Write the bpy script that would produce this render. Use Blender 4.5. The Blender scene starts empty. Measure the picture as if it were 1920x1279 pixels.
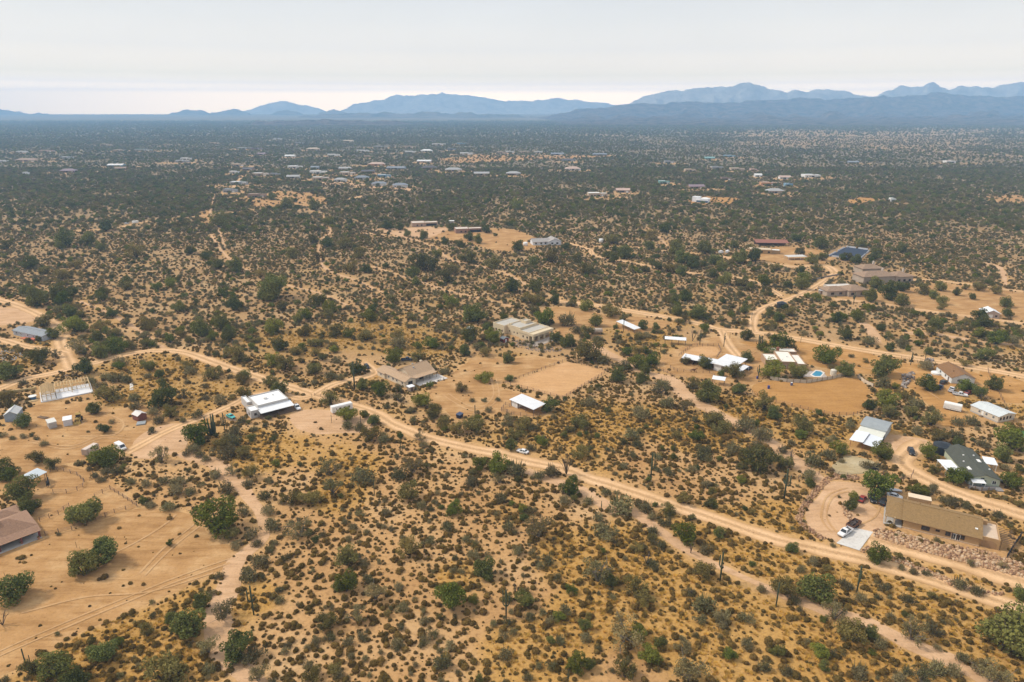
import bpy, math, random
import numpy as np
from mathutils import Vector, Matrix

SC = bpy.context.scene
# ------------------------------------------------------------------ camera, sky, sun, exposure
CAM_H = 120.0
PITCH = math.radians(18.83)
F = 1280.0
cam_data = bpy.data.cameras.new('camera')
cam_data.sensor_width = 36.0
cam_data.lens = 24.0
cam_data.clip_start = 1.0
cam_data.clip_end = 120000.0
cam = bpy.data.objects.new('camera', cam_data)
SC.collection.objects.link(cam)
cam.location = (0, 0, CAM_H)
cam.rotation_euler = (math.radians(90) - PITCH, 0, 0)
SC.camera = cam

SUN_VEC = Vector((-0.90, 0.22, 0.92)).normalized()
SUN_EL = math.asin(SUN_VEC.z)
SUN_ROT = math.atan2(SUN_VEC.x, SUN_VEC.y)

world = bpy.data.worlds.new("World")
SC.world = world
world.use_nodes = True
SKY_STRENGTH = 0.10
def build_world():
    nt = world.node_tree
    nt.nodes.clear()
    N, L = nt.nodes.new, nt.links.new
    out = N('ShaderNodeOutputWorld'); bg = N('ShaderNodeBackground')
    tc = N('ShaderNodeTexCoord')
    sep = N('ShaderNodeSeparateXYZ'); L(tc.outputs['Generated'], sep.inputs[0])
    mx = N('ShaderNodeMath'); mx.operation = 'MAXIMUM'; mx.inputs[1].default_value = 0.012
    L(sep.outputs['Z'], mx.inputs[0])
    cmb = N('ShaderNodeCombineXYZ')
    L(sep.outputs['X'], cmb.inputs['X']); L(sep.outputs['Y'], cmb.inputs['Y']); L(mx.outputs[0], cmb.inputs['Z'])
    sky = N('ShaderNodeTexSky'); sky.sky_type = 'NISHITA'; sky.sun_disc = False
    sky.sun_elevation = SUN_EL; sky.sun_rotation = SUN_ROT
    sky.altitude = 700; sky.air_density = 1.0; sky.dust_density = 3.0; sky.ozone_density = 1.0
    L(cmb.outputs[0], sky.inputs['Vector'])
    # thin veil of high cloud: pale grey-white mixed over the clear sky
    mp = N('ShaderNodeMapping'); mp.inputs['Scale'].default_value = (1.2, 1.2, 3.0)
    L(cmb.outputs[0], mp.inputs['Vector'])
    nz = N('ShaderNodeTexNoise'); nz.inputs['Scale'].default_value = 1.6; nz.inputs['Detail'].default_value = 5
    nz.inputs['Roughness'].default_value = 0.5
    L(mp.outputs[0], nz.inputs['Vector'])
    mr = N('ShaderNodeMapRange'); mr.inputs['From Min'].default_value = 0.3; mr.inputs['From Max'].default_value = 0.75
    mr.inputs['To Min'].default_value = 0.86; mr.inputs['To Max'].default_value = 0.92
    L(nz.outputs['Fac'], mr.inputs['Value'])
    mix = N('ShaderNodeMix'); mix.data_type = 'RGBA'
    L(mr.outputs[0], mix.inputs['Factor'])
    L(sky.outputs[0], mix.inputs[6])
    veil = N('ShaderNodeMapRange'); veil.inputs['From Min'].default_value = 0.0; veil.inputs['From Max'].default_value = 0.28
    veil.inputs['To Min'].default_value = 0.0; veil.inputs['To Max'].default_value = 1.0
    L(mx.outputs[0], veil.inputs['Value'])
    ramp = N('ShaderNodeValToRGB')
    e = ramp.color_ramp.elements
    while len(e) < len(VEIL): e.new(0.5)
    for el, (p, c) in zip(e, VEIL): el.position = p; el.color = tuple(x / VEIL_MAX for x in c) + (1,)
    L(veil.outputs[0], ramp.inputs[0])
    sc_ = N('ShaderNodeVectorMath'); sc_.operation = 'SCALE'; sc_.inputs['Scale'].default_value = VEIL_GAIN
    L(ramp.outputs[0], sc_.inputs[0])
    n2 = N('ShaderNodeTexNoise'); n2.inputs['Scale'].default_value = 3.0; n2.inputs['Detail'].default_value = 4
    L(mp.outputs[0], n2.inputs['Vector'])
    m2 = N('ShaderNodeMapRange'); m2.inputs['From Min'].default_value = 0.3; m2.inputs['From Max'].default_value = 0.7
    m2.inputs['To Min'].default_value = 0.965 * VEIL_GAIN; m2.inputs['To Max'].default_value = 1.02 * VEIL_GAIN
    L(n2.outputs['Fac'], m2.inputs['Value']); L(m2.outputs[0], sc_.inputs['Scale'])
    L(sc_.outputs[0], mix.inputs[7])
    L(mix.outputs[2], bg.inputs['Color'])
    bg.inputs['Strength'].default_value = SKY_STRENGTH
    L(bg.outputs[0], out.inputs['Surface'])
VEIL_MAX = 9.0
VEIL_GAIN = 8.6 * VEIL_MAX
VEIL = [(0.0, (8.3, 5.35, 2.65)), (0.063, (8.2, 5.3, 2.65)), (0.0875, (5.9, 4.0, 2.25)), (0.0987, (4.8, 3.3, 1.97)), (0.11, (3.5, 2.52, 1.52)), (0.125, (2.98, 2.17, 1.28)), (0.149, (2.27, 1.72, 1.04)), (0.187, (1.93, 1.5, 1.02)), (0.263, (1.45, 1.22, 0.97)), (0.39, (1.16, 1.05, 0.92)), (0.54, (0.92, 0.90, 0.88)), (1.0, (0.92, 0.92, 0.95))]
build_world()

sun_data = bpy.data.lights.new('sun', 'SUN')
sun_data.energy = 3.1
sun_data.angle = math.radians(8.0)
sun_data.color = (1.0, 0.915, 0.79)
sun = bpy.data.objects.new('sun', sun_data)
SC.collection.objects.link(sun)
sun.rotation_euler = (-SUN_VEC).to_track_quat('-Z', 'Y').to_euler()
sun.location = SUN_VEC * 500

SC.view_settings.view_transform = 'Standard'
SC.view_settings.look = 'None'
SC.view_settings.exposure = 0.24
SC.view_settings.gamma = 1.0
SC.view_settings.use_curve_mapping = False
SC.cycles.max_bounces = 5
SC.cycles.diffuse_bounces = 2
SC.cycles.glossy_bounces = 2
SC.cycles.transmission_bounces = 2
SC.cycles.volume_bounces = 2
SC.cycles.transparent_max_bounces = 6
SC.render.use_persistent_data = False

HAZE_DENSITY = 1.0 / 7600.0
HAZE_COLOR = (0.36, 0.63, 0.97)

# ------------------------------------------------------------------ helpers
rng = np.random.default_rng(7)
random.seed(11)
COS, SIN = math.cos(PITCH), math.sin(PITCH)

def G(u, v, z=0.0):
    """photo pixel -> point on the level plane at height z"""
    a = (u - 960.0) / F; b = (639.5 - v) / F
    dx, dy, dz = a, COS + b * SIN, -SIN + b * COS
    t = (z - CAM_H) / dz
    return Vector((dx * t, dy * t, z))

def at_depth(u, v, Y):
    a = (u - 960.0) / F; b = (639.5 - v) / F
    dx, dy, dz = a, COS + b * SIN, -SIN + b * COS
    t = Y / dy
    return (dx * t, Y, CAM_H + dz * t)

def pxm(v):
    """photo pixels per metre (across) on the ground in row v"""
    b = (639.5 - v) / F
    return F / (-CAM_H / (-SIN + b * COS))

def proj(X, Y, Z=0.0):
    d = Y * COS - (Z - CAM_H) * SIN
    u = 960 + F * X / np.maximum(d, 1e-3)
    v = 639.5 - F * (Y * SIN + (Z - CAM_H) * COS) / np.maximum(d, 1e-3)
    return u, v, d

LINK = SC.collection.objects.link

def tag(o, label=None, cat=None, group=None, kind=None):
    if label: o['label'] = label
    if cat: o['category'] = cat
    if group: o['group'] = group
    if kind: o['kind'] = kind
    return o

def empty(name, loc=(0, 0, 0), rz=0.0, label=None, cat=None, group=None):
    o = bpy.data.objects.new(name, None)
    o.empty_display_size = 0.5
    LINK(o)
    o.location = loc; o.rotation_euler = (0, 0, rz)
    return tag(o, label, cat, group)

def inst(name, mesh, parent=None, loc=(0, 0, 0), rot=(0, 0, 0), scale=(1, 1, 1)):
    o = bpy.data.objects.new(name, mesh)
    LINK(o)
    if parent is not None: o.parent = parent
    o.location = loc; o.rotation_euler = rot; o.scale = scale
    return o

class MB:
    def __init__(self): self.v = []; self.f = []
    def box(self, x0, y0, z0, x1, y1, z1):
        n = len(self.v)
        self.v += [(x0, y0, z0), (x1, y0, z0), (x1, y1, z0), (x0, y1, z0), (x0, y0, z1), (x1, y0, z1), (x1, y1, z1), (x0, y1, z1)]
        self.f += [tuple(n + i for i in q) for q in ((0, 3, 2, 1), (4, 5, 6, 7), (0, 1, 5, 4), (1, 2, 6, 5), (2, 3, 7, 6), (3, 0, 4, 7))]
        return self
    def ring(self, pts):
        n = len(self.v); self.v += [tuple(p) for p in pts]; return list(range(n, n + len(pts)))
    def loft(self, rings, cap0=True, cap1=True):
        R = [self.ring(r) for r in rings]
        k = len(R[0])
        for a, b in zip(R, R[1:]):
            for i in range(k):
                self.f.append((a[i], a[(i + 1) % k], b[(i + 1) % k], b[i]))
        if cap0: self.f.append(tuple(reversed(R[0])))
        if cap1: self.f.append(tuple(R[-1]))
        return self
    def tube(self, pts, radii, n=6):
        pts = [Vector(p) for p in pts]
        if not hasattr(radii, '__len__'): radii = [radii] * len(pts)
        rings = []
        for i, p in enumerate(pts):
            d = (pts[min(i + 1, len(pts) - 1)] - pts[max(i - 1, 0)])
            d = d.normalized() if d.length > 1e-9 else Vector((0, 0, 1))
            a = d.cross(Vector((0, 0, 1)))
            if a.length < 1e-3: a = d.cross(Vector((1, 0, 0)))
            a.normalize(); b = d.cross(a)
            rings.append([p + (a * math.cos(2 * math.pi * k / n) + b * math.sin(2 * math.pi * k / n)) * radii[i] for k in range(n)])
        return self.loft(rings)
    def beam(self, p, q, w, h=None):
        h = h or w
        p, q = Vector(p), Vector(q); d = (q - p).normalized()
        a = d.cross(Vector((0, 0, 1)))
        if a.length < 1e-3: a = Vector((1, 0, 0))
        a.normalize(); b = a.cross(d)
        return self.loft([[c + a * w / 2 * s + b * h / 2 * t for s, t in ((-1, -1), (1, -1), (1, 1), (-1, 1))] for c in (p, q)])
    def poly(self, pts):
        r = self.ring(pts); self.f.append(tuple(r)); return self
    def prism(self, pts, z0, z1):
        return self.loft([[(p[0], p[1], z0) for p in pts], [(p[0], p[1], z1) for p in pts]])
    def mesh(self, name, mat=None, smooth=False):
        me = bpy.data.meshes.new(name)
        me.from_pydata(self.v, [], self.f); me.update()
        if mat: me.materials.append(mat)
        if smooth: me.polygons.foreach_set('use_smooth', [True] * len(me.polygons))
        return me
    def build(self, name, mat=None, parent=None, smooth=False, **kw):
        return inst(name, self.mesh(name, mat, smooth), parent, **kw)

def quads_mesh(name, V, nper, mat, attr=None):
    """V: (n, nper, 3) -> mesh of n loose faces"""
    n = V.shape[0]
    me = bpy.data.meshes.new(name)
    me.vertices.add(n * nper); me.vertices.foreach_set('co', V.reshape(-1).astype(np.float32))
    me.loops.add(n * nper); me.loops.foreach_set('vertex_index', np.arange(n * nper, dtype=np.int32))
    me.polygons.add(n); me.polygons.foreach_set('loop_start', np.arange(0, n * nper, nper, dtype=np.int32))
    if attr is not None:
        a = me.attributes.new('leaf', 'FLOAT', 'FACE'); a.data.foreach_set('value', attr.astype(np.float32))
    me.materials.append(mat); me.update(); me.validate()
    return me

# ------------------------------------------------------------------ materials
def new_mat(name):
    m = bpy.data.materials.new(name); m.use_nodes = True
    nt = m.node_tree; b = nt.nodes['Principled BSDF']
    return m, nt, b, nt.nodes.new, nt.links.new

def ramp_node(nt, cols, pos=None):
    r = nt.nodes.new('ShaderNodeValToRGB'); els = r.color_ramp.elements
    pos = pos or [i / (len(cols) - 1) for i in range(len(cols))]
    els[0].position = pos[0]; els[0].color = (*cols[0], 1)
    els[1].position = pos[-1]; els[1].color = (*cols[-1], 1)
    for c, p in zip(cols[1:-1], pos[1:-1]):
        e = els.new(p); e.color = (*c, 1)
    return r

def noise_node(nt, scale, detail=4, rough=0.6, coord=None, dist=0.0):
    n = nt.nodes.new('ShaderNodeTexNoise'); n.inputs['Scale'].default_value = scale
    n.inputs['Detail'].default_value = detail; n.inputs['Roughness'].default_value = rough
    n.inputs['Distortion'].default_value = dist
    if coord is not None: nt.links.new(coord, n.inputs['Vector'])
    return n

MATS = {}
def mat(name, col, rough=0.8, var=0.12, scale=1.5, metal=0.0, spec=0.3, bump=0.0):
    """plain material with weathered tone variation (object space)"""
    if name in MATS: return MATS[name]
    m, nt, b, N, L = new_mat(name)
    tc = N('ShaderNodeTexCoord')
    n1 = noise_node(nt, scale, 5, 0.65, tc.outputs['Object'])
    r = ramp_node(nt, [tuple(c * (1 - var) for c in col), tuple(min(1, c * (1 + var * .6)) for c in col)], [0.3, 0.72])
    L(n1.outputs['Fac'], r.inputs[0]); L(r.outputs[0], b.inputs['Base Color'])
    b.inputs['Roughness'].default_value = rough; b.inputs['Metallic'].default_value = metal
    b.inputs['Specular IOR Level'].default_value = spec
    if bump:
        bp = N('ShaderNodeBump'); bp.inputs['Strength'].default_value = bump; bp.inputs['Distance'].default_value = 0.05
        n2 = noise_node(nt, scale * 8, 4, 0.6, tc.outputs['Object'])
        L(n2.outputs['Fac'], bp.inputs['Height']); L(bp.outputs[0], b.inputs['Normal'])
    MATS[name] = m
    return m

def leaf_mat(name, dark, light, alt=None, trans=0.25):
    m, nt, b, N, L = new_mat(name)
    at = N('ShaderNodeAttribute'); at.attribute_name = 'leaf'
    r = ramp_node(nt, [dark, light]); L(at.outputs['Fac'], r.inputs[0])
    oi = N('ShaderNodeObjectInfo')
    mix = N('ShaderNodeMix'); mix.data_type = 'RGBA'
    alt = alt or tuple(c * k for c, k in zip(light, (1.25, 0.95, 0.9)))
    mr = N('ShaderNodeMath'); mr.operation = 'MULTIPLY'; mr.inputs[1].default_value = 0.6
    L(oi.outputs['Random'], mr.inputs[0]); L(mr.outputs[0], mix.inputs['Factor'])
    L(r.outputs[0], mix.inputs[6]); mix.inputs[7].default_value = (*alt, 1)
    hv = N('ShaderNodeHueSaturation')
    m2 = N('ShaderNodeMath'); m2.operation = 'MULTIPLY'; m2.inputs[1].default_value = 7.31
    fr = N('ShaderNodeMath'); fr.operation = 'FRACT'
    L(oi.outputs['Random'], m2.inputs[0]); L(m2.outputs[0], fr.inputs[0])
    ma = N('ShaderNodeMapRange'); ma.inputs['To Min'].default_value = 0.7; ma.inputs['To Max'].default_value = 1.35
    L(fr.outputs[0], ma.inputs['Value']); L(ma.outputs[0], hv.inputs['Value']); L(mix.outputs[2], hv.inputs['Color'])
    d = N('ShaderNodeBsdfDiffuse'); t = N('ShaderNodeBsdfTranslucent'); ms = N('ShaderNodeMixShader')
    ms.inputs[0].default_value = trans
    L(hv.outputs[0], d.inputs['Color']); L(hv.outputs[0], t.inputs['Color'])
    L(d.outputs[0], ms.inputs[1]); L(t.outputs[0], ms.inputs[2])
    L(ms.outputs[0], nt.nodes['Material Output'].inputs['Surface'])
    nt.nodes.remove(b)
    return m

# ------------------------------------------------------------------ layout of bare ground (photo pixels, laid on the plain)
ROADS = {   # name: (pixel line, width m, tone, label words)
 'dirt_road': [
  ([(-400,850),(-60,748),(0,728),(50,710),(100,700),(135,690),(175,681),(212,671),(250,662),(300,657),(350,662),(400,679),(450,696),(505,714),(550,727),(590,740),(650,757),(700,773),(737,795),(775,811),(812,824),(880,840),(935,851),(985,864),(1060,880),(1110,899),(1185,922),(1260,947),(1340,973),(1440,1007),(1540,1031),(1615,1047),(1690,1070),(1765,1093),(1840,1117),(1920,1143),(2060,1190),(2400,1290)], 6.6, 1),
  ([(590,740),(625,721),(662,712),(700,701),(695,690),(680,680)], 5.5, 1),
  ([(235,850),(300,815),(350,793),(400,775),(440,757),(470,742),(520,738),(560,747),(590,742)], 5.0, 1),
  ([(135,690),(122,662),(113,640),(118,625),(100,606),(62,585),(30,572),(-40,552),(-300,480)], 7.0, 1),
  ([(-300,600),(-40,632),(0,636),(50,650),(90,656),(122,662)], 6.0, 1),
  ([(1040,560),(1052,566),(1115,572),(1190,585),(1265,597),(1320,610),(1355,619),(1412,623),(1475,632),(1550,645),(1631,659),(1680,666),(1763,679),(1830,690),(1920,706),(2020,724),(2400,790)], 8.0, 1),
  ([(1414,622),(1411,607),(1417,588),(1440,574),(1477,562),(1515,546),(1545,528),(1565,512)], 6.0, 1),
  ([(1320,477),(1420,491),(1487,500),(1545,498),(1565,510)], 8.0, 1),
  ([(1120,462),(1187,464),(1240,470),(1320,477)], 5.0, 1),
  ([(1060,455),(1105,468),(1116,480),(1187,493),(1287,511),(1387,521),(1440,540),(1465,556)], 5.0, 1),
  ([(1565,562),(1640,567),(1690,576),(1765,587),(1815,593),(1880,602),(1920,607),(2000,618),(2300,650)], 6.0, 1),
  ([(1710,526),(1740,525),(1815,533),(1920,547),(2000,555),(2300,580)], 5.0, 1),
  ([(1732,830),(1700,850),(1690,868),(1712,886),(1745,903),(1815,932),(1920,966),(2010,996),(2400,1110)], 8.5, 1),
  ([(1630,1008),(1690,1026),(1790,1052),(1900,1085),(1990,1108),(2300,1190)], 9.5, 1),
  ([(133,433),(173,432),(217,428),(267,417),(350,408),(400,402),(467,395),(517,388)], 4.0, 1),
  ([(437,354),(445,340),(452,334)], 6, 1),
  ([(640,378),(690,366),(740,360),(775,355)], 7, 1),
  ([(1352,620),(1360,636),(1370,652),(1384,668)], 6.0, 1),
 ],
 'tyre_track': [
  ([(-40,1248),(120,1178),(250,1124),(340,1088),(432,1056)], 0.6, 9), ([(-40,1239),(118,1169),(248,1116),(338,1080),(430,1048)], 0.6, 9),
  ([(262,1075),(300,1035),(340,1003),(372,978)], 0.6, 9), ([(272,1080),(310,1040),(350,1006),(382,982)], 0.6, 9),
  ([(150,1060),(230,1030),(300,990),(330,965)], 0.6, 9), ([(40,1150),(160,1120),(280,1110),(400,1075)], 0.6, 9),
  ([(60,830),(130,842),(190,822),(245,826)], 0.6, 9), ([(60,826),(130,837),(190,817),(245,820)], 0.6, 9), ([(180,770),(230,790),(215,815),(150,818)], 0.6, 9),
  ([(830,740),(870,765),(905,770),(935,745),(930,710)], 0.6, 9), ([(840,738),(876,760),(902,764),(925,742),(920,710)], 0.6, 9), ([(820,715),(860,705),(900,690),(960,680)], 0.6, 9),
  ([(1560,1000),(1540,970),(1552,930),(1590,915)], 0.6, 9), ([(1570,1000),(1550,970),(1562,932),(1592,922)], 0.6, 9), ([(1610,985),(1640,970),(1650,950)], 0.6, 9),
  ([(1660,690),(1700,705),(1740,735),(1790,765)], 0.6, 9), ([(1480,650),(1560,668),(1620,690),(1660,690)], 0.6, 9), ([(1580,570),(1680,560),(1780,550),(1900,565)], 0.6, 9), ([(1590,575),(1690,566),(1790,557),(1900,572)], 0.6, 9),
  ([(1300,690),(1350,676),(1400,668),(1430,650)], 0.6, 9), ([(1090,600),(1140,596),(1200,606),(1240,615)], 0.6, 9),
 ],
 'sandy_wash': [
  ([(340,848),(355,857),(400,868),(425,892),(450,913),(480,950),(492,975),(490,1010),(455,1045),(440,1062),(425,1110),(408,1160),(412,1200),(437,1235),(462,1265),(485,1300)], 5.0, 0),
  ([(985,883),(1035,900),(1085,917),(1122,940),(1150,956),(1192,960),(1217,980),(1250,1005),(1285,1030),(1322,1050),(1367,1070),(1413,1092),(1480,1120),(1560,1150),(1632,1172),(1710,1210),(1773,1235),(1826,1263),(1880,1300)], 4.2, 0),
  ([(1105,643),(1150,668),(1190,692),(1230,705),(1257,714),(1290,742),(1330,768),(1390,798),(1440,826),(1490,865),(1530,895),(1550,910)], 6.5, 0),
  ([(395,440),(425,480),(470,510),(540,535),(600,550),(650,572)], 2.4, 0),
  ([(575,392),(605,405),(620,432),(600,455),(607,500),(670,527),(720,550)], 2.4, 0),
  ([(680,437),(760,446),(810,462),(850,488),(935,508),(990,535),(1045,562)], 3.0, 0),
  ([(560,395),(590,385),(520,372)], 2.6, 0),
  ([(405,360),(395,395),(405,420),(425,470)], 2.4, 0),
  ([(1615,605),(1632,618),(1645,642)], 5.0, 0),
  ([(1700,625),(1752,626),(1840,641),(1920,648)], 4.5, 0),
  ([(1840,492),(1870,500),(1882,520),(1887,538)], 4.0, 0),
  ([(1210,425),(1235,445),(1260,470),(1290,490)], 2.4, 0),
  ([(700,500),(760,520),(840,545),(900,560),(960,575)], 2.2, 0),
  ([(150,565),(210,590),(260,620),(310,655)], 2.4, 0),
 ],
}
AREAS = {   # name: [(pixel polygon, tone)]
 'sandy_yard': [
  ([(0,815),(30,778),(70,757),(170,752),(215,768),(262,758),(330,785),(345,800),(262,838),(230,846),(160,862),(60,882),(0,862)], 2),
  ([(86,905),(92,888),(130,890),(158,905),(155,918),(125,925),(95,924)], 2),
  ([(-20,855),(120,868),(175,885),(215,905),(262,945),(258,953),(160,986),(75,1012),(62,985),(25,935),(-20,905)], 2),
  ([(372,398),(398,394),(410,404),(400,420),(384,420)], 2),
  ([(-90,1060),(0,1042),(75,1012),(160,985),(255,952),(300,955),(345,958),(375,975),(392,1000),(420,1020),(442,1027),(436,1062),(350,1096),(320,1116),(240,1150),(200,1166),(130,1192),(60,1240),(0,1275),(-90,1290)], 2),
  ([(240,848),(262,812),(310,796),(345,790),(356,818),(343,845),(300,862),(255,862)], 0),
  ([(535,775),(560,768),(600,766),(640,770),(680,778),(706,788),(690,812),(640,812),(600,816),(550,806)], 0),
  ([(795,745),(812,722),(850,700),(885,668),(930,672),(1000,668),(1060,676),(950,716),(940,728),(1050,752),(1030,775),(1000,782),(960,778),(900,775),(880,790),(850,786),(830,770)], 2),
  ([(1015,590),(1040,575),(1085,575),(1130,590),(1200,594),(1260,605),(1230,625),(1185,622),(1140,612),(1100,622),(1060,640),(1040,612),(1025,602)], 2),
  ([(1228,672),(1280,652),(1330,634),(1360,628),(1400,640),(1425,655),(1440,690),(1420,722),(1390,722),(1330,712),(1270,706),(1235,692)], 2),
  ([(1605,905),(1640,915),(1625,945),(1660,955),(1668,990),(1640,997),(1612,1034),(1567,1021),(1527,1003),(1510,980),(1517,952),(1537,922),(1562,897)], 0),
  ([(1660,812),(1741,824),(1747,835),(1712,850),(1690,872),(1672,850),(1652,828)], 0),
  ([(1600,735),(1650,725),(1660,700),(1720,690),(1780,720),(1800,760),(1830,800),(1760,800),(1740,760),(1700,720),(1640,740)], 3),
  ([(1650,690),(1700,680),(1780,690),(1840,700),(1850,712),(1790,730),(1720,715),(1690,705)], 3),
  ([(1838,690),(1920,715),(1960,740),(1920,760),(1860,752),(1830,735)], 3),
  ([(1560,560),(1700,545),(1760,530),(1920,550),(1960,560),(1960,605),(1815,592),(1760,585),(1690,574),(1640,566)], 2),
  ([(785,440),(850,428),(920,428),(965,431),(1008,448),(1003,466),(960,472),(930,470),(880,456),(800,450)], 2),
  ([(690,430),(760,428),(800,425),(850,428),(800,448),(760,445)], 0),
  ([(455,377),(520,358),(580,362),(625,378),(592,388),(480,388)], 2),
  ([(1285,375),(1320,368),(1385,372),(1370,382),(1300,384)], 3),
  ([(1585,378),(1610,370),(1640,372),(1635,382),(1600,385)], 3),
  ([(1850,368),(1925,366),(1930,382),(1855,380)], 2),
  ([(820,298),(900,291),(1010,292),(1150,291),(1100,297),(1010,299),(900,305),(850,307)], 2),
  ([(590,335),(700,348),(780,352),(765,358),(690,352),(600,345)], 0),
  ([(-20,575),(40,578),(80,594),(60,604),(0,611),(-20,612)], 0),
  ([(1392,472),(1480,460),(1540,470),(1560,480),(1545,496),(1480,496),(1410,486)], 2),
  ([(1380,640),(1430,640),(1500,640),(1640,665),(1680,690),(1650,705),(1600,700),(1540,690),(1440,660)], 3),
 ],
 'riding_arena': [
  ([(947,720),(1055,747),(1139,696),(1062,678)], 4),
  ([(1408,722),(1440,714),(1500,717),(1550,712),(1605,707),(1628,728),(1626,757),(1612,775),(1585,780),(1560,778),(1500,766),(1440,752),(1412,740)], 7),
  ([(1275,668),(1300,650),(1345,650),(1350,660),(1338,670),(1300,672)], 4),
 ],
 'grey_paddock': [
  ([(1558,878),(1590,852),(1625,862),(1652,868),(1650,885),(1600,898),(1570,895)], 5),
 ],
 'concrete_pad': [([(1568,1019),(1611,1033),(1637,998),(1602,990)], 6)],
}

def polyline_samples(px, step=2.0):
    P = [G(u, v) for u, v in px]
    out = []
    # Catmull-Rom for smooth bends
    for i in range(len(P) - 1):
        p0, p1, p2, p3 = P[max(i - 1, 0)], P[i], P[i + 1], P[min(i + 2, len(P) - 1)]
        n = max(2, int((p2 - p1).length / step))
        for k in range(n):
            t = k / n
            out.append(0.5 * ((2 * p1) + (p2 - p0) * t + (2 * p0 - 5 * p1 + 4 * p2 - p3) * t * t + (3 * p1 - p0 - 3 * p2 + p3) * t ** 3))
    out.append(P[-1])
    return out

ROAD_WORLD = []    # (samples Nx2, half width, tone, name)
for nm, lst in ROADS.items():
    for px, w, tone in lst:
        ROAD_WORLD.append((np.array([(p.x, p.y) for p in polyline_samples(px)]), w / 2, tone, nm))
AREA_WORLD = []
for nm, lst in AREAS.items():
    for px, tone in lst:
        AREA_WORLD.append((np.array([G(u, v)[:2] for u, v in px]), tone, nm))

def seg_dist(P, line):
    d = np.full(len(P), 1e9)
    A, B = line[:-1], line[1:]
    for i in range(0, len(A)):
        ab = B[i] - A[i]; L2 = max(float(ab @ ab), 1e-9)
        t = np.clip(((P - A[i]) @ ab) / L2, 0, 1)
        q = A[i] + t[:, None] * ab
        d = np.minimum(d, np.hypot(P[:, 0] - q[:, 0], P[:, 1] - q[:, 1]))
    return d

def inside(P, poly):
    x, y = P[:, 0], P[:, 1]; c = np.zeros(len(P), bool)
    n = len(poly)
    for i in range(n):
        x1, y1 = poly[i]; x2, y2 = poly[(i + 1) % n]
        if y1 == y2: continue
        k = ((y1 > y) != (y2 > y)) & (x < (x2 - x1) * (y - y1) / (y2 - y1) + x1)
        c ^= k
    return c

def bare_distance(P):
    """signed distance (m) to the nearest road, wash or cleared area: negative on it"""
    d = np.full(len(P), 60.0)
    for line, hw, tone, nm in ROAD_WORLD:
        lo, hi = line.min(0) - hw - 12, line.max(0) + hw + 12
        k = np.where((P[:, 0] > lo[0]) & (P[:, 0] < hi[0]) & (P[:, 1] > lo[1]) & (P[:, 1] < hi[1]))[0]
        if len(k) == 0: continue
        d[k] = np.minimum(d[k], seg_dist(P[k], line[::2] if len(line) > 60 else line) - hw)
    for poly, tone, nm in AREA_WORLD:
        lo, hi = poly.min(0) - 12, poly.max(0) + 12
        k = np.where((P[:, 0] > lo[0]) & (P[:, 0] < hi[0]) & (P[:, 1] > lo[1]) & (P[:, 1] < hi[1]))[0]
        if len(k) == 0: continue
        dd = seg_dist(P[k], np.vstack([poly, poly[:1]]))
        d[k] = np.minimum(d[k], np.where(inside(P[k], poly), -dd, dd))
    return d

def hard_ground(P):
    """raked arenas, pads and the driven part of roads: nothing grows there"""
    m = np.zeros(len(P), bool)
    for line, hw, tone, nm in ROAD_WORLD:
        lo, hi = line.min(0) - hw, line.max(0) + hw
        k = np.where((P[:, 0] > lo[0]) & (P[:, 0] < hi[0]) & (P[:, 1] > lo[1]) & (P[:, 1] < hi[1]))[0]
        if len(k): m[k] |= seg_dist(P[k], line[::2] if len(line) > 60 else line) < hw * (.85 if nm == 'dirt_road' else .6)
    for poly, tone, nm in AREA_WORLD:
        if nm in ('riding_arena', 'concrete_pad'): m |= inside(P, poly)
    return m

def vnoise(P, scale, seed=0, octaves=3):
    """cheap value noise in 0..1 on XY points"""
    out = np.zeros(len(P)); amp = 1.0; tot = 0.0
    for o in range(octaves):
        q = P / scale * (2 ** o)
        i = np.floor(q).astype(np.int64); f = q - i; f = f * f * (3 - 2 * f)
        def h(ix, iy):
            n = (ix * 374761393 + iy * 668265263 + (seed + o) * 974634777) & 0x7fffffff
            n = ((n ^ (n >> 13)) * 1274126177) & 0x7fffffff
            return ((n ^ (n >> 16)) & 0xffff) / 65535.0
        a = h(i[:, 0], i[:, 1]); b = h(i[:, 0] + 1, i[:, 1]); c = h(i[:, 0], i[:, 1] + 1); e = h(i[:, 0] + 1, i[:, 1] + 1)
        out += amp * ((a * (1 - f[:, 0]) + b * f[:, 0]) * (1 - f[:, 1]) + (c * (1 - f[:, 0]) + e * f[:, 0]) * f[:, 1])
        tot += amp; amp *= 0.5
    return out / tot

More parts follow.
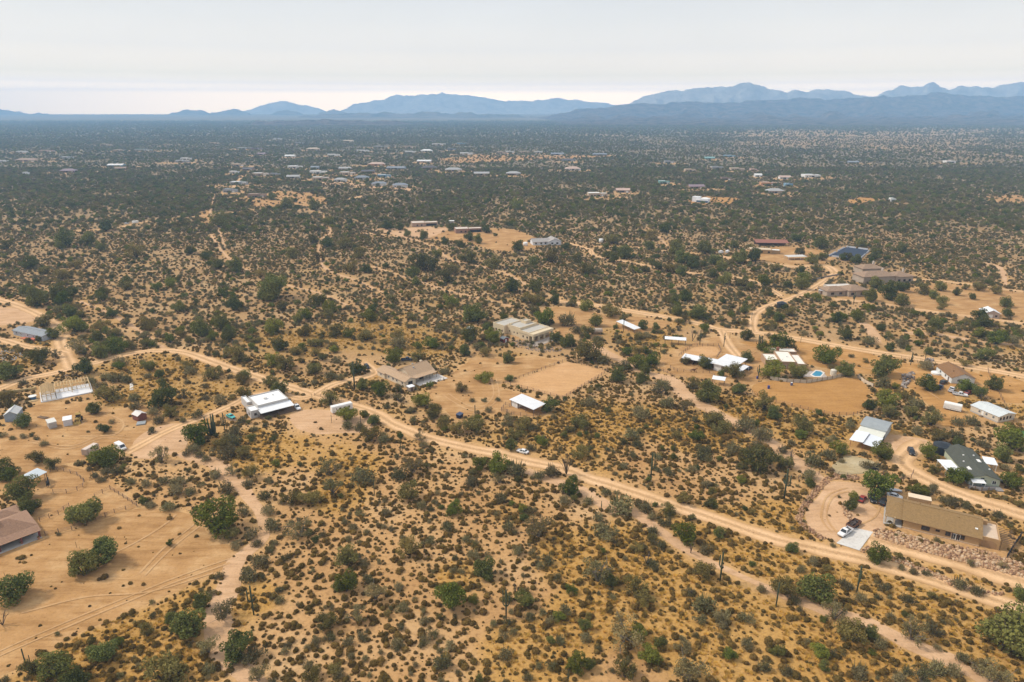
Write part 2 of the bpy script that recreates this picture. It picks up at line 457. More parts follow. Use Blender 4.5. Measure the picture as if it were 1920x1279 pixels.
FAR = [  # u, base v, width px, wall, roof colour, roof type
(439,326,17,'white','white','flat'),(445,312,25,'tan','tan','flat'),(465,320,20,'brown','dark','gable'),(552,316,26,'white','white','flat'),(590,317,15,'slate','slate','gable'),(487,330,28,'tan','white','flat'),(515,330,17,'grey','slate','flat'),(549,335,23,'grey','grey','gable'),(596,326,31,'white','white','flat'),(600,338,30,'tan','white','flat'),(637,341,22,'white','grey','hip'),(677,337,25,'grey','slate','hip'),(646,319,22,'tan','grey','gable'),(650,328,28,'tan','white','flat'),(690,325,24,'brown','dark','gable'),(720,333,24,'blue','white','flat'),(710,349,26,'white','slate','hip'),(750,352,27,'white','slate','hip'),(705,311,30,'orange','pink','hip'),(742,318,34,'slate','slate','gable'),
(543,295,18,'white','white','gable'),(490,291,14,'purple','purple','gable'),(586,282,24,'tan','tan','hip'),(480,281,20,'purple','dark','flat'),(457,280,25,'grey','white','flat'),(400,270,16,'tan','tan','flat'),(347,300,18,'white','white','flat'),(313,273,16,'tan','tan','flat'),(653,266,18,'tan','tan','gable'),(625,293,22,'white','white','flat'),(680,285,22,'white','white','flat'),(712,277,26,'grey','grey','flat'),(767,277,26,'tan','tan','flat'),
(804,318,28,'brown','dark','hip'),(850,322,30,'tan','grey','hip'),(903,329,28,'tan','grey','gable'),(962,329,26,'brown','grey','hip'),(795,305,26,'pink','white','gable'),(799,285,21,'white','white','hip'),(823,272,26,'white','tan','flat'),(865,271,17,'blue','white','flat'),(875,290,25,'white','white','flat'),(847,282,16,'slate','dark','flat'),(956,287,16,'white','white','flat'),(1010,287,15,'white','white','flat'),(1045,291,24,'slate','slate','gable'),(1067,303,24,'slate','dark','gable'),(1075,320,28,'white','pink','hip'),(1125,292,25,'slate','slate','gable'),(1122,369,36,'tan','white','flat'),(1168,361,25,'brown','pink','gable'),
(1370,295,20,'blue','white','flat'),(1331,299,18,'teal','teal','gable'),(1255,306,18,'grey','slate','flat'),(1246,345,20,'teal','white','flat'),(1307,354,28,'brown','purple','gable'),(1346,317,22,'grey','slate','flat'),(1384,320,26,'tan','tan','flat'),(1414,321,13,'pink','tan','flat'),(1472,336,20,'white','pink','gable'),(1525,333,32,'white','white','flat'),(1422,332,13,'white','white','gable'),(1441,348,28,'orange','pink','flat'),(1455,363,31,'tan','grey','hip'),(1480,350,15,'blue','white','flat'),(1362,338,18,'brown','dark','flat'),
(1600,307,18,'slate','slate','gable'),(1787,306,24,'white','pink','flat'),(50,303,42,'pink','brown','hip'),(123,298,20,'grey','white','flat'),(40,287,20,'white','white','flat'),(215,313,28,'blue','white','gable'),(125,324,26,'purple','purple','hip'),(268,283,32,'grey','teal','flat'),(222,284,18,'tan','tan','flat'),(47,328,9,'white','white','flat'),(197,273,18,'tan','tan','flat'),(225,319,20,'brown','brown','gable'),(85,285,24,'pink','tan','flat'),(5,305,14,'white','white','flat'),(1675,379,10,'white','white','flat'),(520,262,14,'white','grey','flat'),(560,270,14,'grey','grey','flat'),(770,287,22,'white','white','flat'),(690,296,16,'tan','tan','flat'),(1295,322,20,'tan','tan','flat'),
(480,371,32,'brown','brown','flat'),(430,361,24,'grey','slate','flat'),(445,347,30,'grey','white','flat'),(340,305,24,'grey','white','flat'),(940,288,18,'tan','tan','flat'),(985,287,16,'tan','white','flat'),
]

FAR_SPOT = [(*G(f[0], f[1])[:2], f[2] / pxm(f[1])) for f in FAR]
def house_clearing(P):
    s = np.zeros(len(P))
    w = vnoise(P, 14, 33, 3)
    for x, y, W in FAR_SPOT:
        k = np.where((np.abs(P[:, 0] - x) < 110) & (np.abs(P[:, 1] - y) < 70))[0]
        if len(k) == 0: continue
        q = np.hypot((P[k, 0] - x) / (W * 1.4), (P[k, 1] - y + 6) / 30) + (w[k] - .5) * 1.1
        s[k] = np.maximum(s[k], np.clip(1.6 - q, 0, 1))
    return s
# zones where dry yellow grass is thick (photo pixels: centre, radius m)
GRASS_SPOTS = [((1640,1180),20),((1780,1180),18),((1560,1200),22),((1850,1150),16),((1450,1020),18),((1350,1000),14),((1240,1080),16),((1150,1030),14),((1480,970),12),
 ((620,930),9),((480,1120),8),((320,1180),18),((230,1240),16),((1100,1150),10),((1280,1130),14),((1330,1250),9),((500,860),16),((460,830),14),((640,870),10),
 ((560,640),26),((700,620),26),((800,640),22),((300,690),22),((350,740),18),((250,740),12),((1100,790),20),((1280,800),20),((1500,790),24),((1400,770),14),((1620,800),10),
 ((1210,640),22),((1290,600),20),((40,680),14),((70,650),12),((1850,560),26),((1780,560),22),((1500,520),22),((950,970),10),((1040,1040),8),((860,1080),8),((1000,1230),9),((1740,740),18),((1880,740),18)]
GS = np.array([[*G(*c)[:2], r] for c, r in GRASS_SPOTS])
def grassiness(P):
    g = vnoise(P, 26, 5) * 1.1 - 0.56
    for x, y, r in GS:
        d = np.hypot(P[:, 0] - x, P[:, 1] - y)
        g += 0.75 * np.exp(-(d / r) ** 2)
    return np.clip(g, 0, 1) * np.clip((900 - P[:, 1]) / 400, 0.0, 1)

def low_mask(P):
    d = seg_dist(P, np.vstack([LOW, LOW[:1]])); d = np.where(inside(P, LOW), -d, d)
    return np.clip(.45 - d / 700 + (vnoise(P, 420, 44, 4) - .5) * 2.6, 0, 1) * (P[:, 1] > 1500)
SPARSE = [np.array([G(u, v)[:2] for u, v in p]) for p in (
  [(145,692),(250,670),(350,670),(450,704),(560,736),(460,742),(350,785),(262,756),(215,768),(140,745)],
  [(470,650),(560,612),(700,600),(850,625),(820,662),(700,690),(600,700),(520,690)],
  [(535,808),(600,820),(690,816),(660,850),(580,875),(520,845)],
  [(840,690),(885,660),(960,650),(1060,660),(1060,676),(950,700),(880,720)],
  [(1030,585),(1200,596),(1310,612),(1300,640),(1200,625),(1060,640)])]
LOW = np.array([G(u, v)[:2] for u, v in [(1250,247),(1500,243),(1930,241),(2100,250),(2100,288),(1700,286),(1400,270),(1250,263)]])
# ------------------------------------------------------------------ ground
def ground_material():
    m, nt, b, N, L = new_mat('desert_soil')
    geo = N('ShaderNodeNewGeometry'); pos = geo.outputs['Position']
    a1 = N('ShaderNodeAttribute'); a1.attribute_name = 'bare'
    a2 = N('ShaderNodeAttribute'); a2.attribute_name = 'grass'
    a3 = N('ShaderNodeAttribute'); a3.attribute_name = 'cover'
    big = noise_node(nt, 0.03, 5, 0.6, pos)
    soil = ramp_node(nt, [(0.40, 0.222, 0.090), (0.48, 0.282, 0.122), (0.55, 0.36, 0.185)], [0.3, 0.5, 0.72]); L(big.outputs['Fac'], soil.inputs[0])
    fine = noise_node(nt, 0.9, 6, 0.7, pos)
    fr = ramp_node(nt, [(0.50, 0.47, 0.42), (0.97, 0.97, 0.97), (1.14, 1.12, 1.08)], [0.30, 0.5, 0.72]); L(fine.outputs['Fac'], fr.inputs[0])
    # dry grass litter
    gn = noise_node(nt, 1.6, 6, 0.75, pos)
    gcol = ramp_node(nt, [(0.22, 0.115, 0.025), (0.42, 0.23, 0.045), (0.56, 0.34, 0.08)], [0.3, 0.5, 0.72]); L(gn.outputs['Fac'], gcol.inputs[0])
    gm = noise_node(nt, 0.22, 5, 0.7, pos)
    ga = N('ShaderNodeMath'); ga.operation = 'MULTIPLY_ADD'; ga.inputs[1].default_value = 1.9; L(a2.outputs['Fac'], ga.inputs[0])
    gs = N('ShaderNodeMath'); gs.operation = 'SUBTRACT'; gs.inputs[1].default_value = 0.62; L(gm.outputs['Fac'], gs.inputs[0])
    L(gs.outputs[0], ga.inputs[2])
    gmul = N('ShaderNodeMapRange'); gmul.inputs['From Min'].default_value = 0.0; gmul.inputs['From Max'].default_value = 0.6; gmul.inputs['To Max'].default_value = 0.62
    L(ga.outputs[0], gmul.inputs['Value'])
    mx = N('ShaderNodeMix'); mx.data_type = 'RGBA'; L(gmul.outputs[0], mx.inputs['Factor']); L(soil.outputs[0], mx.inputs[6]); L(gcol.outputs[0], mx.inputs[7])
    # bare sand beside the tracks
    bn = N('ShaderNodeMath'); bn.operation = 'ADD'
    bsub = N('ShaderNodeMath'); bsub.operation = 'MULTIPLY_ADD'; bsub.inputs[1].default_value = 1.2; bsub.inputs[2].default_value = -0.6
    L(gm.outputs['Fac'], bsub.inputs[0]); L(bsub.outputs[0], bn.inputs[0]); L(a1.outputs['Fac'], bn.inputs[1]); bn.use_clamp = True
    bm = N('ShaderNodeMath'); bm.operation = 'MULTIPLY'; L(bn.outputs[0], bm.inputs[0]); L(a1.outputs['Fac'], bm.inputs[1])
    m3 = N('ShaderNodeMix'); m3.data_type = 'RGBA'; L(bm.outputs[0], m3.inputs['Factor']); L(mx.outputs[2], m3.inputs[6]); m3.inputs[7].default_value = (0.52, 0.315, 0.14, 1)
    # far scrub cover that is too small to tell apart
    cn = noise_node(nt, 0.05, 8, 0.8, pos)
    cn2 = noise_node(nt, 0.0022, 5, 0.6, pos)
    ccol = ramp_node(nt, [(0.15, 0.128, 0.078), (0.21, 0.165, 0.10), (0.27, 0.195, 0.115), (0.38, 0.265, 0.155)], [0.36, 0.50, 0.60, 0.72]); 
    cadd = N('ShaderNodeMath'); cadd.operation = 'MULTIPLY_ADD'; cadd.inputs[1].default_value = 0.55
    csub = N('ShaderNodeMath'); csub.operation = 'SUBTRACT'; csub.inputs[1].default_value = 0.30
    L(cn2.outputs['Fac'], csub.inputs[0]); L(csub.outputs[0], cadd.inputs[0]); L(cn.outputs['Fac'], cadd.inputs[2])
    csb2 = N('ShaderNodeMath'); csb2.operation = 'SUBTRACT'; csb2.inputs[1].default_value = 0.11; L(cadd.outputs[0], csb2.inputs[0])
    L(csb2.outputs[0], ccol.inputs[0])
    m4 = N('ShaderNodeMix'); m4.data_type = 'RGBA'; L(a3.outputs['Fac'], m4.inputs['Factor']); L(m3.outputs[2], m4.inputs[6]); L(ccol.outputs[0], m4.inputs[7])
    mul = N('ShaderNodeMix'); mul.data_type = 'RGBA'; mul.blend_type = 'MULTIPLY'; mul.inputs['Factor'].default_value = 0.8
    L(m4.outputs[2], mul.inputs[6]); L(fr.outputs[0], mul.inputs[7])
    L(mul.outputs[2], b.inputs['Base Color'])
    b.inputs['Roughness'].default_value = 1.0; b.inputs['Specular IOR Level'].default_value = 0.05
    bp = N('ShaderNodeBump'); bp.inputs['Strength'].default_value = 0.5; bp.inputs['Distance'].default_value = 0.25
    bnz = noise_node(nt, 0.8, 6, 0.65, pos); L(bnz.outputs['Fac'], bp.inputs['Height']); L(bp.outputs[0], b.inputs['Normal'])
    return m

def grow(a, b, step, g):
    out = [a]; s = step
    while out[-1] < b:
        out.append(min(b, out[-1] + s)); s *= g
    return out
def build_ground():
    xs = np.arange(-340, 340.1, 2.6)
    right = np.array(grow(340, 26000, 3, 1.12)[1:])
    xs = np.concatenate([-right[::-1], xs, right])
    ys = np.arange(90, 640, 2.6)
    ys = np.concatenate([[-1500, -900, -500, -250, -100, 0, 40, 70], ys, np.arange(640, 1900, 7), np.array(grow(1900, 12000, 9, 1.06)), [12600, 16500]])
    nx, ny = len(xs), len(ys)
    X, Y = np.meshgrid(xs, ys)
    P = np.stack([X.ravel(), Y.ravel()], 1)
    co = np.zeros((len(P), 3), np.float32); co[:, :2] = P; co[:, 2] = np.interp(P[:, 1], [6000, 12000, 12600, 16500], [0, 25, 15, -70])
    i = (np.arange(ny - 1)[:, None] * nx + np.arange(nx - 1)[None, :]).ravel()
    quads = np.stack([i, i + 1, i + nx + 1, i + nx], 1).astype(np.int32)
    me = bpy.data.meshes.new('ground')
    me.vertices.add(len(co)); me.vertices.foreach_set('co', co.ravel())
    me.loops.add(quads.size); me.loops.foreach_set('vertex_index', quads.ravel())
    me.polygons.add(len(quads)); me.polygons.foreach_set('loop_start', np.arange(0, quads.size, 4, dtype=np.int32))
    d = bare_distance(P)
    bare = np.clip(1 - d / 4.5, 0, 1) ** 1.3
    gr = grassiness(P); hc = house_clearing(P)
    bare = np.maximum(bare, hc)
    cover = (1 - .85 * hc) * np.clip((P[:, 1] - 230) / 1500, 0, 1) ** 0.55 * np.clip(d / 6.0, 0, 1) * (1 - .5 * low_mask(P))
    for nm, val in (('bare', bare), ('grass', gr), ('cover', cover)):
        a = me.attributes.new(nm, 'FLOAT', 'POINT'); a.data.foreach_set('value', val.astype(np.float32))
    me.materials.append(ground_material()); me.update(); me.validate()
    o = inst('ground', me); tag(o, 'sandy desert plain of tan soil and dry grass running to the horizon', kind='structure')
build_ground()

def sand_mat(name, c0, c1, c2, tracks=0.0, streak=0.0, rot=0.0):
    m, nt, b, N, L = new_mat(name)
    geo = N('ShaderNodeNewGeometry'); pos = geo.outputs['Position']
    n1 = noise_node(nt, 0.10, 6, 0.65, pos)
    r = ramp_node(nt, [c0, c1, c2], [0.32, 0.5, 0.68]); L(n1.outputs['Fac'], r.inputs[0])
    col = r.outputs[0]
    n2 = noise_node(nt, 1.3, 5, 0.7, pos)
    r2 = ramp_node(nt, [(0.72, 0.71, 0.70), (1, 1, 1), (1.08, 1.07, 1.05)], [0.28, 0.5, 0.75]); L(n2.outputs['Fac'], r2.inputs[0])
    mu = N('ShaderNodeMix'); mu.data_type = 'RGBA'; mu.blend_type = 'MULTIPLY'; mu.inputs['Factor'].default_value = 0.75
    L(col, mu.inputs[6]); L(r2.outputs[0], mu.inputs[7]); col = mu.outputs[2]
    ns = noise_node(nt, 1.7, 2, 0.5, pos); rs = ramp_node(nt, [(1, 1, 1), (1, 1, 1), (0.52, 0.46, 0.38)], [0.0, 0.66, 0.76]); L(ns.outputs['Fac'], rs.inputs[0])
    ms = N('ShaderNodeMix'); ms.data_type = 'RGBA'; ms.blend_type = 'MULTIPLY'; ms.inputs['Factor'].default_value = 0.8
    L(col, ms.inputs[6]); L(rs.outputs[0], ms.inputs[7]); col = ms.outputs[2]
    if streak:   # tyre tracks and drag marks across the open lots
        mp = N('ShaderNodeMapping'); mp.inputs['Rotation'].default_value = (0, 0, rot); mp.inputs['Scale'].default_value = (0.07, 0.55, 1)
        L(pos, mp.inputs['Vector'])
        n3 = noise_node(nt, 1.0, 4, 0.6, mp.outputs[0], 0.6)
        r3 = ramp_node(nt, [(0.74, 0.70, 0.64), (1, 1, 1), (1.06, 1.06, 1.06)], [0.36, 0.52, 0.7]); L(n3.outputs['Fac'], r3.inputs[0])
        m3 = N('ShaderNodeMix'); m3.data_type = 'RGBA'; m3.blend_type = 'MULTIPLY'; m3.inputs['Factor'].default_value = streak
        L(col, m3.inputs[6]); L(r3.outputs[0], m3.inputs[7]); col = m3.outputs[2]
    if tracks:   # paler wheel lanes along a road, darker middle and verges
        at = N('ShaderNodeAttribute'); at.attribute_name = 'across'
        ab = N('ShaderNodeMath'); ab.operation = 'ABSOLUTE'; L(at.outputs['Fac'], ab.inputs[0])
        nj = N('ShaderNodeMath'); nj.operation = 'MULTIPLY_ADD'; nj.inputs[1].default_value = 0.5; L(n2.outputs['Fac'], nj.inputs[0])
        sj = N('ShaderNodeMath'); sj.operation = 'SUBTRACT'; sj.inputs[1].default_value = 0.25; L(ab.outputs[0], sj.inputs[0]); L(sj.outputs[0], nj.inputs[2])
        r4 = ramp_node(nt, [(0.74, 0.71, 0.66), (1.10, 1.11, 1.12), (0.98, 0.97, 0.95), (0.74, 0.69, 0.60)], [0.06, 0.42, 0.68, 1.0]); L(nj.outputs[0], r4.inputs[0])
        m5 = N('ShaderNodeMix'); m5.data_type = 'RGBA'; m5.blend_type = 'MULTIPLY'; m5.inputs['Factor'].default_value = tracks
        L(col, m5.inputs[6]); L(r4.outputs[0], m5.inputs[7]); col = m5.outputs[2]
    L(col, b.inputs['Base Color'])
    b.inputs['Roughness'].default_value = 1.0; b.inputs['Specular IOR Level'].default_value = 0.05
    bp = N('ShaderNodeBump'); bp.inputs['Strength'].default_value = 0.4; bp.inputs['Distance'].default_value = 0.12
    L(n2.outputs['Fac'], bp.inputs['Height']); L(bp.outputs[0], b.inputs['Normal'])
    return m
SAND = {
 0: sand_mat('wash_sand', (0.49, 0.30, 0.16), (0.55, 0.345, 0.195), (0.60, 0.39, 0.23), streak=0.6, rot=0.9),
 1: sand_mat('road_dirt', (0.56, 0.35, 0.18), (0.62, 0.395, 0.21), (0.67, 0.435, 0.245), tracks=1.0),
 2: sand_mat('yard_sand', (0.36, 0.198, 0.078), (0.43, 0.245, 0.102), (0.52, 0.325, 0.155), streak=0.75, rot=-0.55),
 3: sand_mat('orange_sand', (0.38, 0.20, 0.065), (0.44, 0.235, 0.08), (0.51, 0.29, 0.115), streak=0.6, rot=-0.3),
 4: sand_mat('arena_sand', (0.50, 0.285, 0.125), (0.54, 0.315, 0.145), (0.58, 0.35, 0.175), streak=0.35, rot=0.7),
 5: sand_mat('grey_sand', (0.36, 0.27, 0.14), (0.42, 0.33, 0.19), (0.48, 0.40, 0.26), streak=0.3),
 9: sand_mat('track_sand', (0.43, 0.25, 0.11), (0.49, 0.295, 0.14), (0.54, 0.345, 0.175)),
 7: sand_mat('brown_arena_sand', (0.37, 0.19, 0.06), (0.41, 0.215, 0.07), (0.45, 0.245, 0.085), streak=0.4, rot=0.2),
 6: sand_mat('concrete', (0.50, 0.47, 0.42), (0.56, 0.53, 0.49), (0.62, 0.60, 0.56)),
}
STRUCT_WORDS = {'dirt_road': 'pale tan graded dirt road with wheel tracks', 'sandy_wash': 'narrow sandy wash winding between the shrubs', 'tyre_track': 'faint pale wheel track across a bare yard'}
def ragged(n, amp):
    a = rng.normal(0, 1, n)
    k = np.array([.1, .25, .3, .25, .1]); a = np.convolve(np.pad(a, 2, mode='wrap'), k, 'valid')
    return a * amp
def build_sheets():
    z = 0.012
    order = [r for r in ROAD_WORLD if r[3] == 'sandy_wash'] + [r for r in ROAD_WORLD if r[3] == 'dirt_road']
    def strip(line, hw, tone, nm, z):
        n = len(line)
        t = np.gradient(line, axis=0); t /= np.maximum(np.hypot(t[:, 0], t[:, 1]), 1e-6)[:, None]
        nrm = np.stack([-t[:, 1], t[:, 0]], 1)
        wl = hw * (1 + ragged(n, {0: .3, 9: .5}.get(tone, .17))); wr = hw * (1 + ragged(n, {0: .3, 9: .5}.get(tone, .17)))
        if tone == 0:
            wv = 1 + 0.45 * np.sin(np.arange(n) * 0.13 + hw * 3) * np.sin(np.arange(n) * 0.047)
            wl *= wv; wr *= wv
        cols = [-1, -0.5, 0, 0.5, 1]
        V = np.zeros((n, 5, 3), np.float32)
        for j, c in enumerate(cols):
            off = np.where(c < 0, c * wl, c * wr)
            V[:, j, :2] = line + nrm * off[:, None]
        V[:, :, 2] = z
        i = (np.arange(n - 1)[:, None] * 5 + np.arange(4)[None]).ravel()
        q = np.stack([i, i + 1, i + 6, i + 5], 1)
        me = bpy.data.meshes.new(nm); me.from_pydata(V.reshape(-1, 3).tolist(), [], q.tolist())
        a = me.attributes.new('across', 'FLOAT', 'POINT'); a.data.foreach_set('value', np.tile(np.array(cols, np.float32), n))
        me.materials.append(SAND[tone]); me.update()
        tag(inst(nm, me), STRUCT_WORDS[nm], kind='structure')
    def area(poly, tone, nm, z):
        pts = []
        n = len(poly)
        for i in range(n):
            a, b = poly[i], poly[(i + 1) % n]
            k = max(1, int(np.hypot(*(b - a)) / 2.2))
            for s in range(k): pts.append(a + (b - a) * s / k)
        pts = np.array(pts)
        if tone != 6 and len(pts) > 8:
            for _ in range(3): pts = (np.roll(pts, 1, 0) + pts * 2 + np.roll(pts, -1, 0)) / 4
            amp = 0.25 if tone in (4, 7) else 1.1
            t = np.roll(pts, -1, 0) - np.roll(pts, 1, 0); t /= np.maximum(np.hypot(t[:, 0], t[:, 1]), 1e-6)[:, None]
            pts = pts + np.stack([-t[:, 1], t[:, 0]], 1) * ragged(len(pts), amp)[:, None]
        mb = MB(); mb.poly([(x, y, z) for x, y in pts]); o = mb.build(nm, SAND[tone])
        lab = {0: 'pale sandy turning area', 2: 'tan bare sandy yard', 3: 'orange-tan bare yard', 4: 'smooth raked sand riding arena', 7: 'rounded brown raked riding arena', 5: 'greyish bare paddock', 6: 'pale concrete driveway pad'}[tone]
        tag(o, lab + ' on the desert floor', kind='structure')
    zz = 0.012
    for poly, tone, nm in AREA_WORLD:
        if nm == 'sandy_yard': area(poly, tone, nm, zz); zz += 0.0015
    for r in order: strip(r[0], r[1], r[2], r[3], zz); zz += 0.0015
    for r in ROAD_WORLD:
        if r[3] == 'tyre_track': strip(r[0], r[1], r[2], r[3], zz); zz += 0.0015
    for poly, tone, nm in AREA_WORLD:
        if nm != 'sandy_yard': area(poly, tone, nm, zz); zz += 0.0015
build_sheets()

# ------------------------------------------------------------------ mountains
def mountain_mat(name, lo, hi, sc):
    m, nt, b, N, L = new_mat(name)
    geo = N('ShaderNodeNewGeometry')
    n = noise_node(nt, sc, 7, 0.7, geo.outputs['Position'])
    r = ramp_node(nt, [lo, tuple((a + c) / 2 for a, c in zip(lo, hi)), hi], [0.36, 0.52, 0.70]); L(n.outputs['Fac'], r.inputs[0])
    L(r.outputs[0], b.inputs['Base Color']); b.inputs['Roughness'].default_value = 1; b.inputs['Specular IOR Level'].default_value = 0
    bp = N('ShaderNodeBump'); bp.inputs['Strength'].default_value = 0.9; bp.inputs['Distance'].default_value = 120
    n2 = noise_node(nt, sc * 1.5, 6, 0.65, geo.outputs['Position']); L(n2.outputs['Fac'], bp.inputs['Height']); L(bp.outputs[0], b.inputs['Normal'])
    return m
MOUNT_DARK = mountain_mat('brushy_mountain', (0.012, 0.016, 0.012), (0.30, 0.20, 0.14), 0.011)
MOUNT_HAZE_PALE = mountain_mat('haze_pale_mountain', (0.30, 0.25, 0.20), (0.66, 0.58, 0.48), 0.005)  # rock colour lightened to carry the paleness of distant haze
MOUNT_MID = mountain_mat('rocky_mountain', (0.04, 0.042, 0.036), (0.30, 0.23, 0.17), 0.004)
def mountain(name, sky, D, half, m, label, rough=0.5, step=4, base=0.0, front=None):
    if D > 13500: base = -100.0
    us = np.arange(sky[0][0], sky[-1][0] + .1, step)
    vs = np.interp(us, [s[0] for s in sky], [s[1] for s in sky])
    ridge = np.array([at_depth(u, v, D) for u, v in zip(us, vs)])
    ridge[:, 2] += (vnoise(np.stack([us, us * 0 + D], 1), 18, 3, 5) - .5) * 110 * D / 16000
    # taper the ends into the plain
    front = front or half
    S = np.concatenate([-np.linspace(1, 0, 44)[:-1] * front, np.linspace(0, 1, 8) * half])
    P = np.array([[x, D + s] for s in S for x in ridge[:, 0]])
    nz = vnoise(P * np.array([1.0, .38]), half * 0.20, 11, 6); rg = np.abs(nz * 2 - 1)
    rows = []
    for j, s in enumerate(S):
        k = abs(s) / (front if s < 0 else half)
        prof = (1 - k) ** 1.1
        r = rg[j * len(us):(j + 1) * len(us)]
        q = nz[j * len(us):(j + 1) * len(us)]
        amp = min(1.0, k * 5) * (1 - k * 0.5)
        z = base + (ridge[:, 2] - base) * prof * (1 - amp * rough * np.clip(1.9 * (1 - r) ** 1.5 * (.35 + q), 0, 1.25)) - (3 if k > .98 else 0)
        rows.append(np.stack([ridge[:, 0] * (1 + s / D * .6), np.full(len(us), D + s), z], 1))
    V = np.concatenate(rows); nx = len(us)
    i = (np.arange(len(S) - 1)[:, None] * nx + np.arange(nx - 1)[None]).ravel()
    q = np.stack([i, i + 1, i + nx + 1, i + nx], 1)
    me = bpy.data.meshes.new(name); me.from_pydata(V.tolist(), [], q.tolist()); me.materials.append(m); me.update()
    me.polygons.foreach_set('use_smooth', [True] * len(me.polygons))
    tag(inst(name, me), label, kind='structure')
    return V[:, 2].max()
mountain('mountain_range', [(440,213),(460,207),(490,198),(510,193),(525,188),(540,192),(560,197),(600,205),(630,212)], 14600, 1100, MOUNT_HAZE_PALE, 'pale isolated peak on the horizon left of the long ridge', 0.3)
mountain('mountain_range', [(610,216),(640,206),(660,198),(690,190),(720,186),(745,179),(770,177),(830,174),(850,178),(880,179),(905,183),(950,190),(1000,190),(1020,187),(1050,185),(1075,187),(1100,189),(1150,196),(1200,200),(1260,208)], 14300, 1900, MOUNT_HAZE_PALE, 'long pale blue mountain ridge at the middle of the horizon', 0.35)
mountain('mountain_range', [(1120,212),(1170,199),(1190,190),(1215,178),(1240,171),(1300,166),(1345,163),(1380,160),(1405,153),(1420,160),(1445,170),(1470,172),(1490,170),(1520,172),(1545,168),(1565,167),(1590,171),(1620,178),(1645,180),(1665,171),(1685,161),(1710,166),(1730,161),(1748,155),(1765,160),(1780,166),(1830,160),(1860,166),(1900,158),(1920,154),(1960,150),(2040,160),(2140,190)], 10800, 1700, MOUNT_HAZE_PALE, 'blue mountain chain with sharp peaks behind the darker foothills', 0.6)
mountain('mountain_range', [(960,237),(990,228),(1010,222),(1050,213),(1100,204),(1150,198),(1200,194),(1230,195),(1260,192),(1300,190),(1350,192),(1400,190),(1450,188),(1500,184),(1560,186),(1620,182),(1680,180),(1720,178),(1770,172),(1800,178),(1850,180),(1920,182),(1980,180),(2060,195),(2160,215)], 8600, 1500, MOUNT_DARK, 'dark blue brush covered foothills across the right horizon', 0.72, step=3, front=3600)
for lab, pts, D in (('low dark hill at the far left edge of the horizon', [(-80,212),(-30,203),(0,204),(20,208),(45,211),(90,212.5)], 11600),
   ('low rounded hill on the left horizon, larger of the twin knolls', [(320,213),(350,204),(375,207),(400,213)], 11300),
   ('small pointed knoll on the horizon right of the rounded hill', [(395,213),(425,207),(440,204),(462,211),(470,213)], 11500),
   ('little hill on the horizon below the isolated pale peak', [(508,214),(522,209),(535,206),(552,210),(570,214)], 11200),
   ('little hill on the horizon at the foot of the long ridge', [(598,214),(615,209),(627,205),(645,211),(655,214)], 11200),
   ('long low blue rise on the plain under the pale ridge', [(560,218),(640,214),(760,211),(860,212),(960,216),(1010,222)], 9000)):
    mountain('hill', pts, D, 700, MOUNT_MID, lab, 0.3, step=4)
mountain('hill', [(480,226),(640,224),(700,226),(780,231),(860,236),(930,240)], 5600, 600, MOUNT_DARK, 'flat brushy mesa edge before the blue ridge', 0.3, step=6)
# ------------------------------------------------------------------ vegetation prototypes (unit width crowns)
LEAF = {
 'd': leaf_mat('mesquite_leaf', (0.064, 0.082, 0.025), (0.18, 0.20, 0.058)),
 'g': leaf_mat('palo_verde_leaf', (0.070, 0.094, 0.018), (0.185, 0.215, 0.042)),
 'o': leaf_mat('ironwood_leaf', (0.088, 0.086, 0.028), (0.215, 0.195, 0.066)),
 'y': leaf_mat('thorn_leaf', (0.105, 0.10, 0.042), (0.245, 0.225, 0.105)),
 'c': leaf_mat('creosote_leaf', (0.088, 0.082, 0.038), (0.25, 0.225, 0.10), alt=(0.25, 0.19, 0.10)),
 'b': leaf_mat('bursage_leaf', (0.092, 0.062, 0.018), (0.235, 0.165, 0.050), alt=(0.245, 0.145, 0.046)),
 's': leaf_mat('dry_grass_blade', (0.34, 0.20, 0.045), (0.66, 0.43, 0.10), alt=(0.60, 0.36, 0.08), trans=0.3),
}
BARK = mat('bark', (0.085, 0.062, 0.045), 0.95, 0.3, 6)
PALE_BARK = mat('grey_bark', (0.20, 0.17, 0.14), 0.95, 0.3, 6)

def leaf_cloud(R, lobes, n, size, aspect=0.6, out=0.55, shell=0.35, zmin=0.03, up=0.0):
    c = np.array([l[0] for l in lobes]); r = np.array([l[1] for l in lobes])
    w = r.prod(1) ** (2 / 3.); w /= w.sum()
    k = R.choice(len(lobes), n, p=w)
    d = R.normal(size=(n, 3)); d /= np.linalg.norm(d, axis=1)[:, None]
    rad = 1 - shell * R.random(n) ** 1.5
    p = c[k] + d * r[k] * rad[:, None]
    ok = p[:, 2] > zmin; p, d = p[ok], d[ok]; n = len(p)
    nrm = d * out + R.normal(size=(n, 3)) * (1 - out) + np.array([0, 0, up]); nrm /= np.linalg.norm(nrm, axis=1)[:, None]
    a = np.cross(nrm, R.normal(size=(n, 3))); a /= np.linalg.norm(a, axis=1)[:, None]
    b = np.cross(nrm, a)
    s = size * (0.6 + 0.8 * R.random(n))
    V = np.stack([p - a * s[:, None], p + b * (s * aspect)[:, None], p + a * s[:, None], p - b * (s * aspect)[:, None]], 1)
    return V, R.random(n)

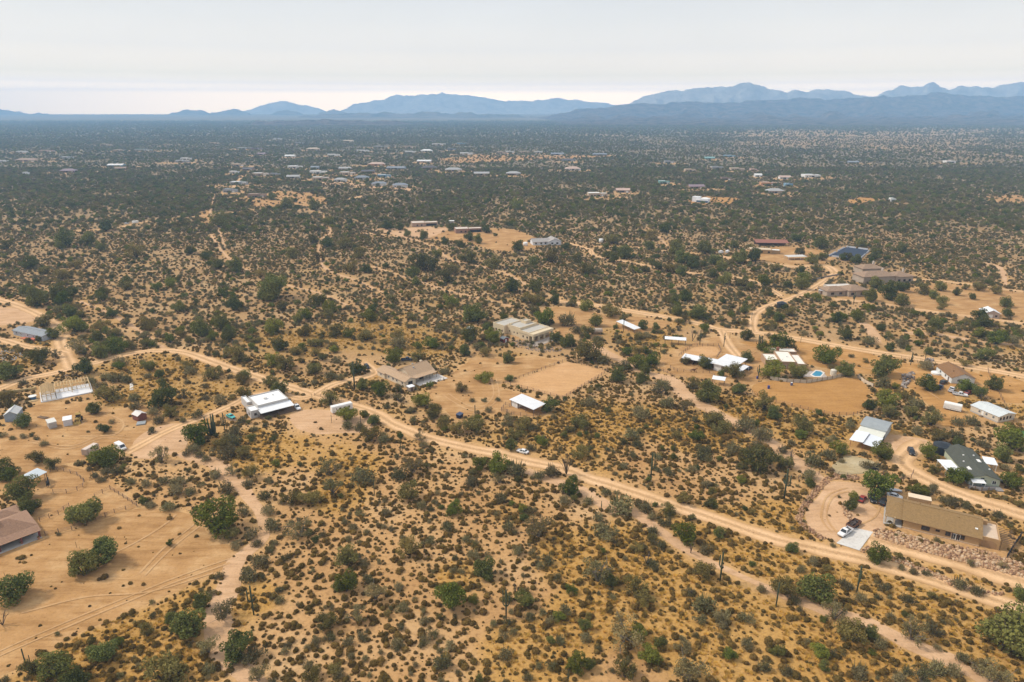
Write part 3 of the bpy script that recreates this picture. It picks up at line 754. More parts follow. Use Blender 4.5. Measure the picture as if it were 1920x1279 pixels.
def crown_lobes(R, kind):
    L = []
    n, q, zr, rr, core = {'d': (15, .33, (.14, .68), (.10, .22), .31), 'g': (15, .35, (.14, .70), (.09, .21), .26), 'o': (13, .37, (.10, .62), (.09, .21), .20), 'y': (12, .38, (.14, .62), (.08, .19), .12)}[kind]
    for i in range(n):
        a = i * 2.4 + R.random(); d = q * R.random() ** .45
        z = zr[0] + (zr[1] - zr[0]) * R.random() * (1.15 - d / q * .45)
        s = rr[0] + (rr[1] - rr[0]) * R.random()
        L.append(((math.cos(a) * d, math.sin(a) * d, z), (s, s, s * R.uniform(.85, 1.1))))
    L.append(((0, 0, .30), (core, core * .95, .30)))
    return L

def limbs(R, lobes, m, name, spread=0.05, r=0.026):
    mb = MB()
    for (c, rr) in lobes[:7]:
        b = Vector((R.normal() * spread, R.normal() * spread, -0.03))
        c = Vector(c); mid = b.lerp(c, 0.5) + Vector((R.normal() * .03, R.normal() * .03, 0.05))
        mb.tube([b, mid, c], [r, r * .65, r * .25], 5)
        for _ in range(2):
            e = c + Vector((R.normal() * .14, R.normal() * .14, abs(R.normal()) * .12))
            mb.tube([mid.lerp(c, .6), e], [r * .4, r * .12], 4)
    return mb.mesh(name, m)

TREES = {}; TREE_NAME = {'d': 'mesquite_tree', 'g': 'palo_verde_tree', 'o': 'ironwood_tree', 'y': 'thorn_tree'}
for kind, nvar, nleaf, size in (('d', 6, 3400, 0.026), ('g', 6, 3200, 0.026), ('o', 6, 2500, 0.025), ('y', 5, 1700, 0.022)):
    TREES[kind] = []
    for i in range(nvar):
        R = np.random.default_rng(100 + ord(kind) * 10 + i)
        lobes = crown_lobes(R, kind)
        V, at = leaf_cloud(R, lobes, nleaf, size, 0.62, 0.5 if kind != 'y' else 0.3, 0.4 if kind in 'dg' else 0.65)
        cm = quads_mesh('crown', V, 4, LEAF[kind], at)
        tm = limbs(R, lobes, PALE_BARK if kind == 'y' else BARK, 'trunk')
        TREES[kind].append((cm, tm))
BUSH = []
for i in range(6):
    R = np.random.default_rng(300 + i)
    lobes = [((R.normal() * .17, R.normal() * .17, 0.16 + .2 * R.random()), (0.2 + .1 * R.random(),) * 2 + (0.18 + .1 * R.random(),)) for _ in range(5)] + [((0, 0, .15), (.42, .40, .24))]
    V, at = leaf_cloud(R, lobes, 760, 0.044, 0.5, 0.35, 0.5, 0.0, 0.15)
    # stems standing out of the top
    n = 26; a = R.random(n) * 6.28; q = .3 * R.random(n) ** .5
    base = np.stack([np.cos(a) * q, np.sin(a) * q, np.full(n, .2)], 1); tip = base + np.stack([np.cos(a) * .12, np.sin(a) * .12, .3 + .16 * R.random(n)], 1)
    w = np.stack([-np.sin(a), np.cos(a), 0 * a], 1) * .022
    S = np.stack([base - w, tip - w * .3, tip + w * .3, base + w], 1)
    BUSH.append(quads_mesh('creosote_bush', np.concatenate([V, S]), 4, LEAF['c'], np.concatenate([at, R.random(n)])))
CLUMP = []
for i in range(6):
    R = np.random.default_rng(400 + i)
    lobes = [((R.normal() * .1, R.normal() * .1, 0.10), (0.38 + .08 * R.random(), 0.36 + .1 * R.random(), 0.34 + .1 * R.random()))]
    if i % 2: lobes.append(((.22 * R.normal(), .22 * R.normal(), .08), (.25, .25, .24)))
    V, at = leaf_cloud(R, lobes, 420, 0.066, 0.5, 0.45, 0.25, -0.02, 0.15)
    C = []
    for (c, r) in lobes:      # twiggy heart of the clump, so that the soil does not show through
        n, m = 9, 3
        ring = [[np.array(c) + np.array(r) * .86 * R.uniform(.88, 1.08) * np.array([math.cos(k * 6.283 / n) * math.cos(e), math.sin(k * 6.283 / n) * math.cos(e), math.sin(e)]) for k in range(n)] for e in (-.25, .35, .85, 1.5)]
        for q in range(m):
            for k in range(n): C.append([ring[q][k], ring[q][(k + 1) % n], ring[q + 1][(k + 1) % n], ring[q + 1][k]])
    C = np.array(C)
    CLUMP.append(quads_mesh('bursage_clump', np.concatenate([V, C]), 4, LEAF['b'], np.concatenate([at, .15 + .5 * R.random(len(C))])))
TUFT = []
for i in range(3):
    R = np.random.default_rng(500 + i); n = 46
    a = R.random(n) * 6.28; q = .32 * R.random(n) ** .5
    base = np.stack([np.cos(a) * q, np.sin(a) * q, 0 * a], 1)
    lean = a + R.normal(size=n) * .8
    tip = base + np.stack([np.cos(lean) * .26, np.sin(lean) * .26, .22 + .2 * R.random(n)], 1)
    w = np.stack([-np.sin(lean), np.cos(lean), 0 * a], 1) * .045
    TUFT.append(quads_mesh('dry_grass', np.stack([base - w, tip, base + w], 1), 3, LEAF['s'], R.random(n)))

def make_tree(kind, loc, width, height=None, var=None, label=None, group=None):
    cm, tm = TREES[kind][var if var is not None else random.randrange(len(TREES[kind]))]
    r = empty(TREE_NAME[kind], loc, random.random() * 6.28, label, 'tree', group)
    k = random.uniform(0.9, 1.15)
    r.scale = (width, width * random.uniform(.85, 1.1), (height or width * k))
    inst('trunk', tm, r); inst('crown', cm, r)
    return r

# ---- plants that the photo shows one by one: (offset x, offset y, zoom, [(x, base y, width, kind)])
PLANTS = [
(0,520,4,[(280,215,170,'d'),(465,200,120,'g'),(340,365,140,'o'),(430,265,90,'c'),(525,295,120,'d'),(570,400,170,'g'),(620,300,80,'o'),(765,400,120,'o'),(770,175,80,'d'),(200,125,90,'d'),(840,295,90,'d'),(950,360,80,'o'),(860,435,80,'o'),(1110,395,120,'o'),(735,475,110,'d'),(620,460,60,'c'),(795,495,60,'c'),(405,460,110,'d'),(290,480,50,'d'),(600,575,140,'y'),(760,600,140,'d'),(880,555,150,'g'),(990,540,80,'o'),(1085,485,110,'y'),(300,640,150,'d'),(420,600,80,'y'),(70,760,170,'d'),(640,720,150,'d'),(680,790,90,'c'),(900,660,110,'c'),(895,690,80,'g'),(1125,700,100,'d'),(805,760,90,'c'),(880,780,110,'c'),(950,785,90,'c'),(1065,640,50,'c'),(1335,625,60,'c'),(1400,690,90,'o'),(1475,640,45,'c'),(1435,725,100,'c'),(1600,760,130,'o'),(1555,670,40,'c'),(1255,705,40,'c'),(1105,755,70,'c'),(1200,750,80,'d'),(1220,815,80,'d'),(1405,795,55,'c'),(1545,830,55,'c'),(1730,755,55,'c'),(1820,790,100,'o'),(1660,730,60,'c'),(1380,910,100,'y'),(1545,915,60,'c'),(1655,945,110,'c'),(1830,900,120,'o'),(1010,920,90,'c'),(1230,960,200,'d'),(1280,1050,120,'o'),(830,930,190,'o'),(755,840,90,'c'),(710,1020,110,'d'),(1015,985,100,'c'),(1185,1095,100,'c'),(1155,1030,90,'c'),(1480,1050,100,'c'),(1140,1165,70,'c'),(790,1160,90,'d'),(835,1095,50,'c'),(190,1115,130,'d'),(330,1260,60,'c'),(280,1215,50,'c'),(180,1205,60,'c'),(95,1215,50,'c'),(15,1195,60,'c'),(1375,1085,60,'c'),(1480,1240,190,'g'),(1510,435,150,'d'),(1710,475,120,'d'),(1785,630,170,'o'),(1620,570,40,'c'),(1665,525,55,'c'),(1670,380,130,'d'),(1350,255,100,'d'),(1490,310,80,'c'),(1370,450,80,'o'),(1280,60,70,'g'),(1180,95,80,'g'),(950,80,90,'d'),(40,900,90,'c'),(60,955,130,'o'),(180,800,70,'c')]),
(0,800,4,[(290,270,130,'o'),(395,310,110,'o'),(35,370,180,'d'),(65,400,110,'g'),(185,545,205,'d'),(220,650,170,'d'),(650,710,250,'d'),(805,275,215,'g'),(1210,260,150,'y'),(600,285,70,'c'),(705,380,70,'c'),(790,350,70,'c'),(880,345,90,'c'),(760,410,70,'c'),(980,430,90,'c'),(1105,445,90,'c'),(1150,370,50,'c'),(1230,425,90,'c'),(1340,430,120,'c'),(1435,500,90,'c'),(1280,620,110,'c'),(1320,500,140,'c'),(1130,600,80,'c'),(1610,380,110,'c'),(1690,490,120,'c'),(1550,255,70,'c'),(1500,225,80,'c'),(1400,215,70,'c'),(1630,775,290,'g'),(1740,830,120,'o'),(1820,660,100,'c'),(1880,830,120,'c'),(1765,915,80,'c'),(790,1010,230,'d'),(640,1100,220,'d'),(110,1285,260,'d'),(1870,1150,150,'c'),(1650,1130,70,'c'),(1880,380,130,'o'),(1860,440,90,'c'),(1740,350,100,'y'),(1450,180,100,'c'),(1680,160,130,'o'),(440,815,40,'c')]),
(0,1040,4,[(420,900,240,'d'),(240,890,150,'o'),(790,780,220,'d'),(1420,590,250,'d'),(1510,400,150,'d'),(1680,470,180,'y'),(1780,760,240,'d'),(1560,740,170,'y'),(1260,960,330,'o'),(560,975,200,'d'),(1570,880,110,'c'),(1880,790,150,'c'),(1250,905,60,'c'),(1040,840,50,'c')]),
(440,820,4,[(700,280,160,'y'),(130,290,170,'o'),(100,360,90,'c'),(260,340,70,'c'),(225,460,100,'c'),(255,570,110,'c'),(430,490,130,'o'),(570,490,160,'o'),(740,420,160,'y'),(960,330,190,'c'),(1330,260,170,'y'),(1230,310,120,'c'),(1310,460,170,'o'),(1640,570,120,'g'),(1780,350,130,'c'),(1840,230,120,'g'),(290,690,150,'c'),(130,750,140,'c'),(490,730,190,'y'),(170,810,80,'c'),(265,855,80,'c'),(185,960,130,'c'),(90,1060,160,'c'),(380,920,90,'c'),(330,1160,80,'c'),(340,1240,90,'c'),(840,950,180,'o'),(840,1140,170,'g'),(970,960,90,'c'),(990,1090,110,'c'),(1060,1210,180,'y'),(1310,880,170,'o'),(1470,800,90,'c'),(1735,780,80,'c'),(1870,1040,160,'d'),(1620,1250,230,'g'),(1230,1130,80,'c'),(890,690,80,'c'),(830,650,70,'c'),(1180,700,60,'c'),(665,740,60,'c'),(1140,580,80,'c'),(1500,500,60,'c'),(1400,530,90,'c'),(1600,690,100,'c'),(60,110,80,'c')]),
(860,820,4,[(290,250,180,'g'),(430,270,160,'c'),(300,340,100,'y'),(700,280,140,'c'),(830,430,140,'g'),(800,500,110,'c'),(970,490,90,'c'),(1115,430,80,'c'),(310,480,130,'c'),(530,570,100,'c'),(600,310,100,'c'),(1040,620,90,'c'),(1200,560,200,'c'),(590,740,210,'y'),(1100,740,180,'c'),(380,690,100,'c'),(440,870,110,'c'),(1040,1070,230,'y'),(1140,1110,110,'d'),(1320,1180,200,'o'),(1390,1260,140,'o'),(1690,770,180,'g'),(1560,580,130,'o'),(1400,550,120,'c'),(1450,610,90,'c'),(1340,510,70,'c'),(1460,720,100,'c'),(1380,840,80,'c'),(1520,830,90,'c'),(1450,970,100,'c'),(1840,1050,170,'o'),(910,150,130,'o'),(1300,150,80,'c'),(1240,230,70,'c'),(1490,160,70,'c'),(1580,280,90,'c'),(1490,250,60,'c'),(1340,70,90,'c'),(1830,170,120,'c'),(1690,490,120,'o'),(1880,520,90,'o'),(1850,370,90,'c'),(1750,250,70,'c'),(390,90,110,'d'),(540,95,80,'c'),(640,60,70,'g'),(1540,660,90,'c'),(500,1260,150,'d'),(1840,860,100,'c'),(1740,1180,90,'c'),(670,940,100,'c'),(740,1070,80,'c'),(550,880,70,'c'),(110,900,100,'c')]),
(440,1040,4,[(700,540,160,'o'),(920,500,160,'y'),(1270,420,100,'c'),(1560,830,150,'c'),(780,910,110,'c'),(570,870,120,'y'),(180,940,180,'y'),(590,950,160,'o'),(600,690,80,'c'),(550,700,60,'c'),(1620,700,90,'c'),(1490,620,90,'c'),(1420,510,90,'c'),(720,640,90,'c'),(850,680,90,'c'),(400,690,60,'c'),(870,780,70,'c'),(960,640,80,'c'),(1210,680,90,'c')]),
(880,1040,4,[(720,440,110,'c'),(460,480,90,'c'),(600,510,80,'c'),(440,380,150,'d'),(1170,640,270,'y'),(1260,620,120,'g'),(1350,800,160,'g'),(1430,690,110,'d'),(800,860,180,'g'),(900,850,100,'d'),(1160,900,160,'o'),(1640,950,280,'y'),(1620,720,120,'c'),(620,860,80,'c'),(880,640,100,'c'),(680,660,90,'c'),(270,770,120,'c'),(260,630,80,'c'),(1740,400,160,'c'),(1890,540,100,'c'),(1740,510,90,'c'),(1670,290,100,'c')]),
(1320,1060,3.2,[(480,170,160,'o'),(670,205,210,'d'),(780,320,160,'y'),(890,445,190,'o'),(1000,430,90,'d'),(1250,445,170,'y'),(1370,410,110,'c'),(1830,510,320,'d'),(835,130,90,'c'),(345,155,70,'c'),(1220,220,80,'c'),(1540,570,90,'c'),(1650,630,110,'c'),(1400,640,110,'c'),(1500,660,110,'c'),(1740,700,170,'y'),(1300,700,150,'y'),(1170,695,110,'c'),(690,540,110,'g'),(500,650,80,'c'),(360,620,90,'c'),(260,490,90,'c'),(920,660,120,'c'),(1060,490,90,'c'),(110,340,110,'c'),(250,330,90,'c'),(540,220,80,'c'),(1400,500,50,'c'),(940,210,80,'c'),(1075,150,70,'c'),(1890,200,100,'d')]),
(400,540,4,[(440,90,180,'d'),(160,160,130,'d'),(80,60,90,'d'),(520,170,100,'o'),(790,130,110,'d'),(885,180,110,'g'),(860,220,90,'o'),(1185,250,110,'g'),(1345,110,90,'o'),(1470,90,80,'o'),(1790,130,100,'g'),(700,235,100,'g'),(640,260,90,'d'),(455,330,140,'g'),(690,360,100,'o'),(915,360,120,'o'),(1015,370,90,'g'),(1150,390,130,'o'),(110,395,130,'g'),(500,465,140,'d'),(630,500,100,'o'),(470,580,130,'g'),(530,610,160,'o'),(760,440,110,'o'),(820,540,70,'o'),(760,640,120,'o'),(920,560,80,'c'),(1360,550,140,'g'),(1540,540,100,'o'),(1640,450,110,'g'),(1390,390,100,'o'),(1400,450,150,'c'),(880,680,90,'c'),(950,690,70,'c'),(760,720,60,'c'),(680,740,60,'c'),(620,695,60,'c'),(430,740,120,'o'),(500,800,130,'d'),(235,690,100,'d'),(880,870,140,'o'),(1000,990,150,'g'),(1140,970,80,'g'),(1205,1020,100,'d'),(1260,810,130,'g'),(1120,760,100,'d'),(1570,885,130,'g'),(1390,850,100,'y'),(1390,780,80,'o'),(1485,930,80,'c'),(1305,900,60,'c'),(1650,960,130,'o'),(1640,980,70,'c'),(1500,1000,60,'c'),(1720,1040,110,'o'),(1180,1140,140,'o'),(1280,1150,100,'c'),(1100,1060,90,'c'),(1010,1050,90,'c'),(1550,1140,90,'y'),(1580,1190,70,'c'),(1830,1090,120,'o'),(1570,1040,50,'y'),(1740,640,80,'c'),(1650,610,60,'c'),(1860,780,90,'o'),(1080,640,120,'d'),(1830,340,90,'c'),(310,1070,70,'c'),(390,1040,50,'c'),(220,1010,90,'c'),(160,1110,150,'c'),(140,1180,150,'c'),(100,1270,160,'c'),(240,1270,130,'o')]),
(840,540,4,[(190,250,180,'d'),(290,310,70,'d'),(330,400,130,'g'),(170,400,130,'d'),(210,450,80,'c'),(280,510,100,'o'),(450,560,100,'d'),(270,700,120,'g'),(460,700,70,'d'),(660,200,90,'o'),(720,280,150,'g'),(730,195,50,'c'),(640,120,130,'o'),(800,120,90,'d'),(940,140,80,'o'),(1035,165,100,'g'),(1220,215,120,'o'),(1210,160,60,'o'),(900,280,150,'c'),(970,340,90,'c'),(1105,285,120,'d'),(1320,240,80,'o'),(810,405,90,'d'),(900,440,130,'d'),(1040,360,110,'o'),(1110,410,90,'c'),(1060,540,200,'o'),(1160,560,110,'c'),(1320,610,120,'c'),(1420,600,130,'g'),(1530,570,110,'g'),(1480,640,90,'d'),(1420,510,100,'o'),(1270,700,150,'d'),(1450,710,110,'d'),(1620,750,110,'c'),(1580,790,120,'y'),(1640,890,120,'c'),(760,920,130,'d'),(790,980,60,'c'),(180,850,50,'c'),(270,850,45,'c'),(370,845,50,'c'),(300,930,60,'c'),(225,940,40,'c'),(190,1070,160,'o'),(455,1000,90,'c'),(460,1040,70,'c'),(560,1060,130,'o'),(510,1130,120,'o'),(640,1060,80,'c'),(990,1050,140,'o'),(910,1080,80,'o'),(1060,880,100,'c'),(1200,930,60,'o'),(700,1170,80,'g'),(870,1120,60,'d'),(1720,1130,90,'o'),(1440,1090,70,'o'),(1380,1120,120,'c'),(1430,1200,90,'d'),(1850,1000,70,'c'),(480,1210,100,'d'),(1450,970,150,'c'),(1780,100,100,'d'),(1700,110,90,'d'),(1460,310,80,'d'),(1560,310,60,'d'),(1500,370,70,'c'),(1440,370,60,'c'),(1675,335,60,'c')]),
(1200,560,4,[(280,125,100,'d'),(335,175,70,'o'),(430,150,140,'d'),(780,110,90,'d'),(970,130,70,'d'),(1030,170,90,'d'),(520,185,70,'c'),(1120,130,90,'o'),(980,220,90,'o'),(780,200,70,'o'),(1010,340,90,'g'),(1050,390,170,'g'),(970,430,100,'g'),(795,310,100,'d'),(800,470,110,'d'),(480,520,120,'d'),(335,490,80,'o'),(990,585,170,'g'),(1180,595,140,'d'),(1390,485,190,'g'),(1540,580,140,'d'),(1430,525,60,'c'),(1490,390,50,'c'),(1580,440,50,'c'),(1690,480,50,'o'),(1820,575,180,'d'),(1820,660,130,'c'),(1150,390,80,'c'),(1540,300,110,'d'),(1620,170,110,'g'),(1480,180,100,'d'),(1225,270,70,'c'),(1720,330,80,'c'),(1800,240,80,'d'),(610,580,60,'d'),(700,590,140,'o'),(740,710,110,'d'),(400,650,90,'o'),(390,670,90,'c'),(180,660,120,'c'),(500,770,200,'d'),(330,840,130,'y'),(540,950,170,'o'),(610,1010,150,'o'),(930,830,160,'o'),(1000,900,120,'d'),(1220,1000,160,'o'),(1340,870,60,'d'),(1200,1050,90,'g'),(790,980,160,'c'),(900,1060,170,'c'),(1060,1150,90,'c'),(880,1140,120,'c'),(690,1150,130,'c'),(410,1060,110,'g'),(280,1050,100,'o'),(480,1160,110,'c'),(870,1280,250,'o'),(1290,1250,150,'c'),(1080,1260,130,'o'),(1500,1160,130,'g'),(1420,1190,110,'c'),(1410,1080,80,'c'),(1140,1100,70,'c'),(1720,830,110,'d'),(1840,800,150,'g'),(1750,700,60,'c'),(1810,1190,150,'g'),(1680,1175,60,'c'),(1510,1230,50,'c'),(1700,1270,90,'c'),(1780,1270,90,'c'),(1860,890,130,'o'),(1570,970,90,'c')]),
(1500,640,4.567,[(880,490,100,'o'),(970,560,140,'c'),(1120,600,80,'c'),(1070,235,130,'c'),(1095,420,170,'g'),(1410,425,140,'g'),(1530,475,140,'d'),(1660,415,150,'d'),(1410,210,90,'o'),(1570,150,150,'d'),(1100,110,80,'d'),(1250,120,90,'o'),(960,640,140,'o'),(1000,790,110,'c'),(1120,720,160,'o'),(1180,850,160,'o'),(1340,905,110,'d'),(1170,660,90,'c'),(1340,715,120,'c'),(1470,710,130,'c'),(1090,1000,160,'g'),(1160,1130,120,'o'),(1340,1210,200,'g'),(1790,920,240,'g'),(1560,900,120,'c'),(1720,1015,170,'d'),(1330,830,120,'c'),(1790,1250,170,'g'),(1880,1120,90,'d'),(1750,1090,80,'c'),(240,870,80,'c'),(120,1050,150,'c'),(70,1180,150,'c')]),
(1440,860,4,[(820,265,230,'g'),(650,310,80,'g'),(620,380,110,'d'),(820,770,170,'g'),(180,700,100,'d'),(490,660,50,'c'),(1230,250,100,'c'),(1110,270,130,'g'),(1370,350,110,'c'),(1310,320,80,'c'),(1490,370,90,'c'),(1720,440,90,'c'),(1520,805,70,'y'),(1750,820,70,'y'),(1090,860,80,'c'),(250,850,80,'c'),(340,790,100,'c'),(1000,830,60,'c'),(1180,870,60,'c'),(1420,960,110,'c'),(1560,1010,110,'c')]),
(1440,420,4,[(215,130,90,'d'),(395,185,120,'d'),(1000,215,90,'d'),(700,170,80,'d'),(240,235,80,'o'),(330,300,100,'d'),(410,275,80,'d'),(240,370,70,'d'),(50,350,80,'o'),(270,430,100,'g'),(250,490,110,'d'),(145,475,70,'d'),(800,475,110,'d'),(900,565,150,'d'),(1000,612,110,'d'),(765,582,120,'d'),(1000,505,110,'d'),(1150,525,120,'o'),(1290,500,90,'d'),(1235,560,80,'d'),(1300,600,80,'d'),(1300,640,70,'o'),(1410,535,70,'d'),(1530,565,60,'d'),(1480,490,60,'o'),(1580,500,90,'o'),(1700,525,80,'o'),(1780,620,100,'d'),(1790,690,90,'d'),(1590,730,130,'d'),(1620,765,110,'d'),(360,580,80,'g'),(550,460,60,'y'),(460,450,60,'y'),(820,800,90,'d'),(650,730,110,'g'),(510,730,90,'g'),(570,860,110,'d'),(1130,840,70,'g'),(1230,830,90,'o'),(1250,780,110,'d'),(1370,815,60,'d'),(1590,850,110,'g'),(1710,900,140,'g'),(1820,890,100,'c'),(1000,920,100,'c'),(760,900,90,'c'),(910,950,80,'d'),(1180,970,110,'d'),(1340,990,90,'o'),(800,265,100,'d'),(600,272,80,'o'),(560,272,60,'g'),(660,292,90,'d')]),
(560,300,3,[(180,375,70,'d'),(500,390,70,'d'),(570,395,50,'d'),(705,440,60,'d'),(610,430,45,'d'),(860,395,50,'d'),(1055,410,55,'d'),(935,365,45,'d'),(960,455,60,'d'),(1010,470,60,'d'),(1235,510,80,'d'),(1500,505,45,'d'),(1760,470,80,'o'),(1830,555,80,'d'),(1735,555,60,'d'),(1560,580,70,'o'),(780,550,60,'g'),(640,660,70,'d'),(660,700,60,'d'),(290,630,80,'o'),(380,635,60,'d'),(85,280,70,'d'),(260,500,90,'o'),(340,550,90,'o'),(1420,575,80,'o'),(1320,590,60,'d'),(830,690,100,'o'),(1200,740,100,'d'),(1330,740,90,'d'),(1230,275,70,'g'),(1440,530,60,'o'),(1610,640,90,'o'),(700,620,150,'o'),(860,640,90,'o'),(960,580,100,'o'),(1100,610,90,'o'),(820,470,50,'d'),(910,490,50,'d')]),
(1120,280,3,[(385,470,70,'g'),(500,420,50,'d'),(590,440,50,'d'),(1120,515,70,'d'),(480,640,90,'d'),(540,670,90,'d'),(665,650,80,'d'),(700,680,80,'d'),(800,640,100,'d'),(880,630,90,'d'),(150,605,80,'d'),(90,635,60,'d'),(50,560,40,'d'),(100,575,50,'d'),(290,565,60,'d'),(310,655,50,'d'),(345,675,60,'d'),(270,690,50,'o'),(405,690,80,'o'),(470,705,70,'d'),(600,660,50,'d'),(720,760,90,'d'),(810,770,70,'o'),(650,720,60,'d'),(440,590,90,'d'),(600,590,90,'d'),(770,555,50,'d'),(940,770,80,'g'),(830,520,40,'d'),(1230,690,60,'o'),(300,505,80,'o'),(90,530,80,'d'),(450,560,80,'o')]),
(0,300,3,[(1330,630,100,'d'),(1230,610,70,'d'),(1470,660,60,'o'),(1160,560,60,'d'),(1070,530,60,'d'),(1240,375,110,'d'),(370,485,110,'d'),(340,500,70,'d'),(880,730,60,'g'),(960,715,60,'g'),(710,730,70,'o'),(570,770,60,'g'),(1255,770,70,'o'),(1540,690,60,'g'),(1530,775,160,'d'),(340,785,110,'d'),(150,760,70,'d'),(410,765,60,'d'),(250,640,70,'o'),(350,670,80,'o'),(430,610,70,'o'),(170,610,90,'d'),(1620,270,70,'d'),(1860,375,60,'g'),(1530,225,50,'d'),(1760,470,60,'o'),(1840,490,80,'d'),(1640,550,80,'o'),(1790,570,70,'o'),(770,550,100,'o'),(500,480,90,'d'),(570,510,70,'d'),(600,400,80,'d'),(40,500,70,'o')]),
]
ITEMS = []   # dicts: kind, u, v, x, y, w
for ox, oy, s, lst in PLANTS:
    for x, y, w, k in lst:
        u, v = ox + x / s, oy + y / s
        g = G(u, v)
        ITEMS.append(dict(k=k, u=u, v=v, x=g.x, y=g.y, w=w / s / pxm(v)))
# drop near duplicates listed from two overlapping looks
keep = []
for it in ITEMS:
    if all((it['x'] - q['x']) ** 2 + (it['y'] - q['y']) ** 2 > (0.3 * (it['w'] + q['w']) * .5) ** 2 + 0.8 for q in keep): keep.append(it)
ITEMS = keep
# ------------------------------------------------------------------ buildings
GLASS = mat('window_glass', (0.03, 0.035, 0.04), 0.08, 0.1, 1, 0, 0.6)
DARK = mat('painted_porch_shade', (0.035, 0.03, 0.028), 0.9, 0.2)  # flat dark colour standing in for the shade inside porches
WOOD = mat('weathered_wood', (0.20, 0.13, 0.08), 0.9, 0.3, 3)
LUMBER = mat('new_lumber', (0.62, 0.45, 0.24), 0.8, 0.15, 3)
STEEL = mat('fence_steel', (0.16, 0.11, 0.085), 0.7, 0.3, 3)
WHITE_METAL = mat('white_metal_roof', (0.74, 0.75, 0.76), 0.45, 0.07, 0.5, 0, 0.4)
GREY_METAL = mat('grey_metal_roof', (0.29, 0.315, 0.325), 0.5, 0.12, 0.5, 0, 0.4)
WHITE = mat('white_paint', (0.74, 0.73, 0.70), 0.7, 0.08)
FRAME_W = mat('white_frame', (0.70, 0.69, 0.66), 0.6, 0.05)
FRAME_B = mat('brown_frame', (0.12, 0.07, 0.05), 0.6, 0.2)
CONC = mat('patio_concrete', (0.45, 0.42, 0.38), 0.9, 0.15, 0.8)

WIN_CACHE = {}
FACE_ROT = {'f': 0.0, 'r': math.pi / 2, 'b': math.pi, 'l': -math.pi / 2}
def window(root, p, face, w, h, frame=FRAME_W, name='window', glass=GLASS):
    """a framed window standing on a wall; p = middle of its sill on the wall face"""
    key = (round(w, 2), round(h, 2), frame.name, name, glass.name)
    if key not in WIN_CACHE:
        t, d = 0.09, 0.07
        m = MB()
        m.box(-w / 2, -d, 0, -w / 2 + t, 0.02, h).box(w / 2 - t, -d, 0, w / 2, 0.02, h)
        m.box(-w / 2 + t, -d, 0, w / 2 - t, 0.02, t).box(-w / 2 + t, -d, h - t, w / 2 - t, 0.02, h)
        m.box(-0.03, -d * .9, t, 0.03, 0.01, h - t)
        g = MB().box(-w / 2 + t, -0.03, t, w / 2 - t, 0.0, h - t)
        WIN_CACHE[key] = (m.mesh(name, frame), g.mesh('pane', glass))
    fm, gm = WIN_CACHE[key]
    o = inst(name, fm, root, p, (0, 0, FACE_ROT[face]))
    inst('pane', gm, o)
    return o

def door(root, p, face, w=1.0, h=2.1, m=None, name='door'):
    m = m or FRAME_B
    d = MB().box(-w / 2, -0.06, 0, w / 2, 0.02, h); d.box(-w / 2 + .12, -0.085, .2, w / 2 - .12, -0.06, h * .45).box(-w / 2 + .12, -0.085, h * .52, w / 2 - .12, -0.06, h - .15)
    o = d.build(name, m, root, loc=p, rot=(0, 0, FACE_ROT[face]))
    if name == 'door': MB().box(w / 2 - .2, -0.13, 1.0, w / 2 - .1, -0.085, 1.1).build('handle', STEEL, o)
    return o

def place3(A, B, C):
    """house frame from the photo: near corner, far end of the right face, far end of the left face"""
    a, b, c = G(*A), G(*B), G(*C)
    t1 = math.atan2(b.y - a.y, b.x - a.x); t2 = math.atan2(c.y - a.y, c.x - a.x) - math.pi / 2
    L, W = (b - a).length, (c - a).length
    th = (t1 * L + t2 * W) / (L + W)
    return a, th, L, W
def place2(A, B, depth):
    a, b = G(*A), G(*B)
    return a, math.atan2(b.y - a.y, b.x - a.x), (b - a).length, depth

BUILDINGS = []      # (x, y, phrase) landmarks for telling plants apart
KEEP_OUT = []       # (origin, angle, L, W) rectangles that plants avoid
def house_root(name, fr, label, cat, phrase=None, group=None):
    a, th, L, W = fr
    r = empty(name, a, th, label, cat, group)
    KEEP_OUT.append(fr)
    c = a + Vector((math.cos(th) * L / 2 - math.sin(th) * W / 2, math.sin(th) * L / 2 + math.cos(th) * W / 2, 0))
    if phrase: BUILDINGS.append((c.x, c.y, phrase))
    return r

def slope_courses(mb, e0, e1, r1, r0, n, lip=0.035, th=0.12):
    """a roof slope as overlapping courses: eave line e0-e1, ridge line r0-r1"""
    e0, e1, r0, r1 = map(Vector, (e0, e1, r0, r1))
    nrm = (e1 - e0).cross(r0 - e0).normalized()
    if nrm.z < 0: nrm = -nrm
    for i in range(n):
        t0, t1 = i / n, (i + 1) / n + (0.25 / n if i < n - 1 else 0)
        a, b = e0.lerp(r0, t0) + nrm * lip, e1.lerp(r1, t0) + nrm * lip
        c, d = e1.lerp(r1, t1), e0.lerp(r0, t1)
        q = mb.ring([a, b, c, d, a - nrm * (th if i == 0 else lip), b - nrm * (th if i == 0 else lip), c - nrm * th, d - nrm * th])
        mb.f += [(q[0], q[1], q[2], q[3]), (q[4], q[5], q[1], q[0]), (q[5], q[6], q[2], q[1]), (q[7], q[4], q[0], q[3]), (q[7], q[6], q[5], q[4])]
    return mb

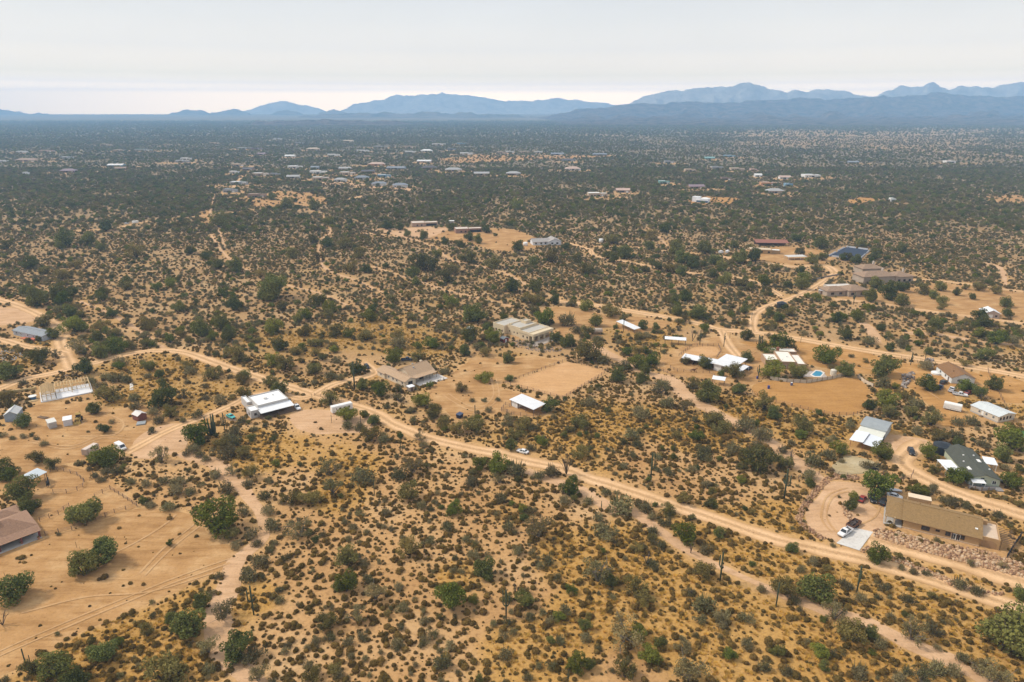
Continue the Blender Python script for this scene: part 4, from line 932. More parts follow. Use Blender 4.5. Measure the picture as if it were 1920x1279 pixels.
def gable(root, x0, y0, x1, y1, h, rise, wall_m, roof_m, axis='x', over=0.5, n=14, wname='wall', rname='roof', lip=0.035):
    """gabled block: walls with gable ends and a two-slope roof of courses"""
    mb = MB()
    if axis == 'x':
        ym = (y0 + y1) / 2
        mb.loft([[(x, y0, 0), (x, y1, 0), (x, y1, h), (x, ym, h + rise), (x, y0, h)] for x in (x0, x1)])
    else:
        xm = (x0 + x1) / 2
        mb.loft([[(x0, y, 0), (x1, y, 0), (x1, y, h), (xm, y, h + rise), (x0, y, h)] for y in (y0, y1)])
    w = mb.build(wname, wall_m, root)
    rf = MB()
    if axis == 'x':
        ym = (y0 + y1) / 2; k = rise / (ym - y0); ze = h - over * k + .12; zr = h + rise + .12
        slope_courses(rf, (x0 - over, y0 - over, ze), (x1 + over, y0 - over, ze), (x1 + over, ym, zr), (x0 - over, ym, zr), n, lip)
        slope_courses(rf, (x1 + over, y1 + over, ze), (x0 - over, y1 + over, ze), (x0 - over, ym, zr), (x1 + over, ym, zr), n, lip)
        rf.beam((x0 - over, ym, zr + .05), (x1 + over, ym, zr + .05), .3, .1)
    else:
        xm = (x0 + x1) / 2; k = rise / (xm - x0); ze = h - over * k + .12; zr = h + rise + .12
        slope_courses(rf, (x0 - over, y1 + over, ze), (x0 - over, y0 - over, ze), (xm, y0 - over, zr), (xm, y1 + over, zr), n, lip)
        slope_courses(rf, (x1 + over, y0 - over, ze), (x1 + over, y1 + over, ze), (xm, y1 + over, zr), (xm, y0 - over, zr), n, lip)
        rf.beam((xm, y0 - over, zr + .05), (xm, y1 + over, zr + .05), .3, .1)
    return w, rf.build(rname, roof_m, root)

def hip(root, x0, y0, x1, y1, h, pitch, wall_m, roof_m, over=0.7, n=12, rname='roof', wname='wall', lip=0.05):
    w = MB().box(x0, y0, 0, x1, y1, h).build(wname, wall_m, root)
    X0, Y0, X1, Y1 = x0 - over, y0 - over, x1 + over, y1 + over
    m = min(X1 - X0, Y1 - Y0) / 2
    rf = MB()
    zb = h - 0.05
    def rc(i, z): return [(X0 + i, Y0 + i, z), (X1 - i, Y0 + i, z), (X1 - i, Y1 - i, z), (X0 + i, Y1 - i, z)]
    rings = [rc(0, zb), rc(0, zb + .16)]
    for k in range(1, n + 1):
        i = m * k / n * 0.999; z = zb + .16 + i * pitch
        rings.append(rc(i, z - lip))
        if k < n: rings.append(rc(i, z))
    rf.loft(rings)
    return w, rf.build(rname, roof_m, root)

def flat_block(root, x0, y0, x1, y1, h, wall_m, deck_m, par=0.45, t=0.3, wname='wall', rname='roof'):
    w = MB()
    w.box(x0, y0, 0, x1, y0 + t, h + par).box(x0, y1 - t, 0, x1, y1, h + par)
    w.box(x0, y0 + t, 0, x0 + t, y1 - t, h + par).box(x1 - t, y0 + t, 0, x1, y1 - t, h + par)
    wo = w.build(wname, wall_m, root)
    ro = MB().box(x0 + t - .02, y0 + t - .02, h - .25, x1 - t + .02, y1 - t + .02, h).build(rname, deck_m, root)
    return wo, ro

def shade(root, x0, y0, x1, y1, h0, h1, roof_m, post_m=STEEL, nx=2, ny=2, rib=0.6, thick=0.08, over=0.3, roofname='roof', slope='y'):
    """open shade: posts and a low ribbed metal roof, falling from h1 to h0"""
    def z(x, y):
        t = (y - y0) / (y1 - y0) if slope == 'y' else (x - x0) / (x1 - x0)
        return h0 + (h1 - h0) * t
    X0, Y0, X1, Y1 = x0 - over, y0 - over, x1 + over, y1 + over
    rf = MB()
    rf.loft([[(X0, Y0, z(X0, Y0) + s), (X1, Y0, z(X1, Y0) + s), (X1, Y1, z(X1, Y1) + s), (X0, Y1, z(X0, Y1) + s)] for s in (0, thick)])
    k = int((X1 - X0) / rib) if slope == 'y' else int((Y1 - Y0) / rib)
    for i in range(1, k):
        if slope == 'y':
            x = X0 + (X1 - X0) * i / k
            rf.beam((x, Y0 + .02, z(x, Y0) + thick + .015), (x, Y1 - .02, z(x, Y1) + thick + .015), .07, .05)
        else:
            y = Y0 + (Y1 - Y0) * i / k
            rf.beam((X0 + .02, y, z(X0, y) + thick + .015), (X1 - .02, y, z(X1, y) + thick + .015), .07, .05)
    r = rf.build(roofname, roof_m, root)
    for i in range(nx):
        for j in range(ny):
            x = x0 + (x1 - x0) * i / (nx - 1) if nx > 1 else (x0 + x1) / 2
            y = y0 + (y1 - y0) * j / (ny - 1)
            MB().box(x - .08, y - .08, 0, x + .08, y + .08, z(x, y) + .01).build('post', post_m, root)
    return r

def chimney(root, x, y, z0, z1, m, s=0.5):
    o = MB().box(x - s, y - s, z0, x + s, y + s, z1).build('chimney', m, root)
    MB().box(x - s - .12, y - s - .12, z1 + .002, x + s + .12, y + s + .12, z1 + .2).box(x - s * .5, y - s * .5, z1 + .2, x + s * .5, y + s * .5, z1 + .5).build('cap', m, o)
def vent(root, x, y, z, m=None, s=.25, h=.5):
    MB().box(x - s, y - s, z, x + s, y + s, z + h).box(x - s * 1.3, y - s * 1.3, z + h, x + s * 1.3, y + s * 1.3, z + h + .08).build('roof_vent', m or GREY_METAL, root)

def panel_wall(root, x0, x1, n, y, z0, z1, m, name='wall_panel'): pass

# --- front right: long tan ranch house behind red rocks
def front_house():
    tan = mat('tan_stucco', (0.42, 0.26, 0.12), 0.9, 0.1, 0.7, bump=0.2); roofm = mat('tan_shingle', (0.27, 0.17, 0.072), 0.95, 0.22, 1.8, bump=0.3)
    fr = place2((1692, 989), (1872, 1034), 12.5); L = fr[2]
    r = house_root('ranch_house', fr, 'long tan ranch house with a brown shingle roof above the red rock bank', 'house', 'the long tan ranch house')
    x1 = L * 0.80
    gable(r, 0, 0, x1, 12.5, 2.9, 2.6, tan, roofm, 'x', 0.55, 24)
    MB().box(-.3, -.25, 0, x1 + .02, -0.002, .35).build('stone_base', mat('pale_stone', (0.5, 0.36, 0.24), 0.95, .25, 2), r)
    # porch on the near left end under a lower roof
    rf = MB(); slope_courses(rf, (-5.0, -.2, 2.6), (-.45, -.2, 2.6), (-.45, 6.6, 4.6), (-5.0, 6.6, 4.6), 12)
    slope_courses(rf, (-.45, 12.6, 2.9), (-5.0, 12.6, 2.9), (-5.0, 6.6, 4.6), (-.45, 6.6, 4.6), 10)
    rf.build('porch_roof', roofm, r)
    for x, y in ((-4.7, .2), (-2.4, .2), (-4.7, 4), (-4.7, 8), (-4.7, 12)):
        MB().box(x - .2, y - .2, 0, x + .2, y + .2, 2.75).build('porch_post', mat('cream_post', (.55, .42, .28), .9, .1), r)
    MB().box(-5.2, -.6, .0, -.3, 12.5, .25).build('porch_floor', CONC, r)
    # right wing: lower flat terrace with an arched front
    w = MB(); X0, X1 = x1, L
    w.box(X0 + .02, 0.6, 0, X1, 10.5, 2.75)
    w.build('terrace_wall', tan, r)
    MB().box(X0 + .3, 0.9, 2.75, X1 - .3, 10.2, 2.82).build('terrace_floor', mat('terrace_deck', (.58, .45, .33), .9, .1), r)
    p = MB(); p.box(X0 + .02, .6, 2.752, X1, .85, 3.25).box(X1 - .25, .85, 2.752, X1, 10.25, 3.25).box(X0 + .02, 10.25, 2.752, X1, 10.5, 3.25); p.build('parapet', tan, r)
    # arch: flat panel with a curved head, recess shade painted as darker wall tan
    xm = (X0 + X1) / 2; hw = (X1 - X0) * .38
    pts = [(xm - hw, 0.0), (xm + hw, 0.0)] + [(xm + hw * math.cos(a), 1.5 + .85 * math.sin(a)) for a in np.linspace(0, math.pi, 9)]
    mb = MB(); mb.loft([[(x, .585, z) for x, z in pts], [(x, .56, z) for x, z in pts]]); mb.build('arch_shade_panel', mat('arch_shade', (.33, .20, .10), .95, .1), r)
    for fx, w_, h_, z_ in ((.30, 2.2, 1.4, .9), (.46, 1.1, .7, 1.5), (.595, 1.3, 1.4, .9), (.78, 1.3, 1.4, .9)):
        window(r, (fx * x1, 0, z_), 'f', w_, h_, FRAME_B)
    for k in (0, 1): window(r, (.675 * x1 + k * 1.15 - .1, 0, .12), 'f', 1.1, 2.15, FRAME_W, 'french_door')
    for k, x in enumerate((.655, .712)): MB().box(x * x1 - .12 + (k * .35 - .1), -.08, .7, x * x1 + .12 + (k * .35 - .1), -.002, 2.3).build('shutter', FRAME_B, r)
    MB().box(x1 * .93, 2.2, 4.05, x1 * .965, 3.0, 4.25).build('skylight', WHITE, r, rot=(0, 0, 0))
    for fx, y in ((.2, 8), (.5, 7.6), (.72, 5)): vent(r, fx * x1, y, 4.6, roofm, .15, .6)
    MB().box(x1 + 1.0, 8.5, 2.82, x1 + 2.2, 9.6, 4.2).build('stair_hood', tan, r)
    # trellis on the right end
    m = MB(); m.box(L + .3, 1, 0, L + .42, 1.12, 2.6).box(L + 3.5, 1, 0, L + 3.62, 1.12, 2.6).box(L + 3.5, 9, 0, L + 3.62, 9.12, 2.6)
    for k in range(9): m.box(L + .05, 1 + k, 2.6, L + 3.9, 1.1 + k, 2.75)
    m.build('trellis', WOOD, r)
    return r
front_house()
def shipping_box():
    fr = place2((1701, 944), (1744, 953), 2.6)
    r = house_root('storage_container', fr, 'long tan shipping container behind the ranch house', 'container')
    m = mat('container_tan', (.50, .33, .17), .7, .1); L = fr[2]
    b = MB().box(0, 0, 0, L, 2.6, 2.5)
    n = int(L / .45)
    for k in range(n): b.box(.1 + k * .45, -.05, .15, .3 + k * .45, -.002, 2.35)
    b.build('body', m, r); MB().box(-.04, -.04, 2.502, L + .04, 2.64, 2.58).build('roof', mat('container_top', (.72, .58, .42), .7, .1), r)
    for k in (0, 1): MB().box(-.06, .1 + k * 1.22, .1, -.002, 1.28 + k * 1.22, 2.4).build('door', m, r)
shipping_box()
def long_trailer_roof():
    fr = place2((1760, 962), (1803, 972), 1.6)
    r = house_root('garden_wall', fr, 'low pale capped wall behind the ranch house roof', 'wall')
    MB().box(0, 0, 0, fr[2], .35, 1.0).build('wall', mat('wall_stucco', (.5, .36, .22), .9, .1), r)
    MB().box(-.05, -.06, 1.002, fr[2] + .05, .41, 1.1).build('cap', WHITE, r)
long_trailer_roof()

# --- beige gabled house, middle
def beige_house():
    wall = mat('beige_stucco', (.64, .54, .40), .9, .08, .7, bump=.15); roofm = mat('pinkish_tile', (.45, .31, .195), .95, .2, 2.0, bump=.3)
    fr = place3((760, 727), (826, 710), (702, 706)); a, th, L, W = fr
    r = house_root('beige_house', fr, 'beige stucco house with a brown tile gable roof at the end of the branch road', 'house', 'the beige gabled house')
    gable(r, 5.8, 3.2, L, 14.5, 3.0, 2.9, wall, roofm, 'x', .6, 20)
    gable(r, 0, 0, 5.8 - .02, W * .72, 2.9, 1.25, wall, roofm, 'y', .5, 10, 'wing_wall', 'wing_roof')
    gable(r, -.6, W * .72 + .05, 6.4, W, 2.7, 1.4, wall, roofm, 'y', .5, 10, 'garage_wall', 'garage_roof')
    for y in (2.2, 6.5, 9.5, 13): window(r, (0, y, 1.0), 'l', 1.3, 1.2, FRAME_W)
    window(r, (-.6, W * .86, 1.0), 'l', 1.2, 1.2)
    window(r, (2.9, 0, .5), 'f', 2.4, 1.9, FRAME_B); window(r, (15, 3.2, .9), 'f', 1.8, 1.4)
    window(r, (11.5, 3.2, .15), 'f', 2.4, 2.1, FRAME_B, 'patio_door')
    shade(r, 6.4, 0.2, L - .4, 3.15, 2.7, 2.95, roofm, WOOD, 4, 2, 1.0, .15, .25, 'patio_roof')
    MB().box(5.8, -4.6, 0, L + 2.5, 3.18, .16).build('patio', mat('patio_pale', (.58, .53, .48), .9, .1), r)
    for k in range(7): MB().box(7 + k * 1.9, -4.4, .16, 7.6 + k * 1.9, -3.9, .8).box(7.1 + k * 1.9, -4.3, .8, 7.5 + k * 1.9, -4.0, 1.15).build('patio_planter', WHITE, r)
    chimney(r, L - 1.2, 11, 2.5, 5.6, wall, .45); vent(r, 10, 7, 5, GREY_METAL); vent(r, 13, 12, 4.6, GREY_METAL)
beige_house()
def well_house():
    a = G(768, 735)
    r = empty('pump_shed', a, math.radians(38), 'small pale cube shed on the patio corner of the beige gabled house', 'shed')
    MB().box(0, 0, 0, 2.6, 2.4, 2.1).build('wall', mat('shed_wall', (.35, .27, .20), .9, .1), r); MB().box(-.25, -.25, 2.102, 2.85, 2.65, 2.24).build('roof', WHITE_METAL, r); door(r, (1.3, 0, 0), 'f', .9, 1.8, FRAME_B)
well_house()

# --- white flat-roofed house
def white_house():
    wall = mat('grey_white_stucco', (.50, .48, .46), .9, .08, .7); deck = mat('white_roof_coat', (.80, .80, .79), .7, .05, .6)
    fr = place3((490, 783), (548, 769), (461, 757)); L, W = fr[2], fr[3]
    r = house_root('flat_roof_house', fr, 'white flat roofed house with stepped tiers and a metal porch beside the sandy turning area', 'house', 'the flat white house')
    flat_block(r, 0, 3.0, L, W - 3, 3.9, wall, deck, .4)
    flat_block(r, -3.6, 1.2, -.02, 7, 3.0, wall, deck, .35, .3, 'wing_wall', 'wing_roof')
    flat_block(r, -2.0, W - 7, -.02, W + 1, 3.0, wall, deck, .35, .3, 'rear_wing_wall', 'rear_wing_roof')
    MB().box(-2.5, 7.1, 0, -.02, W - 7.1, 2.2).build('courtyard_wall', mat('tan_court', (.42, .31, .21), .9, .1), r)
    window(r, (-3.6, 3.5, 1.0), 'l', 1.2, 1.1, FRAME_B); window(r, (-1.8, 1.2, 1.0), 'f', 1.0, 1.1, FRAME_B)
    for x in (2.2, 5.6, 9.2): window(r, (x, 3.0, .6), 'f', 1.8, 1.7, FRAME_B)
    door(r, (7.4, 3.0, 0.1), 'f')
    shade(r, -.2, -1.6, L + .4, 2.9, 2.55, 3.15, WHITE_METAL, STEEL, 5, 2, .5)
    MB().box(-.6, -2.4, 0, L + .8, 2.98, .22).build('porch_floor', WOOD, r)
    rl = MB(); [rl.beam((-.5, -2.3, z), (L + .7, -2.3, z), .06) for z in (.6, 1.1)]; rl.build('porch_rail', STEEL, r)
    vent(r, 5, 9, 3.9, WHITE, .6, .8); vent(r, 9, 11, 3.9, WHITE, .3, .5)
white_house()

# --- pueblo style adobe
def adobe_house():
    wall = mat('cream_adobe', (.62, .50, .33), .95, .08, .6, bump=.2); deck = mat('pale_deck', (.44, .41, .36), .9, .12, .5)
    fr = place3((1000, 642), (1045, 632), (920, 622)); L, W = fr[2], fr[3]
    r = house_root('adobe_house', fr, 'cream pueblo style adobe house with several flat roof levels and parapets', 'house', 'the cream adobe house')
    flat_block(r, 0, 3.2, L, 11, 4.2, wall, deck, .5)
    flat_block(r, 1.0, 11.02, L - 1.5, 21, 5.0, wall, deck, .5, .3, 'middle_wall', 'middle_roof')
    flat_block(r, -1.2, 21.04, L - 3, W, 4.6, wall, deck, .5, .3, 'garage_wall', 'garage_roof')
    flat_block(r, 10, 15, 14, 19, 6.2, wall, deck, .4, .3, 'tower_wall', 'tower_roof')
    # covered porch with thick piers at the near end
    for x in (.5, 4.8, 9.4, L - .5): MB().box(x - .5, 0.2, 0, x + .5, 1.2, 3.0).build('porch_pier', wall, r)
    flat_block(r, -.1, -.1, L + .1, 3.16, 3.5, wall, deck, .45, .3, 'porch_beam', 'porch_roof') if False else MB().box(-.1, -.1, 3.0, L + .1, 3.16, 4.4).build('porch_beam', wall, r)
    for x in (2.6, 7, 12): window(r, (x, 3.2, .2), 'f', 2.0, 2.2, FRAME_B, 'patio_door')
    for y in (4.6, 7.6): window(r, (0, y, 1.1), 'l', 1.0, 1.1, FRAME_B)
    for y in (13, 15.5, 19): window(r, (1.0, y, 1.6), 'l', .8, .8, FRAME_B)
    for y in (22.8, 25.0, 27.6): window(r, (-1.2, y, 1.2), 'l', .9, 1.1, FRAME_B)
    for k in range(9): MB().tube([(0 - .5, 3.8 + k * .8, 3.3), (.2, 3.8 + k * .8, 3.3)], .09).build('viga', WOOD, r)
    chimney(r, 3, 20, 4, 5.6, wall, .5); vent(r, 8, 14, 4.3); vent(r, 6, 25, 3.9)
    MB().box(-7, -6, 0, L, -.12, .12).build('patio', mat('patio_stone', (.40, .33, .27), .95, .2), r)
adobe_house()
def red_shed():
    a = G(944, 643)
    r = empty('red_shed', a, math.radians(36), 'little red shed with a pale roof left of the cream adobe house', 'shed')
    gable(r, 0, 0, 3.4, 3.0, 2.0, .7, mat('red_boards', (.22, .045, .035), .8, .15), GREY_METAL, 'y', .25, 5); door(r, (1.7, 0, 0), 'f', .9, 1.8, FRAME_W)
red_shed()

# --- flat white-roofed ranch by the pool
def pool_house():
    wall = mat('brown_stucco', (.40, .26, .16), .9, .1, .7); deck = mat('cream_roof_coat', (.74, .70, .62), .7, .06, .5)
    fr = place2((1437, 691), (1505, 694), 14); L = fr[2]
    r = house_root('pool_house', fr, 'tan flat roofed house with pale roof decks behind the swimming pool', 'house', 'the pool house')
    flat_block(r, 0, 3, 6.5, 13, 3.0, wall, deck, .35)
    flat_block(r, 6.52, 0, L - 3.2, 16, 3.6, wall, deck, .35, .3, 'middle_wall', 'middle_roof')
    flat_block(r, L - 3.18, -1, L + 1, 13, 3.1, wall, deck, .35, .3, 'wing_wall', 'wing_roof')
    flat_block(r, 5, 16.04, L + 1, 22, 3.3, wall, deck, .35, .3, 'rear_wall', 'rear_roof')
    chimney(r, 9, 18, 3, 4.8, mat('brick_red', (.30, .12, .07), .9, .2), .6); vent(r, 11, 8, 3.6, WHITE); vent(r, 4, 8, 3.0, WHITE)
    for x in (8.5, 11.5): window(r, (x, 0, .9), 'f', 1.5, 1.3)
    window(r, (L - 1, -1, .2), 'f', 2.0, 2.1, FRAME_B, 'patio_door'); window(r, (3, 3, .9), 'f', 1.5, 1.2)
    MB().box(L - 3, -9, 0, L + 9, -1.02, .1).build('patio', mat('patio_grey', (.42, .36, .32), .95, .2), r)
pool_house()
def pool():
    pts = [(1522,703),(1530,696),(1538,697),(1543,700),(1538,706),(1528,706)]
    c = G(1532, 701)
    o = empty('swimming_pool', c, 0, 'small blue swimming pool with a pale rim below the tan flat roofed house', 'pool')
    KEEP_OUT.append((c + Vector((-6, -5, 0)), 0.0, 14, 10))
    P = [G(u, v) - c for u, v in pts]; ctr = sum(P, Vector()) / len(P)
    rim = MB()
    big = [ctr + (p - ctr) * 1.35 for p in P]
    n = len(P)
    rim.loft([[(p.x, p.y, .12) for p in big], [(p.x, p.y, .2) for p in big], [(p.x, p.y, .2) for p in P], [(p.x, p.y, .05) for p in P]], False, False)
    rim.build('rim', mat('pool_rim', (.66, .62, .56), .8, .06), o)
    m, nt, b, N, L = new_mat('pool_water'); b.inputs['Base Color'].default_value = (.06, .27, .42, 1); b.inputs['Roughness'].default_value = .12
    bp = N('ShaderNodeBump'); bp.inputs['Strength'].default_value = .2; nz = noise_node(nt, 1.5, 3); L(nz.outputs['Fac'], bp.inputs['Height']); L(bp.outputs[0], b.inputs['Normal'])
    MB().poly([(p.x, p.y, .13) for p in P]).build('pool_water', m, o)
pool()

# --- carport, stable and the small shades of the horse property
def shades():
    fr = place3((1373, 703), (1395, 687), (1338, 693)); L, W = fr[2], fr[3]
    r = house_root('carport', fr, 'large white roofed carport joined to the long stable row', 'carport', 'the white carport')
    shade(r, 0, 0, L, W, 3.3, 3.7, WHITE_METAL, STEEL, 3, 3, .5, .35, .5, slope='x')
    MB().box(.2, W - 4.0, 0, L * .55, W - .2, 3.1).build('store_room', WHITE, r); door(r, (2.2, W - 4.0, 0), 'f', 1.0, 2.1, WHITE)
    fr = place2((1378, 704), (1393, 694), 3.2)
    r = house_root('carport_awning', fr, 'narrow white awning on the right side of the white carport', 'awning')
    shade(r, 0, -2.6, fr[2], .0, 2.5, 2.8, WHITE_METAL, FRAME_W, 2, 2, .6, .1, .15)
    fr = place2((1278, 680), (1342, 692), 5.2)
    r = house_root('horse_stable', fr, 'long low stable row with a narrow white metal roof left of the carport', 'stable', 'the long stable row')
    shade(r, 0, 0, fr[2], fr[3], 2.5, 3.0, WHITE_METAL, STEEL, 7, 2, .5, .1, .3)
    MB().box(0, fr[3] - .1, 0, fr[2], fr[3], 2.4).build('back_wall', mat('stable_board', (.22, .16, .12), .9, .2), r)
    for k in range(1, 6): MB().box(fr[2] * k / 6 - .04, .1, 0, fr[2] * k / 6 + .04, fr[3] - .12, 1.6).build('stall_partition', STEEL, r)
    for A, B, C, name, lab, ph, h in (
      ((1189,627),(1196,624),(1160,611),'ramada','long white horse shade lying at an angle in the upper yard','the angled long shade',2.9),
      ((1285,648),(1290,645),(1247,647),'ramada','white horse shade beside the small pen above the stable row','the pen shade',2.9),
      ((1357,724),(1362,720),(1335,722),'ramada','smallest white shade roof in the paddock below the carport','the small paddock shade',2.7),
      ((65,913),(90,902),(48,906),'ramada','silvery metal shade roof over the round pen on the left','the round pen shade',3.0)):
        fr = place3(A, B, C)
        r = house_root(name, fr, lab, 'shade', ph)
        shade(r, 0, 0, fr[2], fr[3], h, h + .35, WHITE_METAL if 'silvery' not in lab else mat('silver_roof', (.58, .63, .66), .35, .06, .5, .2), STEEL, 2, 4 if fr[3] > 9 else 2, .5, .08, .3, slope='x')
    fr = place3((1000, 779), (1022, 772), (956, 762)); L, W = fr[2], fr[3]
    r = house_root('horse_barn', fr, 'open white roofed barn below the square riding arena', 'barn', 'the open white barn')
    shade(r, 0, 0, L, W, 2.9, 3.3, WHITE_METAL, STEEL, 2, 4, .45, .1, .6, slope='x')
    MB().box(.1, W - 3.6, 0, L - .3, W - .1, 2.6).build('tack_room', WHITE, r); door(r, (.1, W - 1.8, 0), 'l', 1.0, 2.0, FRAME_W)
    for k in range(1, 4): [MB().beam((.1, k * (W - 4) / 4, z), (L, k * (W - 4) / 4, z), .06).build('stall_rail', STEEL, r) for z in (.6, 1.3)]
shades()

# --- brown gable house, mobile home, green home, metal barn on the right
def right_side():
    white_wall = mat('white_siding', (.66, .67, .66), .8, .06); brown = mat('brown_shingle', (.235, .125, .055), .95, .2, 1.8, bump=.3)
    fr = place2((1783, 719), (1826, 721), 15.5); L, W = fr[2], fr[3]
    r = house_root('gable_house', fr, 'white walled house with a rusty brown gable roof among parked vehicles', 'house', 'the brown gabled house')
    gable(r, 0, 0, L, W, 2.9, 2.0, white_wall, brown, 'y', .55, 18)
    window(r, (L * .3, 0, 1), 'f', 1.2, 1.2); window(r, (L * .7, 0, 1), 'f', 1.2, 1.2); window(r, (0, 6, 1), 'l', 1.4, 1.2); window(r, (0, 11, 1), 'l', 1.4, 1.2); door(r, (0, 3, 0), 'l')
    vent(r, 2.5, 5, 4.2, brown, .15, .4)
    fr = place2((1772, 706), (1791, 706), 3.5)
    r = house_root('awning', fr, 'small flat white awning on posts left of the brown gabled house', 'awning')
    shade(r, 0, 0, fr[2], 3.6, 2.6, 2.8, WHITE_METAL, STEEL, 2, 2, .6)
    # white mobile home
    fr = place3((1870, 793), (1901, 787), (1821, 772)); L, W = fr[2], fr[3] * 1.05
    r = house_root('mobile_home', fr, 'cream mobile home with a shallow pale grey metal roof', 'mobile home', 'the cream mobile home')
    cream = mat('cream_siding', (.58, .50, .39), .8, .08); grey_g = mat('grey_gable', (.40, .38, .36), .8, .1)
    gable(r, 0, 0, L, W, 2.7, .95, cream, mat('pale_roof', (.58, .61, .61), .5, .1, .6), 'y', .35, 16, lip=.02)
    for y in (2, 5, 8, 11, 13.6):
        if y < W - 1: window(r, (0, y, 1.1), 'l', 1.0, 1.1, FRAME_W)
    for x in (1.4, 3.2, 5.0, 6.8): window(r, (x, 0, .9), 'f', 1.0, 1.3, FRAME_B)
    door(r, (0, 6.6, .3), 'l', .95, 2.0, WHITE); MB().box(-.06, 0, 0, -.002, W, .55).build('skirting', grey_g, r)
    MB().box(-1.2, 6, 0, -.08, 7.2, .3).build('step', WOOD, r); vent(r, 3, 5, 3.2, WHITE, .15, .3); vent(r, 6, 9, 3.2, WHITE, .15, .3)
    # pale green manufactured home with a dark roof
    fr = place3((1815, 909), (1863, 908), (1778, 853)); L, W = fr[2] * 1.05, fr[3]
    r = house_root('green_home', fr, 'pale green manufactured home with a dark olive shingle roof', 'mobile home', 'the green home')
    sage = mat('sage_siding', (.44, .47, .35), .8, .08); dk = mat('olive_shingle', (.085, .088, .070), .95, .25, 1.8, bump=.3)
    gable(r, 0, 0, L, W, 2.75, 1.5, sage, dk, 'y', .5, 20)
    window(r, (L * .82, 0, .9), 'f', 1.3, 1.4, FRAME_W); window(r, (L * .42, 0, 1.6), 'f', 1.0, 1.5, mat('dark_green_frame', (.03, .05, .04), .7)); window(r, (0, 4, 1), 'l', 1.2, 1.1); window(r, (0, 8, 1), 'l', 1.2, 1.1)
    door(r, (L * .5, 0, .2), 'f', 1.0, 2.0, mat('dark_green', (.03, .07, .06), .7))
    shade(r, .2, -2.4, L * .42, -.1, 2.3, 2.55, WHITE_METAL, FRAME_W, 2, 2, .5, .08, .2, 'porch_roof')
    MB().box(0, -3, 0, L + .3, -.03, .35).build('deck', mat('grey_deck', (.28, .26, .25), .9, .2), r)
    for (x, y, s) in ((L * .2, 6, 1), (L * .2, 10, 1), (L * .35, 14, 1), (L * .75, 15, 1), (L * .9, 6, 1)): vent(r, x, y, 2.9 + 1.45 * (1 - abs(x - L / 2) / (L / 2)), WHITE, .18, .25)
    for x, y in ((L * .18, 5), (L * .75, 11)): MB().box(x - .5, y - .9, 2.9 + 1.5 * (1 - abs(x - L / 2) / (L / 2)) + .02, x + .5, y + .9, 2.9 + 1.5 * (1 - abs(x - L / 2) / (L / 2)) + .3).build('skylight', WHITE, r)
    for (A, B, d, lab) in (((1772, 892), (1796, 893), 6.0, 'white patio awning on the left side of the green home'), ((1846, 881), (1866, 884), 4.5, 'white patio awning on the right side of the green home')):
        fr = place2(A, B, d)
        q = house_root('patio_awning', fr, lab, 'awning'); shade(q, 0, 0, fr[2], d, 2.5, 2.8, WHITE_METAL, FRAME_W, 2, 3, .45)
    # metal barn with lean-to and open shade
    fr = place3((1640, 850), (1672, 811), (1592, 838)); L, W = fr[2], fr[3]
    r = house_root('metal_barn', fr, 'grey metal barn with a curved roof and two lower white lean-to roofs', 'barn', 'the grey metal barn')
    gm = mat('barn_sheet', (.40, .43, .44), .55, .1, .6)
    x0 = L * .60
    n = 9; arc = [(x0 + (L + 1.0 - x0) * t, 3.4 + 1.1 * math.sin(math.pi * (.08 + .84 * t))) for t in np.linspace(0, 1, n)]
    MB().loft([[(x0, y, 0), (L + 1, y, 0)] + [(x, y, z) for x, z in reversed(arc)] for y in (0, W)]).build('wall', gm, r)
    rf = MB()
    for (xa, za), (xb, zb) in zip(arc, arc[1:]): rf.loft([[(xa, -.4, za + .02 + s), (xb, -.4, zb + .02 + s), (xb, W + .4, zb + .02 + s), (xa, W + .4, za + .02 + s)] for s in (0, .08)])
    for k in range(1, 26): rf.beam((arc[1][0], W * k / 26, arc[1][1] + .12), (arc[4][0], W * k / 26, arc[4][1] + .12), .05, .04)
    rf.build('roof', GREY_METAL, r)
    cream_r = mat('cream_metal', (.66, .66, .58), .5, .08, .5)
    shade(r, L * .40, 0, x0 - .25, W, 2.85, 3.15, cream_r, STEEL, 2, 3, .5, .08, .2, 'lean_to_roof', slope='x')
    MB().box(L * .41, .05, 0, x0 - .06, .12, 2.8).build('lean_to_wall', mat('dark_green_sheet', (.05, .08, .07), .6), r)
    # open shade in two pitched halves
    for k in (0, 1):
        ya, yb = (W * .5 + .02, W + .4) if k else (-.4, W * .5 - .02)
        za, zb = (3.05, 2.7) if k else (2.35, 2.6)
        q = MB(); q.loft([[(-.4, ya, za + s), (L * .40 - .05, ya, za + s + .35), (L * .40 - .05, yb, zb + s + .35), (-.4, yb, zb + s)] for s in (0, .08)])
        for j in range(1, 14):
            x = -.4 + (L * .4 + .3) * j / 14; dz = .35 * j / 14
            q.beam((x, ya, za + .095 + dz), (x, yb, zb + .095 + dz), .05, .04)
        q.build('shade_roof', mat('bluish_white_metal', (.68, .71, .76), .4, .05, .5), r)
    for x in (0, L * .2, L * .38):
        for y in (.1, W / 2, W - .1): MB().box(x - .07, y - .07, 0, x + .07, y + .07, 2.4).build('post', mat('red_post', (.20, .05, .035), .7), r)
    MB().box(L + 1.002, W * .25, 0, L + 1.06, W * .75, 3.0).build('barn_door', WHITE, r)
right_side()

